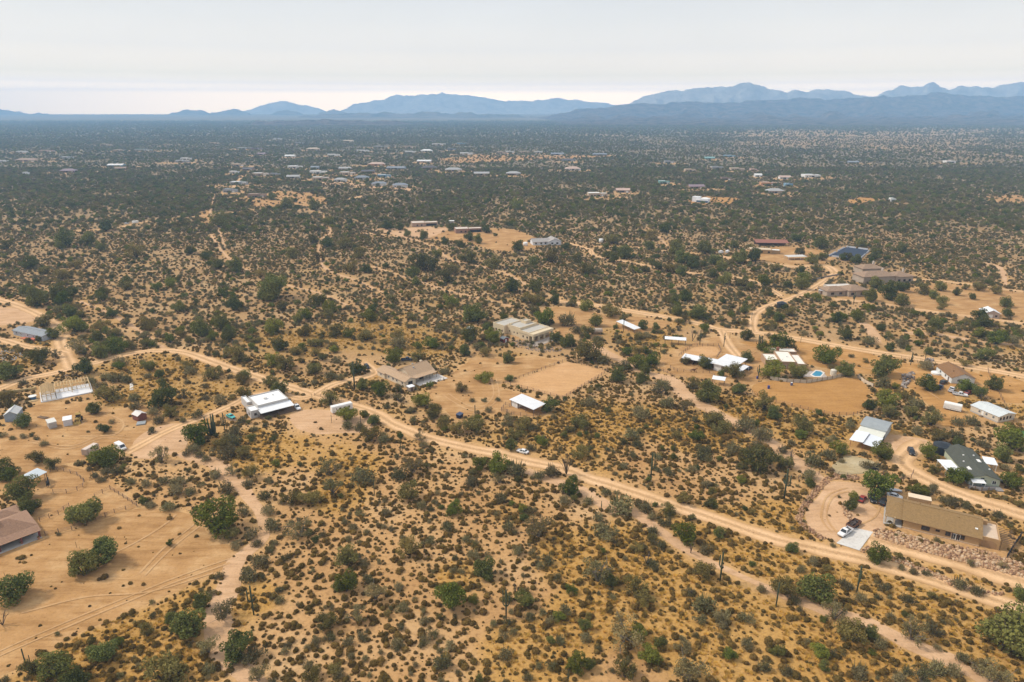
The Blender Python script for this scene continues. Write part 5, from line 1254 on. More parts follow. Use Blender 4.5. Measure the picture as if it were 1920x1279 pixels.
# --- left edge
def left_side():
    # tile-roofed house, lower left
    wall = mat('taupe_stucco', (.36, .28, .20), .9, .1, .7, bump=.15); tile = mat('clay_tile', (.33, .20, .13), .95, .28, 2.2, bump=.3)
    fr = place2((0, 1036), (73, 1008), 13); a, th, L, W = fr
    r = house_root('tile_roof_house', fr, 'house with a brown clay tile hip roof cut by the left edge', 'house', 'the clay tile house')
    hip(r, -12, 3.2, L, W, 3.0, .42, wall, tile, .9, 18, lip=.09)
    hip(r, L - 8, W + .05, L - 1, W + 6, 2.9, .42, wall, tile, .8, 10, 'wing_roof', 'wing_wall', lip=.08)
    rf = MB(); slope_courses(rf, (-12.5, -.6, 2.35), (L + .9, -.6, 2.35), (L + .9, 3.0, 3.2), (-12.5, 3.0, 3.2), 6, .08); rf.build('porch_roof', tile, r)
    for x in (L + .3, L - 4.2, L - 9.5, L - 15): MB().box(x - .25, -.2, 0, x + .25, .3, 2.45).build('porch_post', mat('dark_red_post', (.16, .05, .045), .8), r)
    for x in (L - 2.2, L - 6.6, L - 11): window(r, (x, 3.2, .6), 'f', 2.2, 1.7, FRAME_B)
    MB().box(-12, -.9, 0, L + .6, 3.18, .15).build('porch_floor', CONC, r)
    chimney(r, L - 8, 8.2, 3.5, 6.6, WHITE, .5)
    for k, (u, v) in enumerate(((41, 1020), (73, 1011))):
        o = empty('flower_pot', G(u, v), 0, ['terracotta pot at the porch edge near the dark doorway', 'terracotta pot at the right corner of the tile roofed porch'][k], 'flower pot')
        MB().loft([[(.35 * s * math.cos(t), .35 * s * math.sin(t), z) for t in np.linspace(0, 6.28, 10)[:-1]] for z, s in ((0, .7), (.6, 1), (.7, 1.15))]).build('pot', mat('terracotta', (.42, .20, .13), .9), o)
        inst('plant', CLUMP[k], o, (0, 0, .6), (0, 0, 0), (.8, .8, .8))
    # blue-grey mobile home
    fr = place3((81, 640), (92, 633), (26, 628)); L, W = max(fr[2], 8), fr[3]
    r = house_root('blue_grey_home', (fr[0], math.atan2(G(26,628).y - fr[0].y, G(26,628).x - fr[0].x) - math.pi/2, L, W), 'blue grey manufactured home with a grey roof at the upper left', 'mobile home', 'the blue grey home')
    gable(r, 0, 0, L, W, 2.8, 1.1, mat('pale_blue_siding', (.42, .45, .50), .8, .08), mat('grey_shingle', (.27, .29, .31), .9, .2, 1.5), 'y', .4, 12, lip=.02)
    for y in (3, 8, 13, 19, 23): window(r, (0, y, 1), 'l', 1.3, 1.2)
    MB().box(-2.6, 9, 0, -.02, 16, .4).build('deck', mat('orange_deck', (.50, .16, .08), .8), r)
    MB().box(-2.2, 5, 0, -.02, 9 - .02, .9).build('porch_bench', mat('orange_cloth', (.58, .15, .08), .8), r)
    # sheds
    def shed(name, A, B, d, h, rise, wm, rm, lab, axis='y', ph=None):
        fr = place2(A, B, d); r = house_root(name, fr, lab, 'shed', ph)
        if rise: gable(r, 0, 0, fr[2], d, h, rise, wm, rm, axis, .2, 6, lip=.02)
        else:
            MB().box(0, 0, 0, fr[2], d, h).build('wall', wm, r)
            MB().loft([[(-.15, -.15, h + .002 + s), (fr[2] + .15, -.15, h + .002 + s), (fr[2] + .15, d + .15, h + .25 + s), (-.15, d + .15, h + .25 + s)] for s in (0, .1)]).build('roof', rm, r)
        door(r, (fr[2] * .5, 0, 0), 'f', 1.1, 1.9, wm if wm is not None else None)
        return r
    blue = mat('blue_shed_wall', (.27, .32, .38), .8, .1)
    shed('blue_shed', (10, 792), (35, 789), 6.5, 3.0, 1.4, blue, mat('shed_roof', (.55, .55, .54), .6, .1), 'blue grey gabled shed at the left edge of the brown yard', ph='the blue shed')
    gs = mat('grey_shed_wall', (.42, .39, .36), .8, .1)
    shed('grey_shed', (93, 805), (108, 801), 4.0, 2.5, 0, gs, mat('shed_roof_b', (.62, .60, .55), .6, .1), 'grey box shed with a tan roof, left of the matching pair in the yard', ph='the box sheds')
    shed('grey_shed', (120, 800), (136, 797), 3.6, 2.5, 0, mat('white_shed_wall', (.55, .54, .56), .8, .1), WHITE_METAL, 'whiter box shed beside the tractor loader in the yard')
    shed('barn_shed', (260, 791), (276, 785), 4.2, 2.4, .9, mat('red_shed_wall', (.20, .07, .05), .8, .15), mat('pale_shed_roof', (.62, .58, .55), .6, .1), 'dark red shed with a pale roof and a ramp in the sandy yard', ph='the dark red shed')
    o = MB().box(0, -3.4, 0, 3.2, -.3, .5).build('loading_ramp', GREY_METAL, None); o.location = G(258, 792); o.rotation_euler = (0, 0, math.radians(20)); tag(o, 'low grey ramp lying in front of the dark red shed', 'ramp')
    # house under construction
    fr = place3((80, 754), (172, 737), (72, 728)); L, W = fr[2], 11.5
    r = house_root('house_frame', fr, 'half built house of bare yellow lumber on a white slab', 'house', 'the lumber house')
    MB().box(-.6, -.6, 0, L + .6, W + .6, .45).build('slab', mat('white_slab', (.66, .66, .67), .8, .08), r)
    stud = MB().box(-.11, -.11, 0, .11, .11, 2.9).mesh('stud', LUMBER)
    def studwall(p, q, gap=1.2, skip=()):
        p, q = Vector(p), Vector(q); n = max(2, int((q - p).length / gap))
        for i in range(n + 1):
            if i in skip: continue
            c = p.lerp(q, i / n); inst('stud', stud, r, (c.x, c.y, .45))
        MB().beam((p.x, p.y, 3.38), (q.x, q.y, 3.38), .24, .24).build('top_plate', LUMBER, r); MB().beam((p.x, p.y, .50), (q.x, q.y, .50), .14, .1).build('sill_plate', LUMBER, r)
    studwall((0, 0), (0, W)); studwall((0, W), (L, W)); studwall((L, W), (L, 3)); studwall((L * .28, 0), (L * .28, W), 1.4); studwall((L * .62, 4), (L * .62, W), 1.4); studwall((0, 6), (L * .28, 6), 1.4); studwall((L*.28, 7), (L, 7), 1.5); studwall((0, 0), (L * .28, 0), 1.4)
    for y in np.linspace(.3, W - .2, 11):
        m = MB(); m.beam((.0, y, 3.5), (L * .14, y, 4.7), .2); m.beam((L * .14, y, 4.7), (L * .28, y, 3.5), .2); m.beam((0, y, 3.52), (L * .28, y, 3.52), .2); m.build('truss', LUMBER, r)
    for x in np.linspace(L * .3, L - .3, 12):
        m = MB(); m.beam((x, 7, 3.5), (x, W, 4.4), .14); m.build('rafter', LUMBER, r)
    tank = empty('water_barrel', G(62, 748), 0, 'short blue barrel with a white cover at the corner of the lumber house', 'barrel')
    MB().loft([[(1.3 * math.cos(t), 1.3 * math.sin(t), z) for t in np.linspace(0, 6.28, 15)[:-1]] for z in (0, 1.3)]).build('body', mat('barrel_blue', (.08, .16, .30), .5), tank)
    MB().loft([[(1.6 * math.cos(t), 1.6 * math.sin(t), z) for t in np.linspace(0, 6.28, 15)[:-1]] for z in (1.302, 1.42)]).build('cover', WHITE, tank)
    # lumber stacks and earth bank
    for k, (u, v, ang, lab) in enumerate(((118, 706, 10, 'dark brown lumber stack behind the half built house'), (46, 756, 30, 'low stack of yellow planks left of the half built house'), (70, 783, -20, 'scattered plank pile beside the blue shed'))):
        q = empty('plank_stack', G(u, v), math.radians(ang), lab, 'lumber')
        pl = MB().box(0, 0, 0, 4.5, .22, .08).mesh('plank', WOOD if k != 1 else LUMBER)
        for i in range(18): inst('plank', pl, q, (random.uniform(-.3, .3), (i % 6) * .26, (i // 6) * .09), (0, 0, random.uniform(-.05, .05) * (3 if k == 2 else 1)))
    o = MB(); o.prism([(0, 0), (9, 0), (10, 1.5), (9.4, 2), (8.6, .6), (0, .5)], 0, 1.1); o = o.build('block_wall', mat('yellow_block', (.48, .36, .17), .9, .1)); o.location = G(18, 737); o.rotation_euler = (0, 0, math.radians(20)); tag(o, 'low curved yellow block wall by the road left of the lumber house', 'wall')
    # pale slabs lying in the scrub
    o = MB().box(0, 0, 0, 9, 1.4, .12).build('sheet_stack', mat('pale_sheet', (.60, .56, .50), .8, .1)); o.location = G(250, 731); o.rotation_euler = (0, 0, math.radians(118)); tag(o, 'long pale sheets lying on the ground between shrubs', 'sheet')
left_side()

# --- upper right: mansion, stable with red roof, sport court, white houses
def upper_right():
    wall = mat('greige_stucco', (.40, .32, .25), .9, .1, .5); tile = mat('mauve_tile', (.31, .21, .14), .95, .22, .9, bump=.3)
    base = place2((1550, 556), (1621, 553), 13)
    r = house_root('tiled_mansion', base, 'sprawling mansion with several mauve tile hip roofs and white chimneys', 'house', 'the mauve roofed mansion')
    inv = Matrix.Rotation(-base[1], 3, 'Z')
    def loc(u, v): return inv @ (G(u, v) - base[0])
    L = base[2]
    hip(r, 0, 0, L * .52, 10, 3.6, .38, wall, tile, .8, 9, 'garage_roof', 'garage_wall')
    hip(r, L * .5, -3, L, 9, 4.2, .38, wall, tile, .8, 9, 'front_roof', 'front_wall')
    for (u, v, ln, dp, h, nm) in ((1618, 533, 26, 13, 5.2, 'main'), (1678, 531, 14, 12, 4.6, 'wing'), (1616, 517, 17, 11, 5.2, 'rear')):
        p = loc(u, v); hip(r, p.x, p.y, p.x + ln, p.y + dp, h, .38, wall, tile, .8, 9, nm + '_roof', nm + '_wall')
        for k in range(3): window(r, (p.x + ln * (k + .7) / 3.3, p.y, 1.0), 'f', 1.8, 1.7, FRAME_B)
        chimney(r, p.x + ln * .75, p.y + dp * .6, h, h + 3.9, mat('pale_wall', (.52, .45, .38), .9), .55)
    for x in (4, 10, 15): window(r, (x, 0, 1.0), 'f', 2.2, 1.6, FRAME_B)
    for x in (L * .6, L * .85): window(r, (x, -3, 1.0), 'f', 2.2, 1.8, FRAME_B)
    flat_block(r, L * .30, 10.1, L * .95, 18, 3.4, mat('pale_wall', (.52, .45, .38), .9), mat('pale_flat_deck', (.60, .56, .50), .8), .3, .3, 'court_wall', 'court_roof')
    fr = place2((1534, 551), (1545, 553), 5)
    r = house_root('garden_shed', fr, 'small pale roofed shed at the left end of the mansion', 'shed'); MB().box(0, 0, 0, fr[2], 5, 2.6).build('wall', wall, r); MB().box(-.3, -.3, 2.602, fr[2] + .3, 5.3, 2.75).build('roof', WHITE_METAL, r); door(r, (2, 0, 0), 'f')
    # white-roofed small house
    fr = place2((1845, 596), (1873, 598), 9)
    r = house_root('white_roof_house', fr, 'small house with a bright white gable roof between trees at the right', 'house', 'the small white house'); L = fr[2]
    gable(r, 0, 0, L, 9, 3.2, 1.7, mat('pink_beige_wall', (.46, .36, .30), .9), WHITE_METAL, 'y', .6, 8); MB().box(L * .12, -.05, 0, L * .55, -.002, 2.3).build('garage_door', WHITE, r); window(r, (L * .78, 0, .9), 'f', 1.2, 1.2, FRAME_B); window(r, (0, 4, .9), 'l', 1.2, 1.2, FRAME_B)
    # red-roofed stable and tan flat house
    fr = place2((1418, 461), (1478, 462), 9)
    r = house_root('red_roof_stable', fr, 'long open stable with a red metal roof beyond the orchard', 'stable', 'the red roofed stable'); L = fr[2]
    rr = mat('red_roof', (.27, .105, .065), .6, .15, .3)
    shade(r, 0, 0, L, 9, 3.0, 4.3, rr, STEEL, 8, 2, 1.2, .15, .6); MB().box(0, 8.8, 0, L, 9, 4.0).build('back_wall', mat('stable_wall', (.20, .14, .10), .9), r)
    fr = place2((1405, 475), (1447, 477), 11)
    r = house_root('tan_flat_house', fr, 'tan flat roofed house in front of the red roofed stable', 'house'); L = fr[2]
    flat_block(r, 0, 0, L, 11, 3.4, mat('ochre_wall', (.38, .25, .12), .9), mat('tan_deck', (.56, .45, .31), .9), .3); flat_block(r, L + .05, 2, L + 7, 9, 3.0, mat('ochre_wall', (.38, .25, .12), .9), WHITE, .3, .3, 'wing_wall', 'wing_roof')
    for x in (4, 10, 16): window(r, (x, 0, .9), 'f', 2, 1.6, FRAME_B)
    # sport court
    P = [G(*p) for p in ((1553, 481), (1587, 463.5), (1632, 469.5), (1612, 487))]; c = sum(P, Vector()) / 4
    r = empty('sport_court', c, 0, 'dark blue rectangular sport court bordered by low white boards', 'court'); BUILDINGS.append((c.x, c.y, 'the blue court'))
    KEEP_OUT.append((G(1612, 487), math.atan2(G(1632, 469.5).y - G(1612, 487).y, G(1632, 469.5).x - G(1612, 487).x), (G(1632, 469.5) - G(1612, 487)).length, (G(1553, 481) - G(1612, 487)).length))
    P = [p - c for p in P]
    MB().poly([(p.x, p.y, .12) for p in P]).build('court_surface', mat('court_blue', (.020, .032, .060), .7, .12, .05), r)
    for a, b in zip(P, P[1:] + P[:1]):
        n = 10
        for k in range(n):
            if (k % 5) == 4: continue
            s, e = a.lerp(b, k / n), a.lerp(b, (k + .94) / n)
            MB().beam((s.x, s.y, .7), (e.x, e.y, .7), .25, 1.3).build('border_board', mat('board_white', (.60, .60, .62), .7), r)
    fr = place2((1478, 488), (1512, 487), 7)
    r = house_root('grey_pergola', fr, 'low white framed ramada left of the sport court', 'ramada'); shade(r, 0, 0, fr[2], 7, 2.6, 2.8, mat('ramada_roof', (.55, .53, .50), .7), FRAME_W, 4, 2, 1.2)
    # white house in the middle distance
    fr = place2((1000, 461), (1052, 459), 13)
    r = house_root('white_gable_house', fr, 'white house with a grey gable roof on the far cleared lot', 'house', 'the white gabled house'); L = fr[2]; ww = mat('bright_white_wall', (.66, .66, .68), .8)
    gable(r, 0, 2, L * .6, 13, 3.2, 2.2, ww, mat('far_grey_roof', (.36, .33, .31), .9, .15), 'x', .6, 8)
    gable(r, L * .55, 0, L, 14, 3.3, 2.6, ww, mat('far_grey_roof', (.36, .33, .31), .9, .15), 'y', .6, 8, 'front_wall', 'front_roof')
    for x in (3, 8, 12): window(r, (x, 2, .9), 'f', 1.7, 1.5, FRAME_B)
    for x in (L * .68, L * .86): window(r, (x, 0, .9), 'f', 1.9, 1.5, FRAME_B)
    for (u, v, h, lab) in ((985, 461, 3.2, 'white tank at the left of the white gabled house'), (1127, 455, 3.4, 'lone white tank standing by the loop track')):
        t = empty('storage_tank', G(u, v), 0, lab, 'tank'); MB().loft([[(2.1 * math.cos(a), 2.1 * math.sin(a), z) for a in np.linspace(0, 6.28, 17)[:-1]] for z in (0, h)]).build('shell', WHITE, t, True); MB().loft([[(2.2 * s * math.cos(a), 2.2 * s * math.sin(a), z) for a in np.linspace(0, 6.28, 17)[:-1]] for z, s in ((h + .002, 1), (h + .5, .2))]).build('lid', WHITE, t)
    for (A, B, d, lab, ph, wc, h) in (((773, 426), (822, 424), 14, 'tan flat roofed adobe with a dark porch on the grey lot', 'the upper far adobe', (.40, .28, .20), 4), ((855, 438), (905, 436), 13, 'brown flat roofed adobe on the far cleared lot', 'the brown far adobe', (.30, .18, .125), 4.2)):
        fr = place2(A, B, d); r = house_root('far_adobe', fr, lab, 'house', ph); L = fr[2]; wm = mat('far_adobe_%d' % A[0], wc, .95)
        dk = mat('far_pale_deck', (.58, .50, .42), .9)
        flat_block(r, 0, 0, L * .5, d, h, wm, dk, .4); flat_block(r, L * .5 + .05, 3, L, d - 1, h - .5, wm, dk, .4, .3, 'wing_wall', 'wing_roof')
        MB().box(L * .55, 2.9, .3, L * .95, 2.998, 2.6).build('porch_shade_panel', DARK, r); window(r, (L * .2, 0, 1), 'f', 1.8, 1.5, FRAME_B); window(r, (L * .36, 0, 1), 'f', 1.8, 1.5, FRAME_B)  # porch is a dark panel on the wall, its shade painted
    fr = place2((841, 419), (851, 419), 4); r = house_root('far_shed', fr, 'tiny white roofed shed between the two far adobes', 'shed'); MB().box(0, 0, 0, fr[2], 4, 2.6).build('wall', mat('shed_pale', (.45, .38, .33), .9), r); MB().box(-.3, -.3, 2.602, fr[2] + .3, 4.3, 2.8).build('roof', WHITE, r)
upper_right()
# ------------------------------------------------------------------ distant houses
WC = {'white': (.66, .65, .63), 'tan': (.46, .36, .26), 'grey': (.36, .35, .34), 'brown': (.28, .19, .13), 'slate': (.22, .24, .27), 'blue': (.18, .30, .40), 'teal': (.20, .36, .34), 'orange': (.50, .27, .14), 'pink': (.50, .36, .29), 'purple': (.25, .18, .20), 'dark': (.10, .09, .09)}
def far_houses():
    cnt = {}
    order = sorted(FAR, key=lambda f: (f[4], f[5], f[3], f[0]))
    keyc = {}
    for f in order: keyc.setdefault((f[3], f[4], f[5]), []).append(f)
    ordn = ['first', 'second', 'third', 'fourth', 'fifth', 'sixth', 'seventh', 'eighth', 'ninth', 'tenth', 'eleventh', 'twelfth', 'thirteenth', 'fourteenth', 'fifteenth', 'sixteenth', 'seventeenth', 'eighteenth', 'nineteenth']
    WORD = {'white': 'white', 'tan': 'tan', 'grey': 'grey', 'brown': 'brown', 'slate': 'slate grey', 'blue': 'pale blue', 'teal': 'teal', 'orange': 'orange tan', 'pink': 'pinkish', 'purple': 'mauve', 'dark': 'dark'}
    for (wc, rc, rt), lst in keyc.items():
        lst.sort()
        for i, (u, v, wpx, _, _, _) in enumerate(lst):
            a = G(u - wpx / 2, v); Wd = wpx / pxm(v); D = min(16, max(8, Wd * .55)); h = 4.8
            base = 'far %s house with %s %s roof' % (WORD[wc], WORD[rc], {'flat': 'flat', 'gable': 'gabled', 'hip': 'hipped'}[rt])
            if len(lst) > 1: base += ', %s from the left' % ordn[i]
            r = house_root('far_house', (a, 0.0, Wd, D), base, 'house', None, 'houses scattered across the far plain')
            r.rotation_euler.z = random.uniform(-.12, .12)
            wm = mat('far_wall_' + wc, WC[wc], .9, .1, .3); rm = mat('far_roof_' + rc, WC[rc], .7, .12, .3)
            if rt == 'flat':
                flat_block(r, 0, 0, Wd * .62, D, h, wm, rm, .4); flat_block(r, Wd * .62 + .05, D * .15, Wd, D * .9, h - .9, wm, rm, .4, .3, 'wing_wall', 'wing_roof')
            elif rt == 'gable':
                gable(r, 0, 0, Wd, D, 3.6, 2.4, wm, rm, 'x', .7, 4)
            else: hip(r, 0, 0, Wd, D, 3.8, .42, wm, rm, .9, 4)
            MB().box(Wd * .40, -.06, .2, Wd * .58, -.003, 2.8).build('porch_shade_panel', DARK, r)  # dark panel on the wall, porch shade put into its colour
            for fx in (.12, .28): MB().box(Wd * fx, -.06, 1.0, Wd * fx + 2.2, -.003, 2.6).build('window', GLASS, r)
            if i % 2 == 0: MB().box(Wd * .70, D * .15 - .06 if rt == 'flat' else -.06, .1, Wd * .90, (D * .15 if rt == 'flat' else 0) - .003, 2.5).build('garage_door', FRAME_W, r)
far_houses()
def white_villa():
    fr = place2((1295, 379), (1326, 381), 15); L = fr[2]
    r = house_root('white_villa', fr, 'bright white villa with blue shaded bays on the orange clearing', 'house', 'the bright white villa')
    w = mat('villa_white', (.76, .77, .79), .7, .05, .3)
    flat_block(r, 0, 6, L * .45, 15, 6.2, w, WHITE, .5); flat_block(r, L * .3, 0, L, 5.95, 3.6, w, WHITE, .5, .3, 'front_wall', 'front_roof'); hip(r, L * .5, 6.05, L, 15, 4.6, .3, w, WHITE, .8, 4, 'rear_roof', 'rear_wall')
    for k in range(4): MB().box(L * (.34 + .17 * k), -.08, .3, L * (.34 + .17 * k) + 4, -.003, 2.9).build('window_bay', mat('villa_glass', (.10, .16, .24), .2), r)
white_villa()

# ------------------------------------------------------------------ vehicles
TYRE = mat('tyre_rubber', (.02, .02, .02), .9, .2); RIM = mat('wheel_rim', (.35, .35, .36), .35, .1, 2, .8); CARGLASS = mat('car_glass', (.02, .024, .028), .08, .1, 1, 0, .6)
LAMP = mat('lamp_lens', (.7, .7, .66), .2, .05); TAIL = mat('tail_lens', (.30, .02, .02), .3, .1); TRIM = mat('dark_trim', (.035, .035, .037), .6, .2)
def paint(name, c): return mat('paint_' + name, c, .35, .06, 1, 0, .5)
def ring8(x, hw, z0, z1, ch=.12):
    return [(x, -hw, z0 + ch), (x, -hw + ch * .6, z0), (x, hw - ch * .6, z0), (x, hw, z0 + ch), (x, hw, z1 - ch), (x, hw - ch, z1), (x, -hw + ch, z1), (x, -hw, z1 - ch)]
WHEELS = {}
def wheel(root, x, y, r=.36, w=.24):
    if r not in WHEELS:
        t = MB(); n = 14
        prof = [(-w / 2, r * .6), (-w / 2, r * .93), (-w * .3, r), (w * .3, r), (w / 2, r * .93), (w / 2, r * .6)]
        t.loft([[(rr * math.cos(a), yy, rr * math.sin(a)) for a in np.linspace(0, 2 * math.pi, n + 1)[:-1]] for yy, rr in prof])
        d = MB(); d.loft([[(r * .58 * math.cos(a), yy, r * .58 * math.sin(a)) for a in np.linspace(0, 2 * math.pi, 11)[:-1]] for yy in (-w * .53, w * .53)])
        WHEELS[r] = (t.mesh('wheel', TYRE), d.mesh('rim', RIM))
    o = inst('wheel', WHEELS[r][0], root, (x, y, r)); inst('rim', WHEELS[r][1], o)

def cabin(root, xs, zb, zt, hwb, hwt, m, name='cabin'):
    """glasshouse: xs = base rear, top rear, top front, base front"""
    a, b, c, d = xs
    g = MB(); g.loft([[(a, -hwb, zb), (d, -hwb, zb), (d, hwb, zb), (a, hwb, zb)], [(b, -hwt, zt), (c, -hwt, zt), (c, hwt, zt), (b, hwt, zt)]]); go = g.build('side_window', CARGLASS, root)
    r = MB(); r.loft([[(b - .05, -hwt - .02, zt), (c + .05, -hwt - .02, zt), (c + .05, hwt + .02, zt), (b - .05, hwt + .02, zt)], [(b + .1, -hwt + .1, zt + .07), (c - .15, -hwt + .1, zt + .07), (c - .15, hwt - .1, zt + .07), (b + .1, hwt - .1, zt + .07)]])
    for s in (-1, 1):
        for (x0, x1) in ((a, b), (d, c), ((a + d) / 2, (b + c) / 2)): r.beam((x0, s * (hwb + .01), zb), (x1, s * (hwt + .01), zt + .02), .10, .08)
    r.build(name, m, root, False)

def car(name, loc, ang, m, label, kind='sedan', group='cars and trucks parked around the properties'):
    cat = {'sedan': 'car', 'suv': 'car', 'pickup': 'pickup truck', 'van': 'van', 'classic': 'car'}[kind]
    r = empty(name, loc, ang, label, cat, group)
    b = MB()
    if kind in ('sedan', 'classic'):
        tz = .98
        b.loft([ring8(-2.32, .74, .42, .78), ring8(-2.2, .86, .3, .98), ring8(-1.3, .91, .24, 1.0), ring8(.9, .91, .24, .98), ring8(1.9, .88, .28, .88), ring8(2.3, .74, .38, .74)])
        b.build('body', m, r, False); cabin(r, (-1.65, -1.05, .35, 1.1), .97, 1.46, .80, .62, m)
        wb, rr, fz, rz, fl, rl = 1.4, .34, .66, .72, 2.3, -2.32
    elif kind == 'suv':
        b.loft([ring8(-2.35, .82, .45, 1.05), ring8(-2.25, .94, .36, 1.14), ring8(1.0, .95, .32, 1.12), ring8(2.1, .92, .36, 1.05), ring8(2.4, .80, .45, .9)])
        b.build('body', m, r, False); cabin(r, (-2.2, -1.9, .35, 1.05), 1.12, 1.76, .88, .72, m)
        wb, rr, fz, rz, fl, rl = 1.45, .40, .80, .86, 2.4, -2.35
    elif kind == 'van':
        b.loft([ring8(-2.8, .95, .45, 2.2), ring8(-2.7, 1.0, .4, 2.35), ring8(1.2, 1.0, .4, 2.3), ring8(1.9, .97, .4, 1.35), ring8(2.7, .9, .45, 1.1)])
        b.build('body', m, r, False); cabin(r, (1.0, 1.0, 1.3, 2.0), 1.33, 2.2, .92, .8, m)
        wb, rr, fz, rz, fl, rl = 1.8, .38, .8, .8, 2.7, -2.8
    else:
        b.loft([ring8(-.65, .96, .45, 1.12), ring8(1.5, .97, .42, 1.12), ring8(2.6, .94, .46, 1.06), ring8(2.85, .82, .5, .92)])
        b.build('body', m, r, False); cabin(r, (-.6, -.45, .65, 1.35), 1.11, 1.82, .90, .74, m)
        bed = MB(); bed.box(-2.85, -.97, .55, -.67, -.88, 1.2).box(-2.85, .88, .55, -.67, .97, 1.2).box(-.74, -.88, .55, -.67, .88, 1.2); bed.build('truck_bed', m, r)
        MB().box(-2.80, -.875, .5, -.745, .875, .68).build('bed_floor', TRIM, r); MB().box(-2.9, -.95, .55, -2.83, .95, 1.2).build('tailgate', m, r)
        wb, rr, fz, rz, fl, rl = 1.75, .42, .84, .9, 2.85, -2.9
    for s in (-1, 1):
        wheel(r, wb, s * .84, rr); wheel(r, -wb, s * .84, rr)
        MB().box(fl - .12, s * .62 - .14, fz - .09, fl + .03, s * .62 + .14, fz + .09).build('headlight', LAMP, r)
        MB().box(rl - .03, s * .70 - .12, rz - .1, rl + .08, s * .70 + .12, rz + .1).build('tail_light', TAIL, r)
    MB().box(fl - .05, -.78, .4, fl + .07, .78, .55).build('bumper', TRIM, r); MB().box(rl - .09, -.80, .42, rl + .02, .80, .57).build('bumper', TRIM, r)
    return r
def ang(p, q):
    a, b = G(*p), G(*q); return math.atan2(b.y - a.y, b.x - a.x)
PW = paint('white', (.72, .72, .72)); PB = paint('black', (.02, .021, .024)); PS = paint('silver', (.42, .43, .45)); PT = paint('turquoise', (.06, .42, .40)); PD = paint('dark_blue', (.03, .05, .10)); PG = paint('grey', (.16, .17, .18)); PR = paint('red', (.28, .04, .03))
CARS = [
 ('sedan', (980, 849), ang((1000, 868), (935, 851)), PW, 'white sedan driving along the dirt road', 'sedan', 'the white sedan'),
 ('pickup', (557, 766), ang((551, 758), (563, 771)), PW, 'white pickup truck beside the porch of the white flat roofed house', 'pickup', None),
 ('classic', (433, 783), ang((425, 778), (442, 786)), PT, 'turquoise car on a low flat trailer near the tall cactus clump', 'sedan', 'the turquoise car'),
 ('suv', (882, 618), ang((874, 618), (890, 615)), PW, 'white car parked left of the cream adobe house', 'suv', None),
 ('suv', (688, 690), ang((684, 684), (692, 693)), PB, 'black car half hidden behind the tree at the beige gabled house', 'suv', None),
 ('pickup', (763, 676), ang((755, 676), (772, 675)), PD, 'dark blue truck behind the roof of the beige gabled house', 'pickup', None),
 ('sedan', (1404, 692), ang((1398, 696), (1411, 688)), PD, 'dark blue car beside the white carport', 'sedan', None),
 ('suv', (1708, 850), ang((1703, 836), (1710, 850)), PB, 'black car alone on the wide driveway by the metal barn', 'suv', 'the lone black car'),
 ('suv', (1635, 938), ang((1629, 925), (1636, 939)), PB, 'black car under the big tree at the ranch house lot', 'suv', None),
 ('suv', (1657, 944), ang((1651, 949), (1666, 934)), PB, 'black jeep with a soft top between the parked car and the ranch house', 'suv', None),
 ('sedan', (1677, 933), ang((1668, 930), (1688, 935)), PW, 'white car parked behind the black jeep', 'sedan', None),
 ('sedan', (1616, 938), ang((1608, 946), (1620, 932)), PR, 'dark red car hidden among the trees at the lot edge', 'sedan', None),
 ('pickup', (1584, 1001), ang((1600, 990), (1580, 1003)), PW, 'white pickup with a dark bed towing on the concrete pad', 'pickup', 'the pad pickup'),
 ('pickup', (1760, 693), ang((1757, 699), (1763, 687)), PD, 'blue truck behind the white round boat', 'pickup', None),
 ('pickup', (1762, 729), ang((1755, 733), (1768, 722)), PD, 'blue and white truck under the tree left of the white pickups', 'pickup', None),
 ('suv', (1769, 719), ang((1762, 722), (1776, 716)), PB, 'black car against the wall of the brown gabled house', 'suv', None),
 ('pickup', (1784, 733), ang((1778, 740), (1789, 727)), PW, 'white pickup with a canopy, nearer the brown gabled house', 'pickup', None),
 ('pickup', (1800, 742), ang((1787, 739), (1812, 743)), PW, 'long white pickup at the front of the vehicle row', 'pickup', 'the long white pickup'),
 ('sedan', (1816, 738), ang((1810, 740), (1822, 736)), PR, 'red car at the right end of the vehicle row', 'sedan', None),
 ('sedan', (1741, 707), ang((1736, 711), (1747, 703)), PS, 'silver car mostly hidden behind the yard tree', 'sedan', None),
 ('suv', (238, 420), ang((232, 421), (245, 419)), PW, 'white truck on the far upper left track', 'suv', None),
 ('van', (1352, 475), ang((1345, 476), (1360, 473)), PW, 'white van, left of two by the far tan flat house', 'van', None),
 ('van', (1364, 474), ang((1358, 476), (1370, 471)), PW, 'white van, right of two by the far tan flat house', 'van', None),
 ('van', (227, 842), ang((217, 836), (231, 844)), PW, 'white van partly hidden behind the big green tree', 'van', None),
]
for kind, (u, v), th, m, lab, bk, ph in CARS:
    g = G(u, v); nm = {'sedan': 'parked_car', 'classic': 'parked_car', 'suv': 'parked_car', 'pickup': 'pickup_truck', 'van': 'parked_van'}[kind]
    car(nm, g, th, m, lab, kind)
    KEEP_OUT.append((g + Vector((-3, -2, 0)), 0.0, 6, 4))
    if ph: BUILDINGS.append((g.x, g.y, ph))

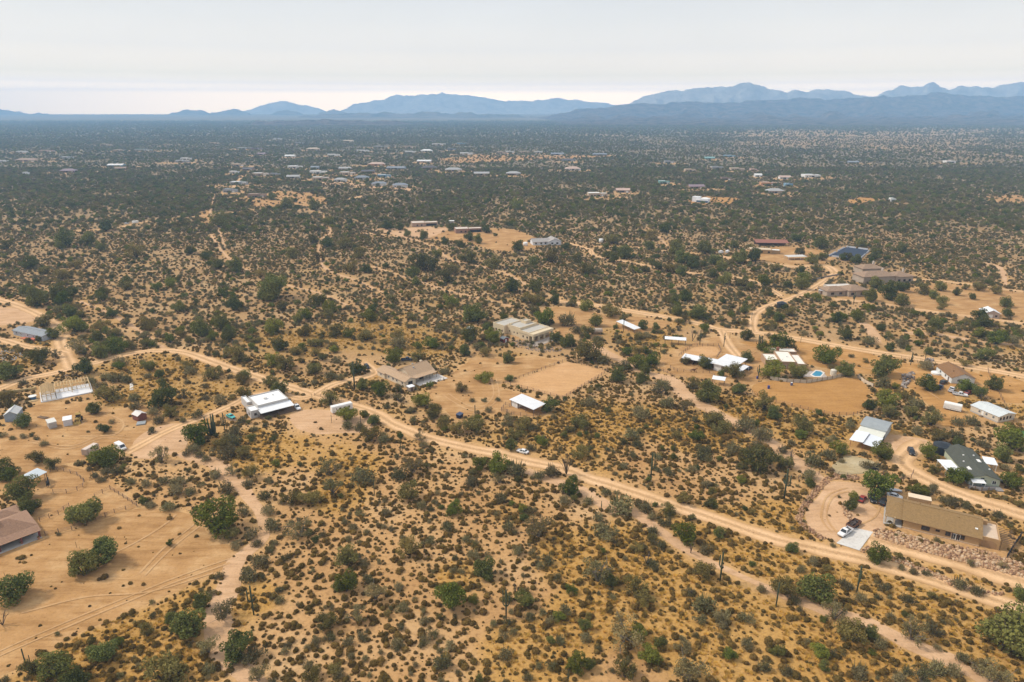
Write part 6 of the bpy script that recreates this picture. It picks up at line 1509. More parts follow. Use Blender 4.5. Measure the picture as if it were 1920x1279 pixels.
def box_trailer(name, u, v, th, L, W, H, m, lab, cat, roofm=None, win=0, z=.55):
    g = G(u, v); r = empty(name, g, th, lab, cat); BUILDINGS.append((g.x, g.y, 'the ' + lab.split(' beside')[0].split(' near')[0].split(' at ')[0].split(' partly')[0]))
    KEEP_OUT.append((g + Vector((-L * .6, -2, 0)), 0.0, L * 1.2, 4))
    b = MB(); b.loft([[(x, -W / 2 + c, z), (x, W / 2 - c, z), (x, W / 2, z + .1), (x, W / 2, z + H - .25), (x, W / 2 - .2, z + H), (x, -W / 2 + .2, z + H), (x, -W / 2, z + H - .25), (x, -W / 2, z + .1)] for x, c in ((-L / 2, .05), (L / 2, .05))]); b.build('body', m, r)
    MB().box(-L / 2 + .1, -W / 2 + .25, z + H + .002, L / 2 - .1, W / 2 - .25, z + H + .06).build('roof', roofm or WHITE, r)
    for s in (-1, 1):
        for x in (-.5, .5): wheel(r, x, s * (W / 2 - .12), .36)
        for k in range(win):
            x = -L / 2 + L * (k + .8) / (win + .6)
            MB().box(x - .45, s * (W / 2 + .015) - .02, z + 1.1, x + .45, s * (W / 2 + .015) + .02, z + 1.8).build('window', CARGLASS, r)
        MB().box(-L / 2 + .1, s * (W / 2 + .012) - .015, z + .5, L / 2 - .1, s * (W / 2 + .012) + .015, z + .62).build('stripe', mat('grey_stripe', (.35, .33, .30), .6), r)
    MB().box(-L / 2 + .9, -W / 2 - .05, z + .1, -L / 2 + 1.7, -W / 2 - .005, z + 2.0).build('door', roofm or WHITE, r)
    MB().beam((L / 2, 0, z), (L / 2 + 1.3, 0, z), .12).build('drawbar', TRIM, r)
    return r
box_trailer('camper_trailer', 641, 771, ang((622, 774), (660, 765)), 8.8, 2.5, 2.6, WHITE, 'long white camper trailer beside the dirt road', 'camper', None, 4)
box_trailer('cargo_trailer', 1785, 769, ang((1771, 764), (1798, 770)), 6.4, 2.5, 2.5, WHITE, 'white enclosed cargo trailer near the cream mobile home', 'trailer')
box_trailer('cargo_trailer', 171, 850, ang((160, 856), (178, 846)), 5.5, 2.4, 2.3, mat('tan_trailer', (.45, .34, .26), .8), 'tan box trailer partly hidden behind the big green tree', 'trailer', mat('pink_trailer_roof', (.60, .50, .43), .7))
box_trailer('cargo_trailer', 254, 419, ang((247, 420), (262, 418)), 6, 2.5, 2.4, WHITE, 'white trailer at the far upper left track', 'trailer')
def open_trailer():
    th = ang((1600, 990), (1580, 1003)); g = G(1600, 986); r = empty('utility_trailer', g, th, 'open trailer loaded with dark scrap behind the white pickup', 'trailer')
    MB().box(-2.5, -1.1, .5, 2.5, 1.1, .65).build('bed', mat('rust_brown', (.16, .08, .05), .8, .3), r)
    for y in (-1.1, 1.02): MB().box(-2.5, y, .652, 2.5, y + .08, 1.35).build('side_board', mat('rust_brown', (.16, .08, .05), .8), r)
    for x in (-2.5, 2.42): MB().box(x, -1.018, .652, x + .08, 1.018, 1.35).build('end_board', mat('rust_brown', (.16, .08, .05), .8), r)
    mb = MB()
    for _ in range(14):
        x, y = random.uniform(-2, 1.6), random.uniform(-.8, .4); mb.box(x, y, .653, x + random.uniform(.3, .9), y + random.uniform(.2, .5), random.uniform(.9, 1.5))
    s = mb.build('scrap_load', mat('scrap_dark', (.09, .07, .06), .8, .4, 4), r); s['kind'] = 'stuff'
    for s in (-1, 1):
        for x in (-.45, .45): wheel(r, x, s * 1.2, .36)
    MB().beam((2.5, 0, .55), (4.2, 0, .6), .12).build('drawbar', TRIM, r)
open_trailer()
def flat_trailer():
    g = G(437, 787); th = ang((425, 778), (442, 786)); r = empty('flat_trailer', G(434, 786), th, 'low wooden flat trailer under the turquoise car', 'trailer')
    for k in range(6): MB().box(-3.2, -1.2 + k * .4, .0, 3.2, -.82 + k * .4, .05).build('plank', WOOD, r)
flat_trailer()
def loader():
    g = G(148, 790); r = empty('tractor_loader', g, math.radians(-70), 'dusty yellow tractor loader parked right of the box sheds', 'tractor'); BUILDINGS.append((g.x, g.y, 'the yellow tractor loader'))
    ym = mat('loader_yellow', (.34, .22, .05), .7, .3, 2)
    MB().loft([ring8(-2.2, .7, .9, 1.9), ring8(.2, .75, .8, 1.9), ring8(1.6, .6, .9, 1.6)]).build('body', ym, r)
    MB().box(-1.4, -.75, 1.92, .1, .75, 3.0).build('cab', CARGLASS, r); MB().box(-1.6, -.95, 3.002, .3, .95, 3.15).build('cab_roof', ym, r)
    for s in (-1, 1):
        wheel(r, -1.2, s * 1.0, .85, .5); wheel(r, 1.4, s * .95, .6, .4)
        MB().beam((.0, s * .85, 1.7), (2.6, s * .85, .9), .18).build('loader_arm', ym, r)
    MB().loft([[(2.6, -1.2, .15), (2.6, 1.2, .15), (2.6, 1.2, 1.0), (2.6, -1.2, 1.0)], [(3.4, -1.2, .1), (3.4, 1.2, .1), (3.3, 1.2, .25), (3.3, -1.2, .25)]]).build('bucket', ym, r)
    MB().tube([(1.0, .3, 1.6), (1.0, .3, 2.6)], .07).build('exhaust', TRIM, r)
    MB().tube([(-2.2, 0, 1.6), (-3.2, 0, 3.0), (-4.0, 0, 1.6)], [.16, .14, .12]).build('backhoe_arm', ym, r)
loader()
def cyl(name, u, v, rad, h, m, lab, cat, lidm=None, horiz=False):
    g = G(u, v); r = empty(name, g, 0, lab, cat)
    c = [(math.cos(a), math.sin(a)) for a in np.linspace(0, 2 * math.pi, 19)[:-1]]
    if not horiz:
        MB().loft([[(rad * s * x, rad * s * y, z) for x, y in c] for z, s in ((0, 1), (h * .33, 1), (h * .34, 1.02), (h * .37, 1.02), (h * .38, 1), (h * .92, 1), (h, .9))]).build('shell', m, r)
        MB().loft([[(rad * s * x, rad * s * y, z) for x, y in c] for z, s in ((h + .002, .85), (h + rad * .25, .25))]).build('lid', lidm or m, r)
    else:
        MB().loft([[(z, rad * s * x, rad + .4 + rad * s * y) for x, y in c] for z, s in ((-h / 2 - rad * .4, .4), (-h / 2, .95), (-h / 2 + .2, 1), (h / 2 - .2, 1), (h / 2, .95), (h / 2 + rad * .4, .4))]).build('shell', m, r, True)
        for x in (-h * .3, h * .3): MB().box(x - .1, -rad * .7, 0, x + .1, rad * .7, .7).build('cradle', TRIM, r)
    return r
BT = mat('black_tank', (.018, .022, .028), .4, .15)
cyl('water_tank', 1465, 577, 3.0, 3.4, BT, 'large black water tank in the scrub below the mansion road', 'tank')
cyl('water_tank', 1766, 848, 3.3, 3.2, BT, 'big black water tank behind the green home', 'tank')
cyl('water_tank', 1562, 703, 1.4, 2.6, mat('cream_tank', (.60, .55, .46), .6), 'small cream tank at the right of the swimming pool fence', 'tank')
cyl('fuel_tank', 1117, 626, 1.5, 6.5, mat('tan_tank', (.45, .36, .28), .5), 'long tan tank lying on its side below the upper yard', 'tank', None, True)
cyl('barrel', 1441, 729, .55, 1.5, mat('drum_blue', (.05, .06, .22), .5), 'blue barrel at the left part of the round arena', 'barrel')
cyl('barrel', 1484, 723, .55, 1.5, mat('drum_dark', (.10, .11, .20), .5), 'grey barrel near the fence at the top of the round arena', 'barrel', WHITE)
cyl('barrel', 1420, 710, .5, 1.2, mat('drum_blue', (.05, .06, .22), .5), 'blue barrel beside the cactus at the arena corner', 'barrel')
cyl('trampoline', 1755, 701, 2.2, .9, WHITE, 'white round boat shaped tub in front of the blue truck', 'tub')
def bin_():
    g = G(862, 783); r = empty('dumpster', g, math.radians(60), 'blue black dumpster in the sandy yard below the beige gabled house', 'dumpster')
    MB().loft([[(-1.1, -.8, .1), (1.1, -.8, .1), (1.1, .8, .1), (-1.1, .8, .1)], [(-1.4, -.95, 1.6), (1.4, -.95, 1.6), (1.4, .95, 1.6), (-1.4, .95, 1.6)]]).build('bin', mat('bin_navy', (.02, .025, .06), .6), r)
    for k in (0, 1): MB().loft([[(-1.42 + k * 1.43, -.98, 1.602), (-.02 + k * 1.43, -.98, 1.602), (-.02 + k * 1.43, .98, 1.9), (-1.42 + k * 1.43, .98, 1.9)], [(-1.42 + k * 1.43, -.98, 1.66), (-.02 + k * 1.43, -.98, 1.66), (-.02 + k * 1.43, .98, 1.96), (-1.42 + k * 1.43, .98, 1.96)]]).build('lid', mat('bin_lid', (.06, .08, .14), .5), r)
bin_()
def green_tent():
    g = G(1893, 826); r = empty('shade_sail', g, math.radians(-25), 'bright green shade canopy at the right edge beyond the green home', 'canopy'); m = mat('green_fabric', (.015, .20, .09), .8)
    MB().loft([[(0, 0, 2.2 + s), (8, 0, 2.2 + s), (8, 4, 3.0 + s), (0, 4, 3.0 + s)] for s in (0, .05)]).build('canopy', m, r)
    for x in (.2, 4, 7.8):
        for y, z in ((.2, 2.22), (3.8, 2.96)): MB().tube([(x, y, 0), (x, y, z)], .06).build('pole', STEEL, r)
green_tent()
def sculpted_boat():
    g = G(1675, 922); r = empty('boat', g, math.radians(-20), 'small silver boat parked behind the white car', 'boat')
    MB().loft([[(x, -w, .9), (x, -w * .5, .35), (x, w * .5, .35), (x, w, .9), (x, w * .85, .92), (x, -w * .85, .92)] for x, w in ((-2.2, .9), (0, .95), (1.5, .7), (2.5, .12))]).build('hull', PS, r)
    MB().beam((-1.5, 0, .3), (2.8, 0, .3), .12).build('trailer_beam', TRIM, r)
    for s in (-1, 1): wheel(r, -.5, s * .9, .3, .2)
sculpted_boat()

# ------------------------------------------------------------------ horses
def horse(u, v, th, c, lab, graze=True, s=1.0):
    g = G(u, v); m = mat('horse_' + c[0], c[1], .8, .2, 3)
    V = [(0, 0, 1.25), (.55, 0, 1.3), (-.6, 0, 1.3), (.95, 0, 1.35 if graze else 1.65), (1.3, 0, .85 if graze else 2.05), (1.5, 0, .45 if graze else 1.95), (1.72, 0, .25 if graze else 1.75)]
    R = [.33, .30, .32, .19, .14, .13, .08]
    E = [(0, 1), (0, 2), (1, 3), (3, 4), (4, 5), (5, 6)]
    def add(par, p, r): V.append(p); R.append(r); E.append((par, len(V) - 1)); return len(V) - 1
    for y in (-.2, .2):
        a = add(1, (.6, y, .85), .13); a = add(a, (.6 + y * .4, y, .48), .07); add(a, (.62 + y * .4, y, .04), .06)
        a = add(2, (-.62, y, .88), .17); a = add(a, (-.82 + y * .3, y, .52), .08); add(a, (-.74 + y * .3, y, .04), .06)
    a = add(2, (-.95, 0, 1.25), .07); add(a, (-1.05, 0, .7), .06)
    me = bpy.data.meshes.new('horse'); me.from_pydata([(x * s, y * s, z * s) for x, y, z in V], E, []); me.materials.append(m)
    o = inst('horse', me, None, g, (0, 0, th)); tag(o, lab, 'horse')
    md = o.modifiers.new('skin', 'SKIN')
    for i, sv in enumerate(me.skin_vertices[0].data): sv.radius = (R[i] * s, R[i] * s); sv.use_root = (i == 0)
    sb = o.modifiers.new('sub', 'SUBSURF'); sb.levels = 1; sb.render_levels = 1
    return o
BAY = ('bay', (.16, .07, .03)); BLK = ('black', (.02, .018, .016))
horse(1300, 698, ang((1295, 697), (1306, 698)), BAY, 'brown horse standing in the pen below the stable row', False, 1.15)
horse(1637, 886, ang((1630, 886), (1646, 886)), BLK, 'black horse grazing in the grey paddock by the metal barn', True, 1.2)
horse(1646, 879, ang((1641, 880), (1652, 877)), BLK, 'black horse beside the round bush in the grey paddock', False, 1.1)
horse(91, 912, ang((91, 914), (94, 903)), BLK, 'dark horse under the corner of the silvery shade', False, 1.25)

# ------------------------------------------------------------------ fences
POST = MB().box(-.07, -.07, 0, .07, .07, 1.55).mesh('post', STEEL); TPOST = MB().box(-.06, -.06, 0, .06, .06, 1.4).mesh('post', WOOD)
def fence(px, lab, rails=(0.55, 1.0, 1.45), gap=3.0, post=POST, rail_m=STEEL, closed=False, name='pipe_fence', th=.05):
    P = [G(*p) for p in px]
    if closed: P = P + [P[0]]
    c = P[0].copy(); r = empty(name, c, 0, lab, 'fence')
    line = []
    for a, b in zip(P, P[1:]):
        n = max(1, round((b - a).length / gap))
        line += [a.lerp(b, k / n) - c for k in range(n)]
    line.append(P[-1] - c)
    for p in (line[:-1] if closed else line): inst('post', post, r, p, (0, 0, random.random()), (1, 1, random.uniform(.94, 1.08)))
    for z in rails:
        mb = MB()
        for a, b in zip(line, line[1:]): mb.beam((a.x, a.y, z), (b.x, b.y, z), th, th)
        mb.build('rail', rail_m, r)
    return r
fence([(947,720),(1055,748),(1140,697),(1062,677)], 'pipe fence round the square riding arena', closed=True)
fence([(960,778),(940,770),(948,760),(956,763)], 'short pipe fence at the left of the open white barn')
fence([(940,771),(1000,785),(1022,776)], 'pipe fence along the front of the open white barn')
fence([(1410,738),(1440,752),(1500,766),(1560,779),(1600,779),(1614,775)], 'pipe fence round the lower rim of the round arena')
fence([(1230,690),(1265,708),(1310,716),(1340,718)], 'pipe fence along the pen below the stable row')
fence([(1257,690),(1270,697),(1330,700),(1340,706)], 'pipe fence in the middle of the horse pen')
fence([(1273,668),(1297,650),(1347,649)], 'pipe fence round the sandy pen behind the stable row')
fence([(1347,649),(1352,660),(1344,672)], 'short brown fence at the right of the sandy pen')
fence([(86,906),(84,890),(95,884),(120,884),(145,892),(158,904),(156,914),(145,920),(125,925),(100,925)], 'round pen fence of pipe panels at the left shade')
fence([(85,1005),(135,994),(180,976),(215,962),(257,950)], 'long wire fence in front of the lot below the round pen', (.5, .9, 1.3), 3.0)
fence([(257,950),(207,918),(178,933)], 'fence at the far corner of the tree paddock')
fence([(75,978),(110,965),(130,950)], 'short fence line left of the paddock tree')
fence([(1497,898),(1560,885),(1572,891),(1622,900)], 'rusty pipe fence along the lower side of the grey paddock', (.4, .75, 1.1, 1.45))
fence([(1680,905),(1708,897),(1712,888)], 'rusty pipe fence beside the wide driveway')
fence([(1640,888),(1672,894),(1690,903)], 'pipe fence between the grey paddock and the driveway', (.5, 1.0, 1.45))
fence([(590,742),(625,749),(690,760),(700,766)], 'low wire fence beside the dirt road by the camper', (.5, 1.0), 4, TPOST)
fence([(1690,672),(1720,680),(1760,688)], 'wire fence along the upper road near the cacti', (.5, 1.0), 5, TPOST)
fence([(462,775),(476,780),(489,786)], 'dark fence along the courtyard of the white flat roofed house', (.5, 1.0, 1.4), 1.6)
fence([(1480,538),(1545,521),(1580,515)], 'low wall like fence beside the mansion approach road', (.35, .7, 1.05), 4, TPOST, mat('rail_grey', (.22, .19, .17), .9), th=.25)
fence([(1852,692),(1853,700),(1900,790),(1920,800)], 'fence behind the cream mobile home', (.5, 1.0), 4, TPOST)
fence([(1740,524),(1815,540),(1920,553)], 'white rail fence along the upper right lane', (.6, 1.1), 6, TPOST)
# cream board walls at the pool and the arena: each board its own piece
def board_wall(px, lab, h, blen, m, pm):
    P = [G(*p) for p in px]; c = P[0].copy(); r = empty('board_fence', c, 0, lab, 'fence')
    bm = MB().box(0, -.06, .12, 1, .06, h).mesh('panel', m); po = MB().box(-.12, -.12, 0, .12, .12, h + .1).mesh('post', pm)
    for a, b in zip(P, P[1:]):
        n = max(1, round((b - a).length / blen)); t = math.atan2(b.y - a.y, b.x - a.x); L = (b - a).length / n
        for k in range(n):
            p = a.lerp(b, k / n) - c
            inst('panel', bm, r, p + Vector((math.cos(t), math.sin(t), 0)) * .13, (0, 0, t), (L - .26, 1, 1)); inst('post', po, r, p, (0, 0, t))
CB = mat('cream_board', (.52, .45, .34), .85, .12)
board_wall([(1443,712),(1475,717),(1512,719),(1560,711),(1586,704)], 'cream board fence between the pool yard and the round arena', 1.7, 3.2, CB, WOOD)
board_wall([(1608,708),(1620,718),(1637,726)], 'short cream wall at the right rim of the round arena', 1.6, 4.0, mat('cream_wall', (.58, .48, .36), .9, .08), mat('cream_wall', (.58, .48, .36), .9, .08))
board_wall([(1888,1046),(1900,1026),(1915,1005)], 'dark iron garden fence at the right end of the ranch house', 1.5, 2.0, TRIM, TRIM)
board_wall([(1815,916),(1840,921),(1866,920)], 'grey board fence in front of the green home', 1.3, 2.4, mat('grey_board', (.30, .28, .27), .9), WOOD)

# ------------------------------------------------------------------ rock banks
def rock_bank(polys, lab, n, smin, smax, cols):
    mb = MB(); m = new_mat('red_rock'); mm, nt, b, N, L = m
    at = N('ShaderNodeAttribute'); at.attribute_name = 'tone'
    rp = ramp_node(nt, cols); L(at.outputs['Fac'], rp.inputs[0]); L(rp.outputs[0], b.inputs['Base Color']); b.inputs['Roughness'].default_value = .95
    Ptot = [np.array([G(u, v)[:2] for u, v in poly]) for poly in polys]
    area = [abs(np.sum(p[:, 0] * np.roll(p[:, 1], -1) - p[:, 1] * np.roll(p[:, 0], -1))) / 2 for p in Ptot]
    tones = []
    for p, A in zip(Ptot, area):
        k = int(n * A / sum(area)); got = 0
        while got < k:
            q = p.min(0) + rng.random((k * 3, 2)) * (p.max(0) - p.min(0)); q = q[inside(q, p)]
            for x, y in q[:k - got]:
                s = smin + (smax - smin) * rng.random() ** 2; a = rng.random() * 6.28; h = s * rng.uniform(.5, .9)
                ring = [(math.cos(a + t * 1.2566) * s * rng.uniform(.4, .62), math.sin(a + t * 1.2566) * s * rng.uniform(.4, .62)) for t in range(5)]
                mb.loft([[(x + u, y + w, -.05) for u, w in ring], [(x + u * 1.05, y + w * 1.05, h * .5) for u, w in ring], [(x + u * .55, y + w * .55, h + rng.uniform(-.08, .1) * s) for u, w in ring]], False)
                tones += [rng.random()] * 11
            got += len(q[:k - got])
    me = mb.mesh('boulders', mm)
    a = me.attributes.new('tone', 'FLOAT', 'FACE'); a.data.foreach_set('value', np.array(tones, np.float32))
    o = inst('boulders', me); tag(o, lab, 'rocks', kind='stuff')
REDS = [(.20, .105, .058), (.35, .20, .105), (.47, .30, .165), (.52, .385, .25)]
rock_bank([[(1640,991),(1690,1000),(1765,1021),(1840,1033),(1897,1050),(1925,1062),(1925,1086),(1865,1071),(1790,1051),(1715,1031),(1637,1006)]], 'red boulders heaped along the bank below the long tan ranch house', 1900, .35, 1.05, REDS)
rock_bank([[(1612,1034),(1626,1024),(1640,1034),(1680,1047),(1720,1060),(1762,1077),(1800,1096),(1845,1108),(1880,1112),(1876,1118),(1840,1112),(1790,1102),(1752,1082),(1700,1062),(1660,1048)]], 'pale red rocks edging the lower drive below the ranch house', 520, .3, .8, REDS)
rock_bank([[(1610,893),(1558,889),(1530,912),(1504,944),(1490,970),(1500,988),(1542,1015),(1548,1010),(1508,982),(1503,972),(1516,948),(1540,918),(1562,899),(1610,901)]], 'berm of red rocks curving round the left of the ranch house lot', 950, .3, .85, REDS[:3])
rock_bank([[(1578,948),(1584,946),(1600,972),(1592,977),(1582,965)]], 'small heap of red rocks beside the pickup pad', 90, .3, .8, REDS)
rock_bank([[(958,636),(985,640),(1020,652),(1060,652),(1050,660),(1010,660),(965,650)]], 'grey rubble of the garden below the cream adobe house', 320, .3, .9, [(.18, .13, .10), (.34, .26, .20), (.45, .36, .28)])
rock_bank([[(0,655),(20,652),(45,665),(25,680),(0,678)]], 'grey stone rubble in the scrub at the far left', 120, .3, .9, [(.25, .22, .2), (.4, .37, .34), (.5, .48, .45)])
rock_bank([[(1690,705),(1712,697),(1716,708),(1700,728),(1692,728)],[(1735,676),(1750,673),(1752,690),(1742,694)]], 'jumbled scrap and junk piles left of the brown gabled house', 170, .4, 1.5, [(.10, .08, .07), (.24, .18, .14), (.40, .36, .33)])

# ------------------------------------------------------------------ cacti, ocotillo, dead trees
CACT = mat('cactus_green', (.060, .072, .038), .9, .2, 3); DEAD = mat('dead_wood', (.10, .075, .058), .95, .25, 4)
def saguaro_mesh(i):
    R = random.Random(900 + i); mb = MB(); N = 10
    def col(pts, rad):
        rr = [rad * .85] + [rad] * (len(pts) - 2) + [rad * .55]
        mb.tube(pts, rr, N)
    col([(0, 0, 0), (0, 0, .4), (0, 0, .97), (0, 0, 1.0)], .027)
    for k in range((0, 2, 3, 4, 1, 5)[i]):
        a = R.random() * 6.28; z = R.uniform(.32, .58); d = R.uniform(.09, .13); t = R.uniform(z + .22, .93)
        c, s = math.cos(a) * d, math.sin(a) * d
        col([(0, 0, z), (c * .6, s * .6, z + .01), (c, s, z + .06), (c, s, t - .02), (c, s, t)], .020)
    return mb.mesh('saguaro_cactus', CACT, True)
SAG = [saguaro_mesh(i) for i in range(6)]
SAGS = [(259,685,19,0),(702,927,27,0),(479,896,17,1),(476,1153,52,2),(1127,962,22,4),(1220,900,50,1),(1264,847,17,0),(949,1157,47,1),(1350,1090,52,2),(1606,1112,50,2),(1455,1137,43,0),(1458,1150,9,0),(1065,1283,24,3),(50,1252,36,0),(59,1250,22,0),(144,1027,11,0),(150,1030,6,0),(665,728,50,0),(677,800,20,0),(585,747,9,0),(622,793,15,0),(752,856,25,1),(1169,622,22,0),(1312,646,27,2),(1357,650,26,2),(1368,635,12,0),(1421,656,28,5),(1427,656,25,3),(1421,711,27,2),(1239,660,15,0),(1409,601,15,0),(1707,685,25,3),(1734,677,20,0),(1470,935,55,2),(1600,571,24,3),(1450,525,16,0),(1640,300+262,14,0),(917,888,14,0),(422,810,36,5),(1285,678,14,1),(1501,643,12,0),(1238,660,12,0),(1752,1035-345,12,0),(891,790,30,0),(1693,600,14,0),(340,545,12,0),(214,548,14,0),(355,530,16,0),(650,552,14,1),(683,548,14,0),(805,585,10,0),(1700,600,14,0),(1830,480,10,0),(430,535,13,0),(310,560,14,2),(860,560,13,0),(1080,545,12,0),(1175,540,12,0),(1560,600,14,1),(1660,640,14,0)]
CACTI = []
for u, v, h, t in SAGS:
    g = G(u, v); dep = math.atan2(CAM_H, math.hypot(g.x, g.y))
    hm = min(13, h / (pxm(v) * math.cos(dep)))
    o = inst('saguaro_cactus', SAG[t], None, g, (0, 0, random.random() * 6.28), (hm * .95, hm * .95, hm))
    CACTI.append((o, g, hm, t))
def organ():
    g = G(397, 816); mb = MB(); R = random.Random(5)
    for k in range(13):
        a = R.random() * 6.28; d = R.uniform(.4, 1.9); h = R.uniform(4, 9.4)
        mb.tube([(0, 0, .1), (math.cos(a) * d * .8, math.sin(a) * d * .8, .9), (math.cos(a) * d, math.sin(a) * d, 2), (math.cos(a) * d * 1.2, math.sin(a) * d * 1.2, h)], [.3, .33, .34, .2], 8)
    o = mb.build('organ_cactus', CACT, None, True, loc=g); tag(o, 'tall many armed dark cactus clump beside the big tree near the turquoise car', 'cactus'); BUILDINGS.append((g.x, g.y, 'the tall cactus clump'))
organ()
def wand_bush(u, v, h, n, m, lab, name, cat, spread=.5, branch=False, leafy=None):
    g = G(u, v); hm = h / (pxm(v) * .85); mb = MB(); R = random.Random(int(u * 7 + v))
    for k in range(n):
        a = R.random() * 6.28; t = R.uniform(.3, 1) * spread * hm
        top = Vector((math.cos(a) * t, math.sin(a) * t, hm * R.uniform(.75, 1))); mid = top * .5 + Vector((0, 0, hm * .12))
        mb.tube([(0, 0, -.05), mid, top], [.09, .07, .03], 4)
        if branch:
            for _ in range(3):
                e = mid.lerp(top, R.random()) + Vector((R.uniform(-.5, .5), R.uniform(-.5, .5), R.uniform(.1, .5))) * hm * .25
                mb.tube([mid.lerp(top, .3), e], [.05, .02], 4)
    o = mb.build(name, m, None, False, loc=g); tag(o, lab, cat); return o
wand_bush(1062, 890, 36, 22, mat('ocotillo_stem', (.13, .10, .065), .9), 'tall vase shaped ocotillo beside the dirt road', 'ocotillo', 'shrub', .42)
BUILDINGS.append((*G(1062, 890)[:2], 'the ocotillo'))
for u, v, h, lab in ((968, 1123, 30, 'bare dead tree near a saguaro in the lower middle scrub'), (1213, 1060, 22, 'bare dead tree beside the wash bend'), (1483, 862, 18, 'bare dead bush in the wash below the round arena'), (375, 652, 14, 'dark branching cholla above the road bend'), (1295, 1037, 16, 'dry leaning branch standing at the wash edge'), (5, 1172, 26, 'dead branching snag at the left edge of the sandy lot'), (1298, 640, 20, 'branching tall cholla beside the pen above the stable'), (1840, 760, 22, 'bare grey tree behind the cream mobile home'), (1295, 1117, 12, 'dead stump in the right foreground scrub')):
    wand_bush(u, v, h, 7, DEAD, lab, 'dead_tree', 'dead tree', .55, True)
# ------------------------------------------------------------------ plants: one object each where the photo shows them largest
ORD = ['nearest', 'second nearest', 'third nearest', 'fourth nearest', 'fifth nearest', 'sixth nearest', 'seventh nearest', 'eighth nearest', 'ninth nearest', 'tenth nearest', 'eleventh nearest', 'twelfth nearest', 'thirteenth nearest', 'fourteenth nearest', 'fifteenth nearest', 'sixteenth nearest', 'seventeenth nearest', 'eighteenth nearest', 'nineteenth nearest', 'twentieth nearest']
for k in range(21, 100): ORD.append('%dth nearest' % k if k % 10 not in (1, 2, 3) or k in (11, 12, 13) else '%d%s nearest' % (k, {1: 'st', 2: 'nd', 3: 'rd'}[k % 10]))
BL = np.array([[b[0], b[1]] for b in BUILDINGS]); BU, BV, _ = proj(BL[:, 0], BL[:, 1])
def landmark(x, y):
    d = np.hypot(BL[:, 0] - x, BL[:, 1] - y); j = int(np.argmin(d))
    u, v, _ = proj(np.array([x]), np.array([y])); du, dv = u[0] - BU[j], (v[0] - BV[j]) * 1.6
    side = ('right of' if du > 0 else 'left of') if abs(du) > abs(dv) else ('below' if dv > 0 else 'beyond')
    return j, side, d[j]
def label_plants(items, phrase):
    """items: dicts with x, y, k, o; the label names the landmark, the side and the rank by distance from it"""
    groups = {}
    for it in items:
        j, side, d = landmark(it['x'], it['y'])
        groups.setdefault((it['k'], j, side), []).append((d, it))
    for (k, j, side), lst in groups.items():
        lst.sort(key=lambda t: t[0])
        for n, (d, it) in enumerate(lst):
            it['o']['label'] = '%s, %s %s %s' % (phrase[k], ORD[min(n, len(ORD) - 1)] if len(lst) > 1 else 'alone', side, BUILDINGS[j][2])
            assert len(it['o']['label'].split()) <= 16, it['o']['label']

def in_keepout(P):
    bad = np.zeros(len(P), bool)
    for a, th, L, W in KEEP_OUT:
        dx, dy = P[:, 0] - a.x, P[:, 1] - a.y
        lx = dx * math.cos(th) + dy * math.sin(th); ly = -dx * math.sin(th) + dy * math.cos(th)
        bad |= (lx > -2.5) & (lx < L + 2.5) & (ly > -2.5) & (ly < W + 2.5)
    return bad
def grid(y0, y1, cell, margin=45):
    ys = np.arange(y0, y1, cell); out = []
    for y in ys:
        hw = 0.75 * (y * COS + CAM_H * SIN) * 1.14 + margin
        x = np.arange(-hw, hw, cell)
        out.append(np.stack([x, np.full(len(x), y)], 1))
    P = np.concatenate(out)
    return P + (rng.random(P.shape) - .5) * cell * 1.1
SC_PTS = {'b': [], 'c': [], 't': [], 's': []}       # arrays of x, y, size
def add(key, P, s): SC_PTS[key].append(np.column_stack([P, s]))
def zone(y0, y1, cell, keep, mixture, near=False):
    P = grid(y0, y1, cell)
    d = bare_distance(P) if y0 < 1600 else np.full(len(P), 60.0)
    nz = vnoise(P, 38 if near else 85, 21, 4)
    dens = keep * (np.clip(0.70 + 1.3 * (nz - .35), 0.2, 1.3) if near else np.clip(0.62 + 1.7 * (nz - .36), 0.15, 1.3))
    if y0 < 600:
        dens = dens * (.45 + 1.1 * vnoise(P, 6.5, 61, 2))
        for sp in SPARSE: dens = np.where(inside(P, sp), dens * .38, dens)
    if y0 > 600: dens = dens * (1 - .8 * house_clearing(P))
    dens = dens * (1 - .65 * low_mask(P))
    p = np.clip(dens, 0, 1) * np.clip((d + 0.7) / 2.0, 0.0, 1)
    p = np.where(d < -0.7, 0.022 if near else np.clip((P[:, 1] - 600) / 2500, 0, .22), p)
    ok = (rng.random(len(P)) < p) & ~in_keepout(P)
    if y0 < 1600: ok[ok] = ~hard_ground(P[ok])
    P = P[ok]; r = rng.random(len(P)); lo = 0
    for key, frac, a, b in mixture:
        m = (r >= lo) & (r < lo + frac); lo += frac
        add(key, P[m], a + (b - a) * rng.random(m.sum()) ** 2.0)
zone(62, 330, 1.8, 0.84, [('b', .935, .85, 2.5), ('c', .05, 1.5, 2.8), ('t', .015, 2.0, 3.6)], True)
zone(62, 300, 1.7, 0.50, [('b', .97, .35, .85), ('c', .03, .6, 1.3)], True)
zone(330, 700, 2.6, 0.82, [('b', .55, 1.2, 2.6), ('c', .36, 1.8, 4.0), ('t', .09, 2.8, 6.2)])
zone(700, 1500, 3.8, 0.86, [('b', .20, 1.6, 3.4), ('c', .53, 2.4, 5.2), ('t', .27, 3.4, 8.5)])
zone(1500, 3200, 7.0, 0.60, [('c', .60, 3.2, 6.5), ('t', .40, 4.5, 9.5)])
zone(3200, 7500, 16, 0.62, [('c', .45, 7, 12), ('t', .55, 8, 15)])
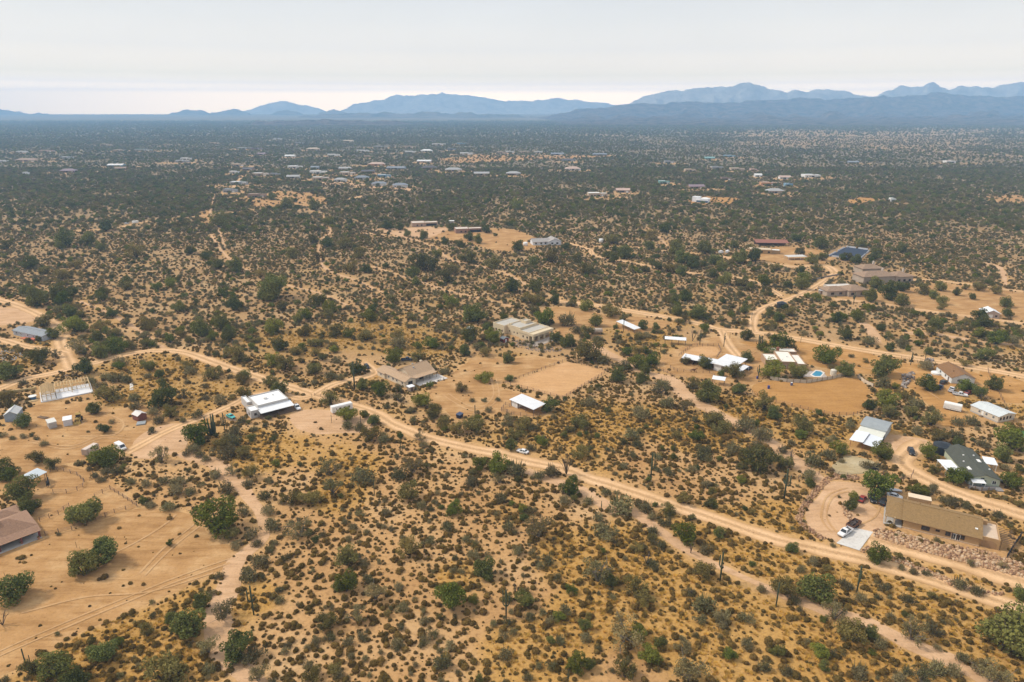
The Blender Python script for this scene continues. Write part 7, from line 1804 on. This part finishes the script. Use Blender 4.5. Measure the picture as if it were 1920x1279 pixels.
for x, y, W in FAR_SPOT:       # yard trees round the far houses
    n = 7; a = rng.random(n) * 6.283
    q = np.stack([x + np.cos(a) * (W * .55 + 4 + 16 * rng.random(n)), y + np.sin(a) * (9 + 14 * rng.random(n))], 1)
    q = q[~in_keepout(q)]; add('t', q, 4.5 + 4.5 * rng.random(len(q)))
    q = np.array([[x - W * .5 + W * rng.random(), y - 4.5] for _ in range(2)]); add('t', q, 3 + 2 * rng.random(2))
for k in SC_PTS: SC_PTS[k] = np.concatenate(SC_PTS[k]) if SC_PTS[k] else np.zeros((0, 3))
# dry grass tufts where the yellow grass is thick
Pg = grid(62, 420, 1.15); gd = bare_distance(Pg); gg = grassiness(Pg)
ok = (rng.random(len(Pg)) < np.clip(gg * 1.0 - .2, 0, .6)) & (gd > .8) & ~in_keepout(Pg)
SC_PTS['s'] = np.column_stack([Pg[ok], .7 + .9 * rng.random(ok.sum())])

# hand placed plants
CREO = [it for it in ITEMS if it['k'] == 'c']; TR = [it for it in ITEMS if it['k'] != 'c']
extra_c = SC_PTS['c'][np.argsort(np.hypot(SC_PTS['c'][:, 0], SC_PTS['c'][:, 1]))]
need = max(0, 300 - len(CREO))
for x, y, s in extra_c[:need]: CREO.append(dict(k='c', x=x, y=y, w=s))
rest_c = extra_c[need:]
if len(CREO) > 300:
    CREO.sort(key=lambda i: -i['w'] / math.hypot(i['x'], i['y'], CAM_H))
    rest_c = np.vstack([rest_c, np.array([[i['x'], i['y'], i['w']] for i in CREO[300:]])]); CREO = CREO[:300]
tt = SC_PTS['t'][np.argsort(np.hypot(SC_PTS['t'][:, 0], SC_PTS['t'][:, 1]))]
cnt = {k: sum(1 for i in TR if i['k'] == k) for k in 'dgoy'}; used = np.zeros(len(tt), bool)
for i, (x, y, s) in enumerate(tt[:420]):
    k = 'dogdgood'[i % 8]
    if cnt[k] >= 290: continue
    cnt[k] += 1; used[i] = True; TR.append(dict(k=k, x=x, y=y, w=s))
rest_t = tt[~used]
TREE_GROUP = {'d': 'mesquite trees of the desert', 'g': 'palo verde trees of the desert', 'o': 'ironwood trees of the desert', 'y': 'thorn trees of the desert'}
for it in TR: it['o'] = make_tree(it['k'], (it['x'], it['y'], 0), it['w'] * 1.22, it['w'] * random.uniform(1.0, 1.25), None, None, TREE_GROUP[it['k']])
for it in CREO:
    o = inst('creosote_bush', random.choice(BUSH), None, (it['x'], it['y'], 0), (0, 0, random.random() * 6.28), (it['w'] * 1.15, it['w'] * random.uniform(1.0, 1.2), it['w'] * random.uniform(.85, 1.1)))
    tag(o, None, 'bush', 'creosote bushes of the desert'); it['o'] = o
label_plants(TR, {'d': 'dark green mesquite tree', 'g': 'bright green palo verde tree', 'o': 'olive green ironwood tree', 'y': 'grey green thorn tree'})
label_plants(CREO, {'c': 'dark creosote bush'})
sg = [dict(k='m' if t in (2, 3, 5) else ('n' if t in (1, 4) else 'p'), x=g.x, y=g.y, o=o) for o, g, h, t in CACTI]
for q in sg: tag(q['o'], None, 'cactus', 'saguaro cacti standing in the scrub')
label_plants(sg, {'m': 'many armed saguaro cactus', 'n': 'saguaro cactus with few arms', 'p': 'single stem saguaro cactus'})
bb = SC_PTS['b'][np.argsort(np.hypot(SC_PTS['b'][:, 0], SC_PTS['b'][:, 1]) / SC_PTS['b'][:, 2])]
uu, vv, _ = proj(bb[:, 0], bb[:, 1]); vis = (uu > 0) & (uu < 1920) & (vv < 1279)
idx = np.where(vis)[0][:298]; mask = np.zeros(len(bb), bool); mask[idx] = True
for x, y, s in bb[mask]:
    o = inst('bursage_clump', random.choice(CLUMP), None, (x, y, 0), (0, 0, random.random() * 6.28), (s, s * random.uniform(.85, 1.15), s * random.uniform(.8, 1.15)))
    tag(o, 'low rounded olive brown bursage clump on sandy soil in the nearest desert', 'shrub', 'bursage clumps of the nearest desert')
rest_b = bb[~mask]

# ------------------------------------------------------------------ the rest of the scrub, nobody could count it
def scatter(name, pts, protos, label, zs=(.8, 1.15)):
    n = len(pts)
    me = bpy.data.meshes.new(name); me.vertices.add(n)
    me.vertices.foreach_set('co', np.column_stack([pts[:, :2], np.zeros(n)]).astype(np.float32).ravel())
    def at(nm, t, d): a = me.attributes.new(nm, t, 'POINT'); a.data.foreach_set('vector' if t == 'FLOAT_VECTOR' else 'value', d)
    s = pts[:, 2]
    at('scl', 'FLOAT_VECTOR', np.column_stack([s, s * rng.uniform(.85, 1.15, n), s * rng.uniform(zs[0], zs[1], n)]).astype(np.float32).ravel())
    at('rot', 'FLOAT_VECTOR', np.column_stack([np.zeros(n), np.zeros(n), rng.random(n) * 6.28]).astype(np.float32).ravel())
    at('idx', 'INT', rng.integers(0, len(protos), n).astype(np.int32))
    o = inst(name, me); tag(o, label, None, None, 'stuff')
    ng = bpy.data.node_groups.new(name, 'GeometryNodeTree')
    ng.interface.new_socket('Geometry', in_out='INPUT', socket_type='NodeSocketGeometry'); ng.interface.new_socket('Geometry', in_out='OUTPUT', socket_type='NodeSocketGeometry')
    N, L = ng.nodes.new, ng.links.new
    gi, go = N('NodeGroupInput'), N('NodeGroupOutput')
    iop = N('GeometryNodeInstanceOnPoints'); iop.inputs['Pick Instance'].default_value = True
    g2i = N('GeometryNodeGeometryToInstance')
    for p in protos:
        oi = N('GeometryNodeObjectInfo'); oi.transform_space = 'ORIGINAL'; oi.inputs['Object'].default_value = p; oi.inputs['As Instance'].default_value = False
        L(oi.outputs['Geometry'], g2i.inputs[0])
    L(gi.outputs[0], iop.inputs['Points']); L(g2i.outputs[0], iop.inputs['Instance'])
    for nm, typ, sock in (('idx', 'INT', 'Instance Index'), ('rot', 'FLOAT_VECTOR', 'Rotation'), ('scl', 'FLOAT_VECTOR', 'Scale')):
        na = N('GeometryNodeInputNamedAttribute'); na.data_type = typ; na.inputs['Name'].default_value = nm; L(na.outputs[0], iop.inputs[sock])
    L(iop.outputs[0], go.inputs[0])
    md = o.modifiers.new('scatter', 'NODES'); md.node_group = ng
    return o
def first_with(meshes):
    out = []
    for me in meshes:
        for o in SC.objects:
            if o.type == 'MESH' and o.data is me: out.append(o); break
    return out
BY_MESH = {}
for o in SC.objects:
    if o.type == 'MESH': BY_MESH.setdefault(o.data.name, o)
def protos(meshes): return [BY_MESH[m.name] for m in meshes if m.name in BY_MESH]
scatter('bursage_scrub', rest_b, protos(CLUMP), 'low olive brown bursage clumps covering the desert between the larger plants')
scatter('creosote_scrub', rest_c, protos(BUSH), 'dark creosote bushes thickly covering the middle and far desert')
far_tree = rest_t
scatter('distant_trees', far_tree, protos([c for k in 'dggooo' for c, t in TREES[k][:3]]), 'small desert trees dotted over the plain as far as the hills', (.75, 1.0))
TP = [inst('dry_grass_tuft', m, None, (*G(u, v)[:2], 0), (0, 0, 0), (1.4, 1.4, 1.4)) for m, (u, v) in zip(TUFT, ((1640, 1175), (1790, 1190), (1570, 1200)))]
for o, w in zip(TP, ('below the wash bend', 'by the lower road edge', 'near the grey thorn tree')): tag(o, 'yellow dry grass tuft in the thick grass ' + w, 'grass')
scatter('dry_grass', SC_PTS['s'], TP, 'yellow dry grass growing in patches between the shrubs')

# ------------------------------------------------------------------ haze
HAZE_TOP = max(max((o.matrix_world @ Vector(c)).z for c in o.bound_box) for o in SC.objects if o.name.startswith('mountain_range')) + 15
def haze():
    m = bpy.data.materials.new('haze'); m.use_nodes = True; nt = m.node_tree
    nt.nodes.remove(nt.nodes['Principled BSDF'])
    v = nt.nodes.new('ShaderNodeVolumePrincipled'); v.inputs['Color'].default_value = (*HAZE_COLOR, 1); v.inputs['Density'].default_value = HAZE_DENSITY; v.inputs['Anisotropy'].default_value = 0.0
    nt.links.new(v.outputs[0], nt.nodes['Material Output'].inputs['Volume'])
    o = MB().box(-27500, -2000, -105, 27500, 17000, HAZE_TOP).build('haze', m); tag(o, 'thin blue haze over the whole plain', kind='stuff')
haze()
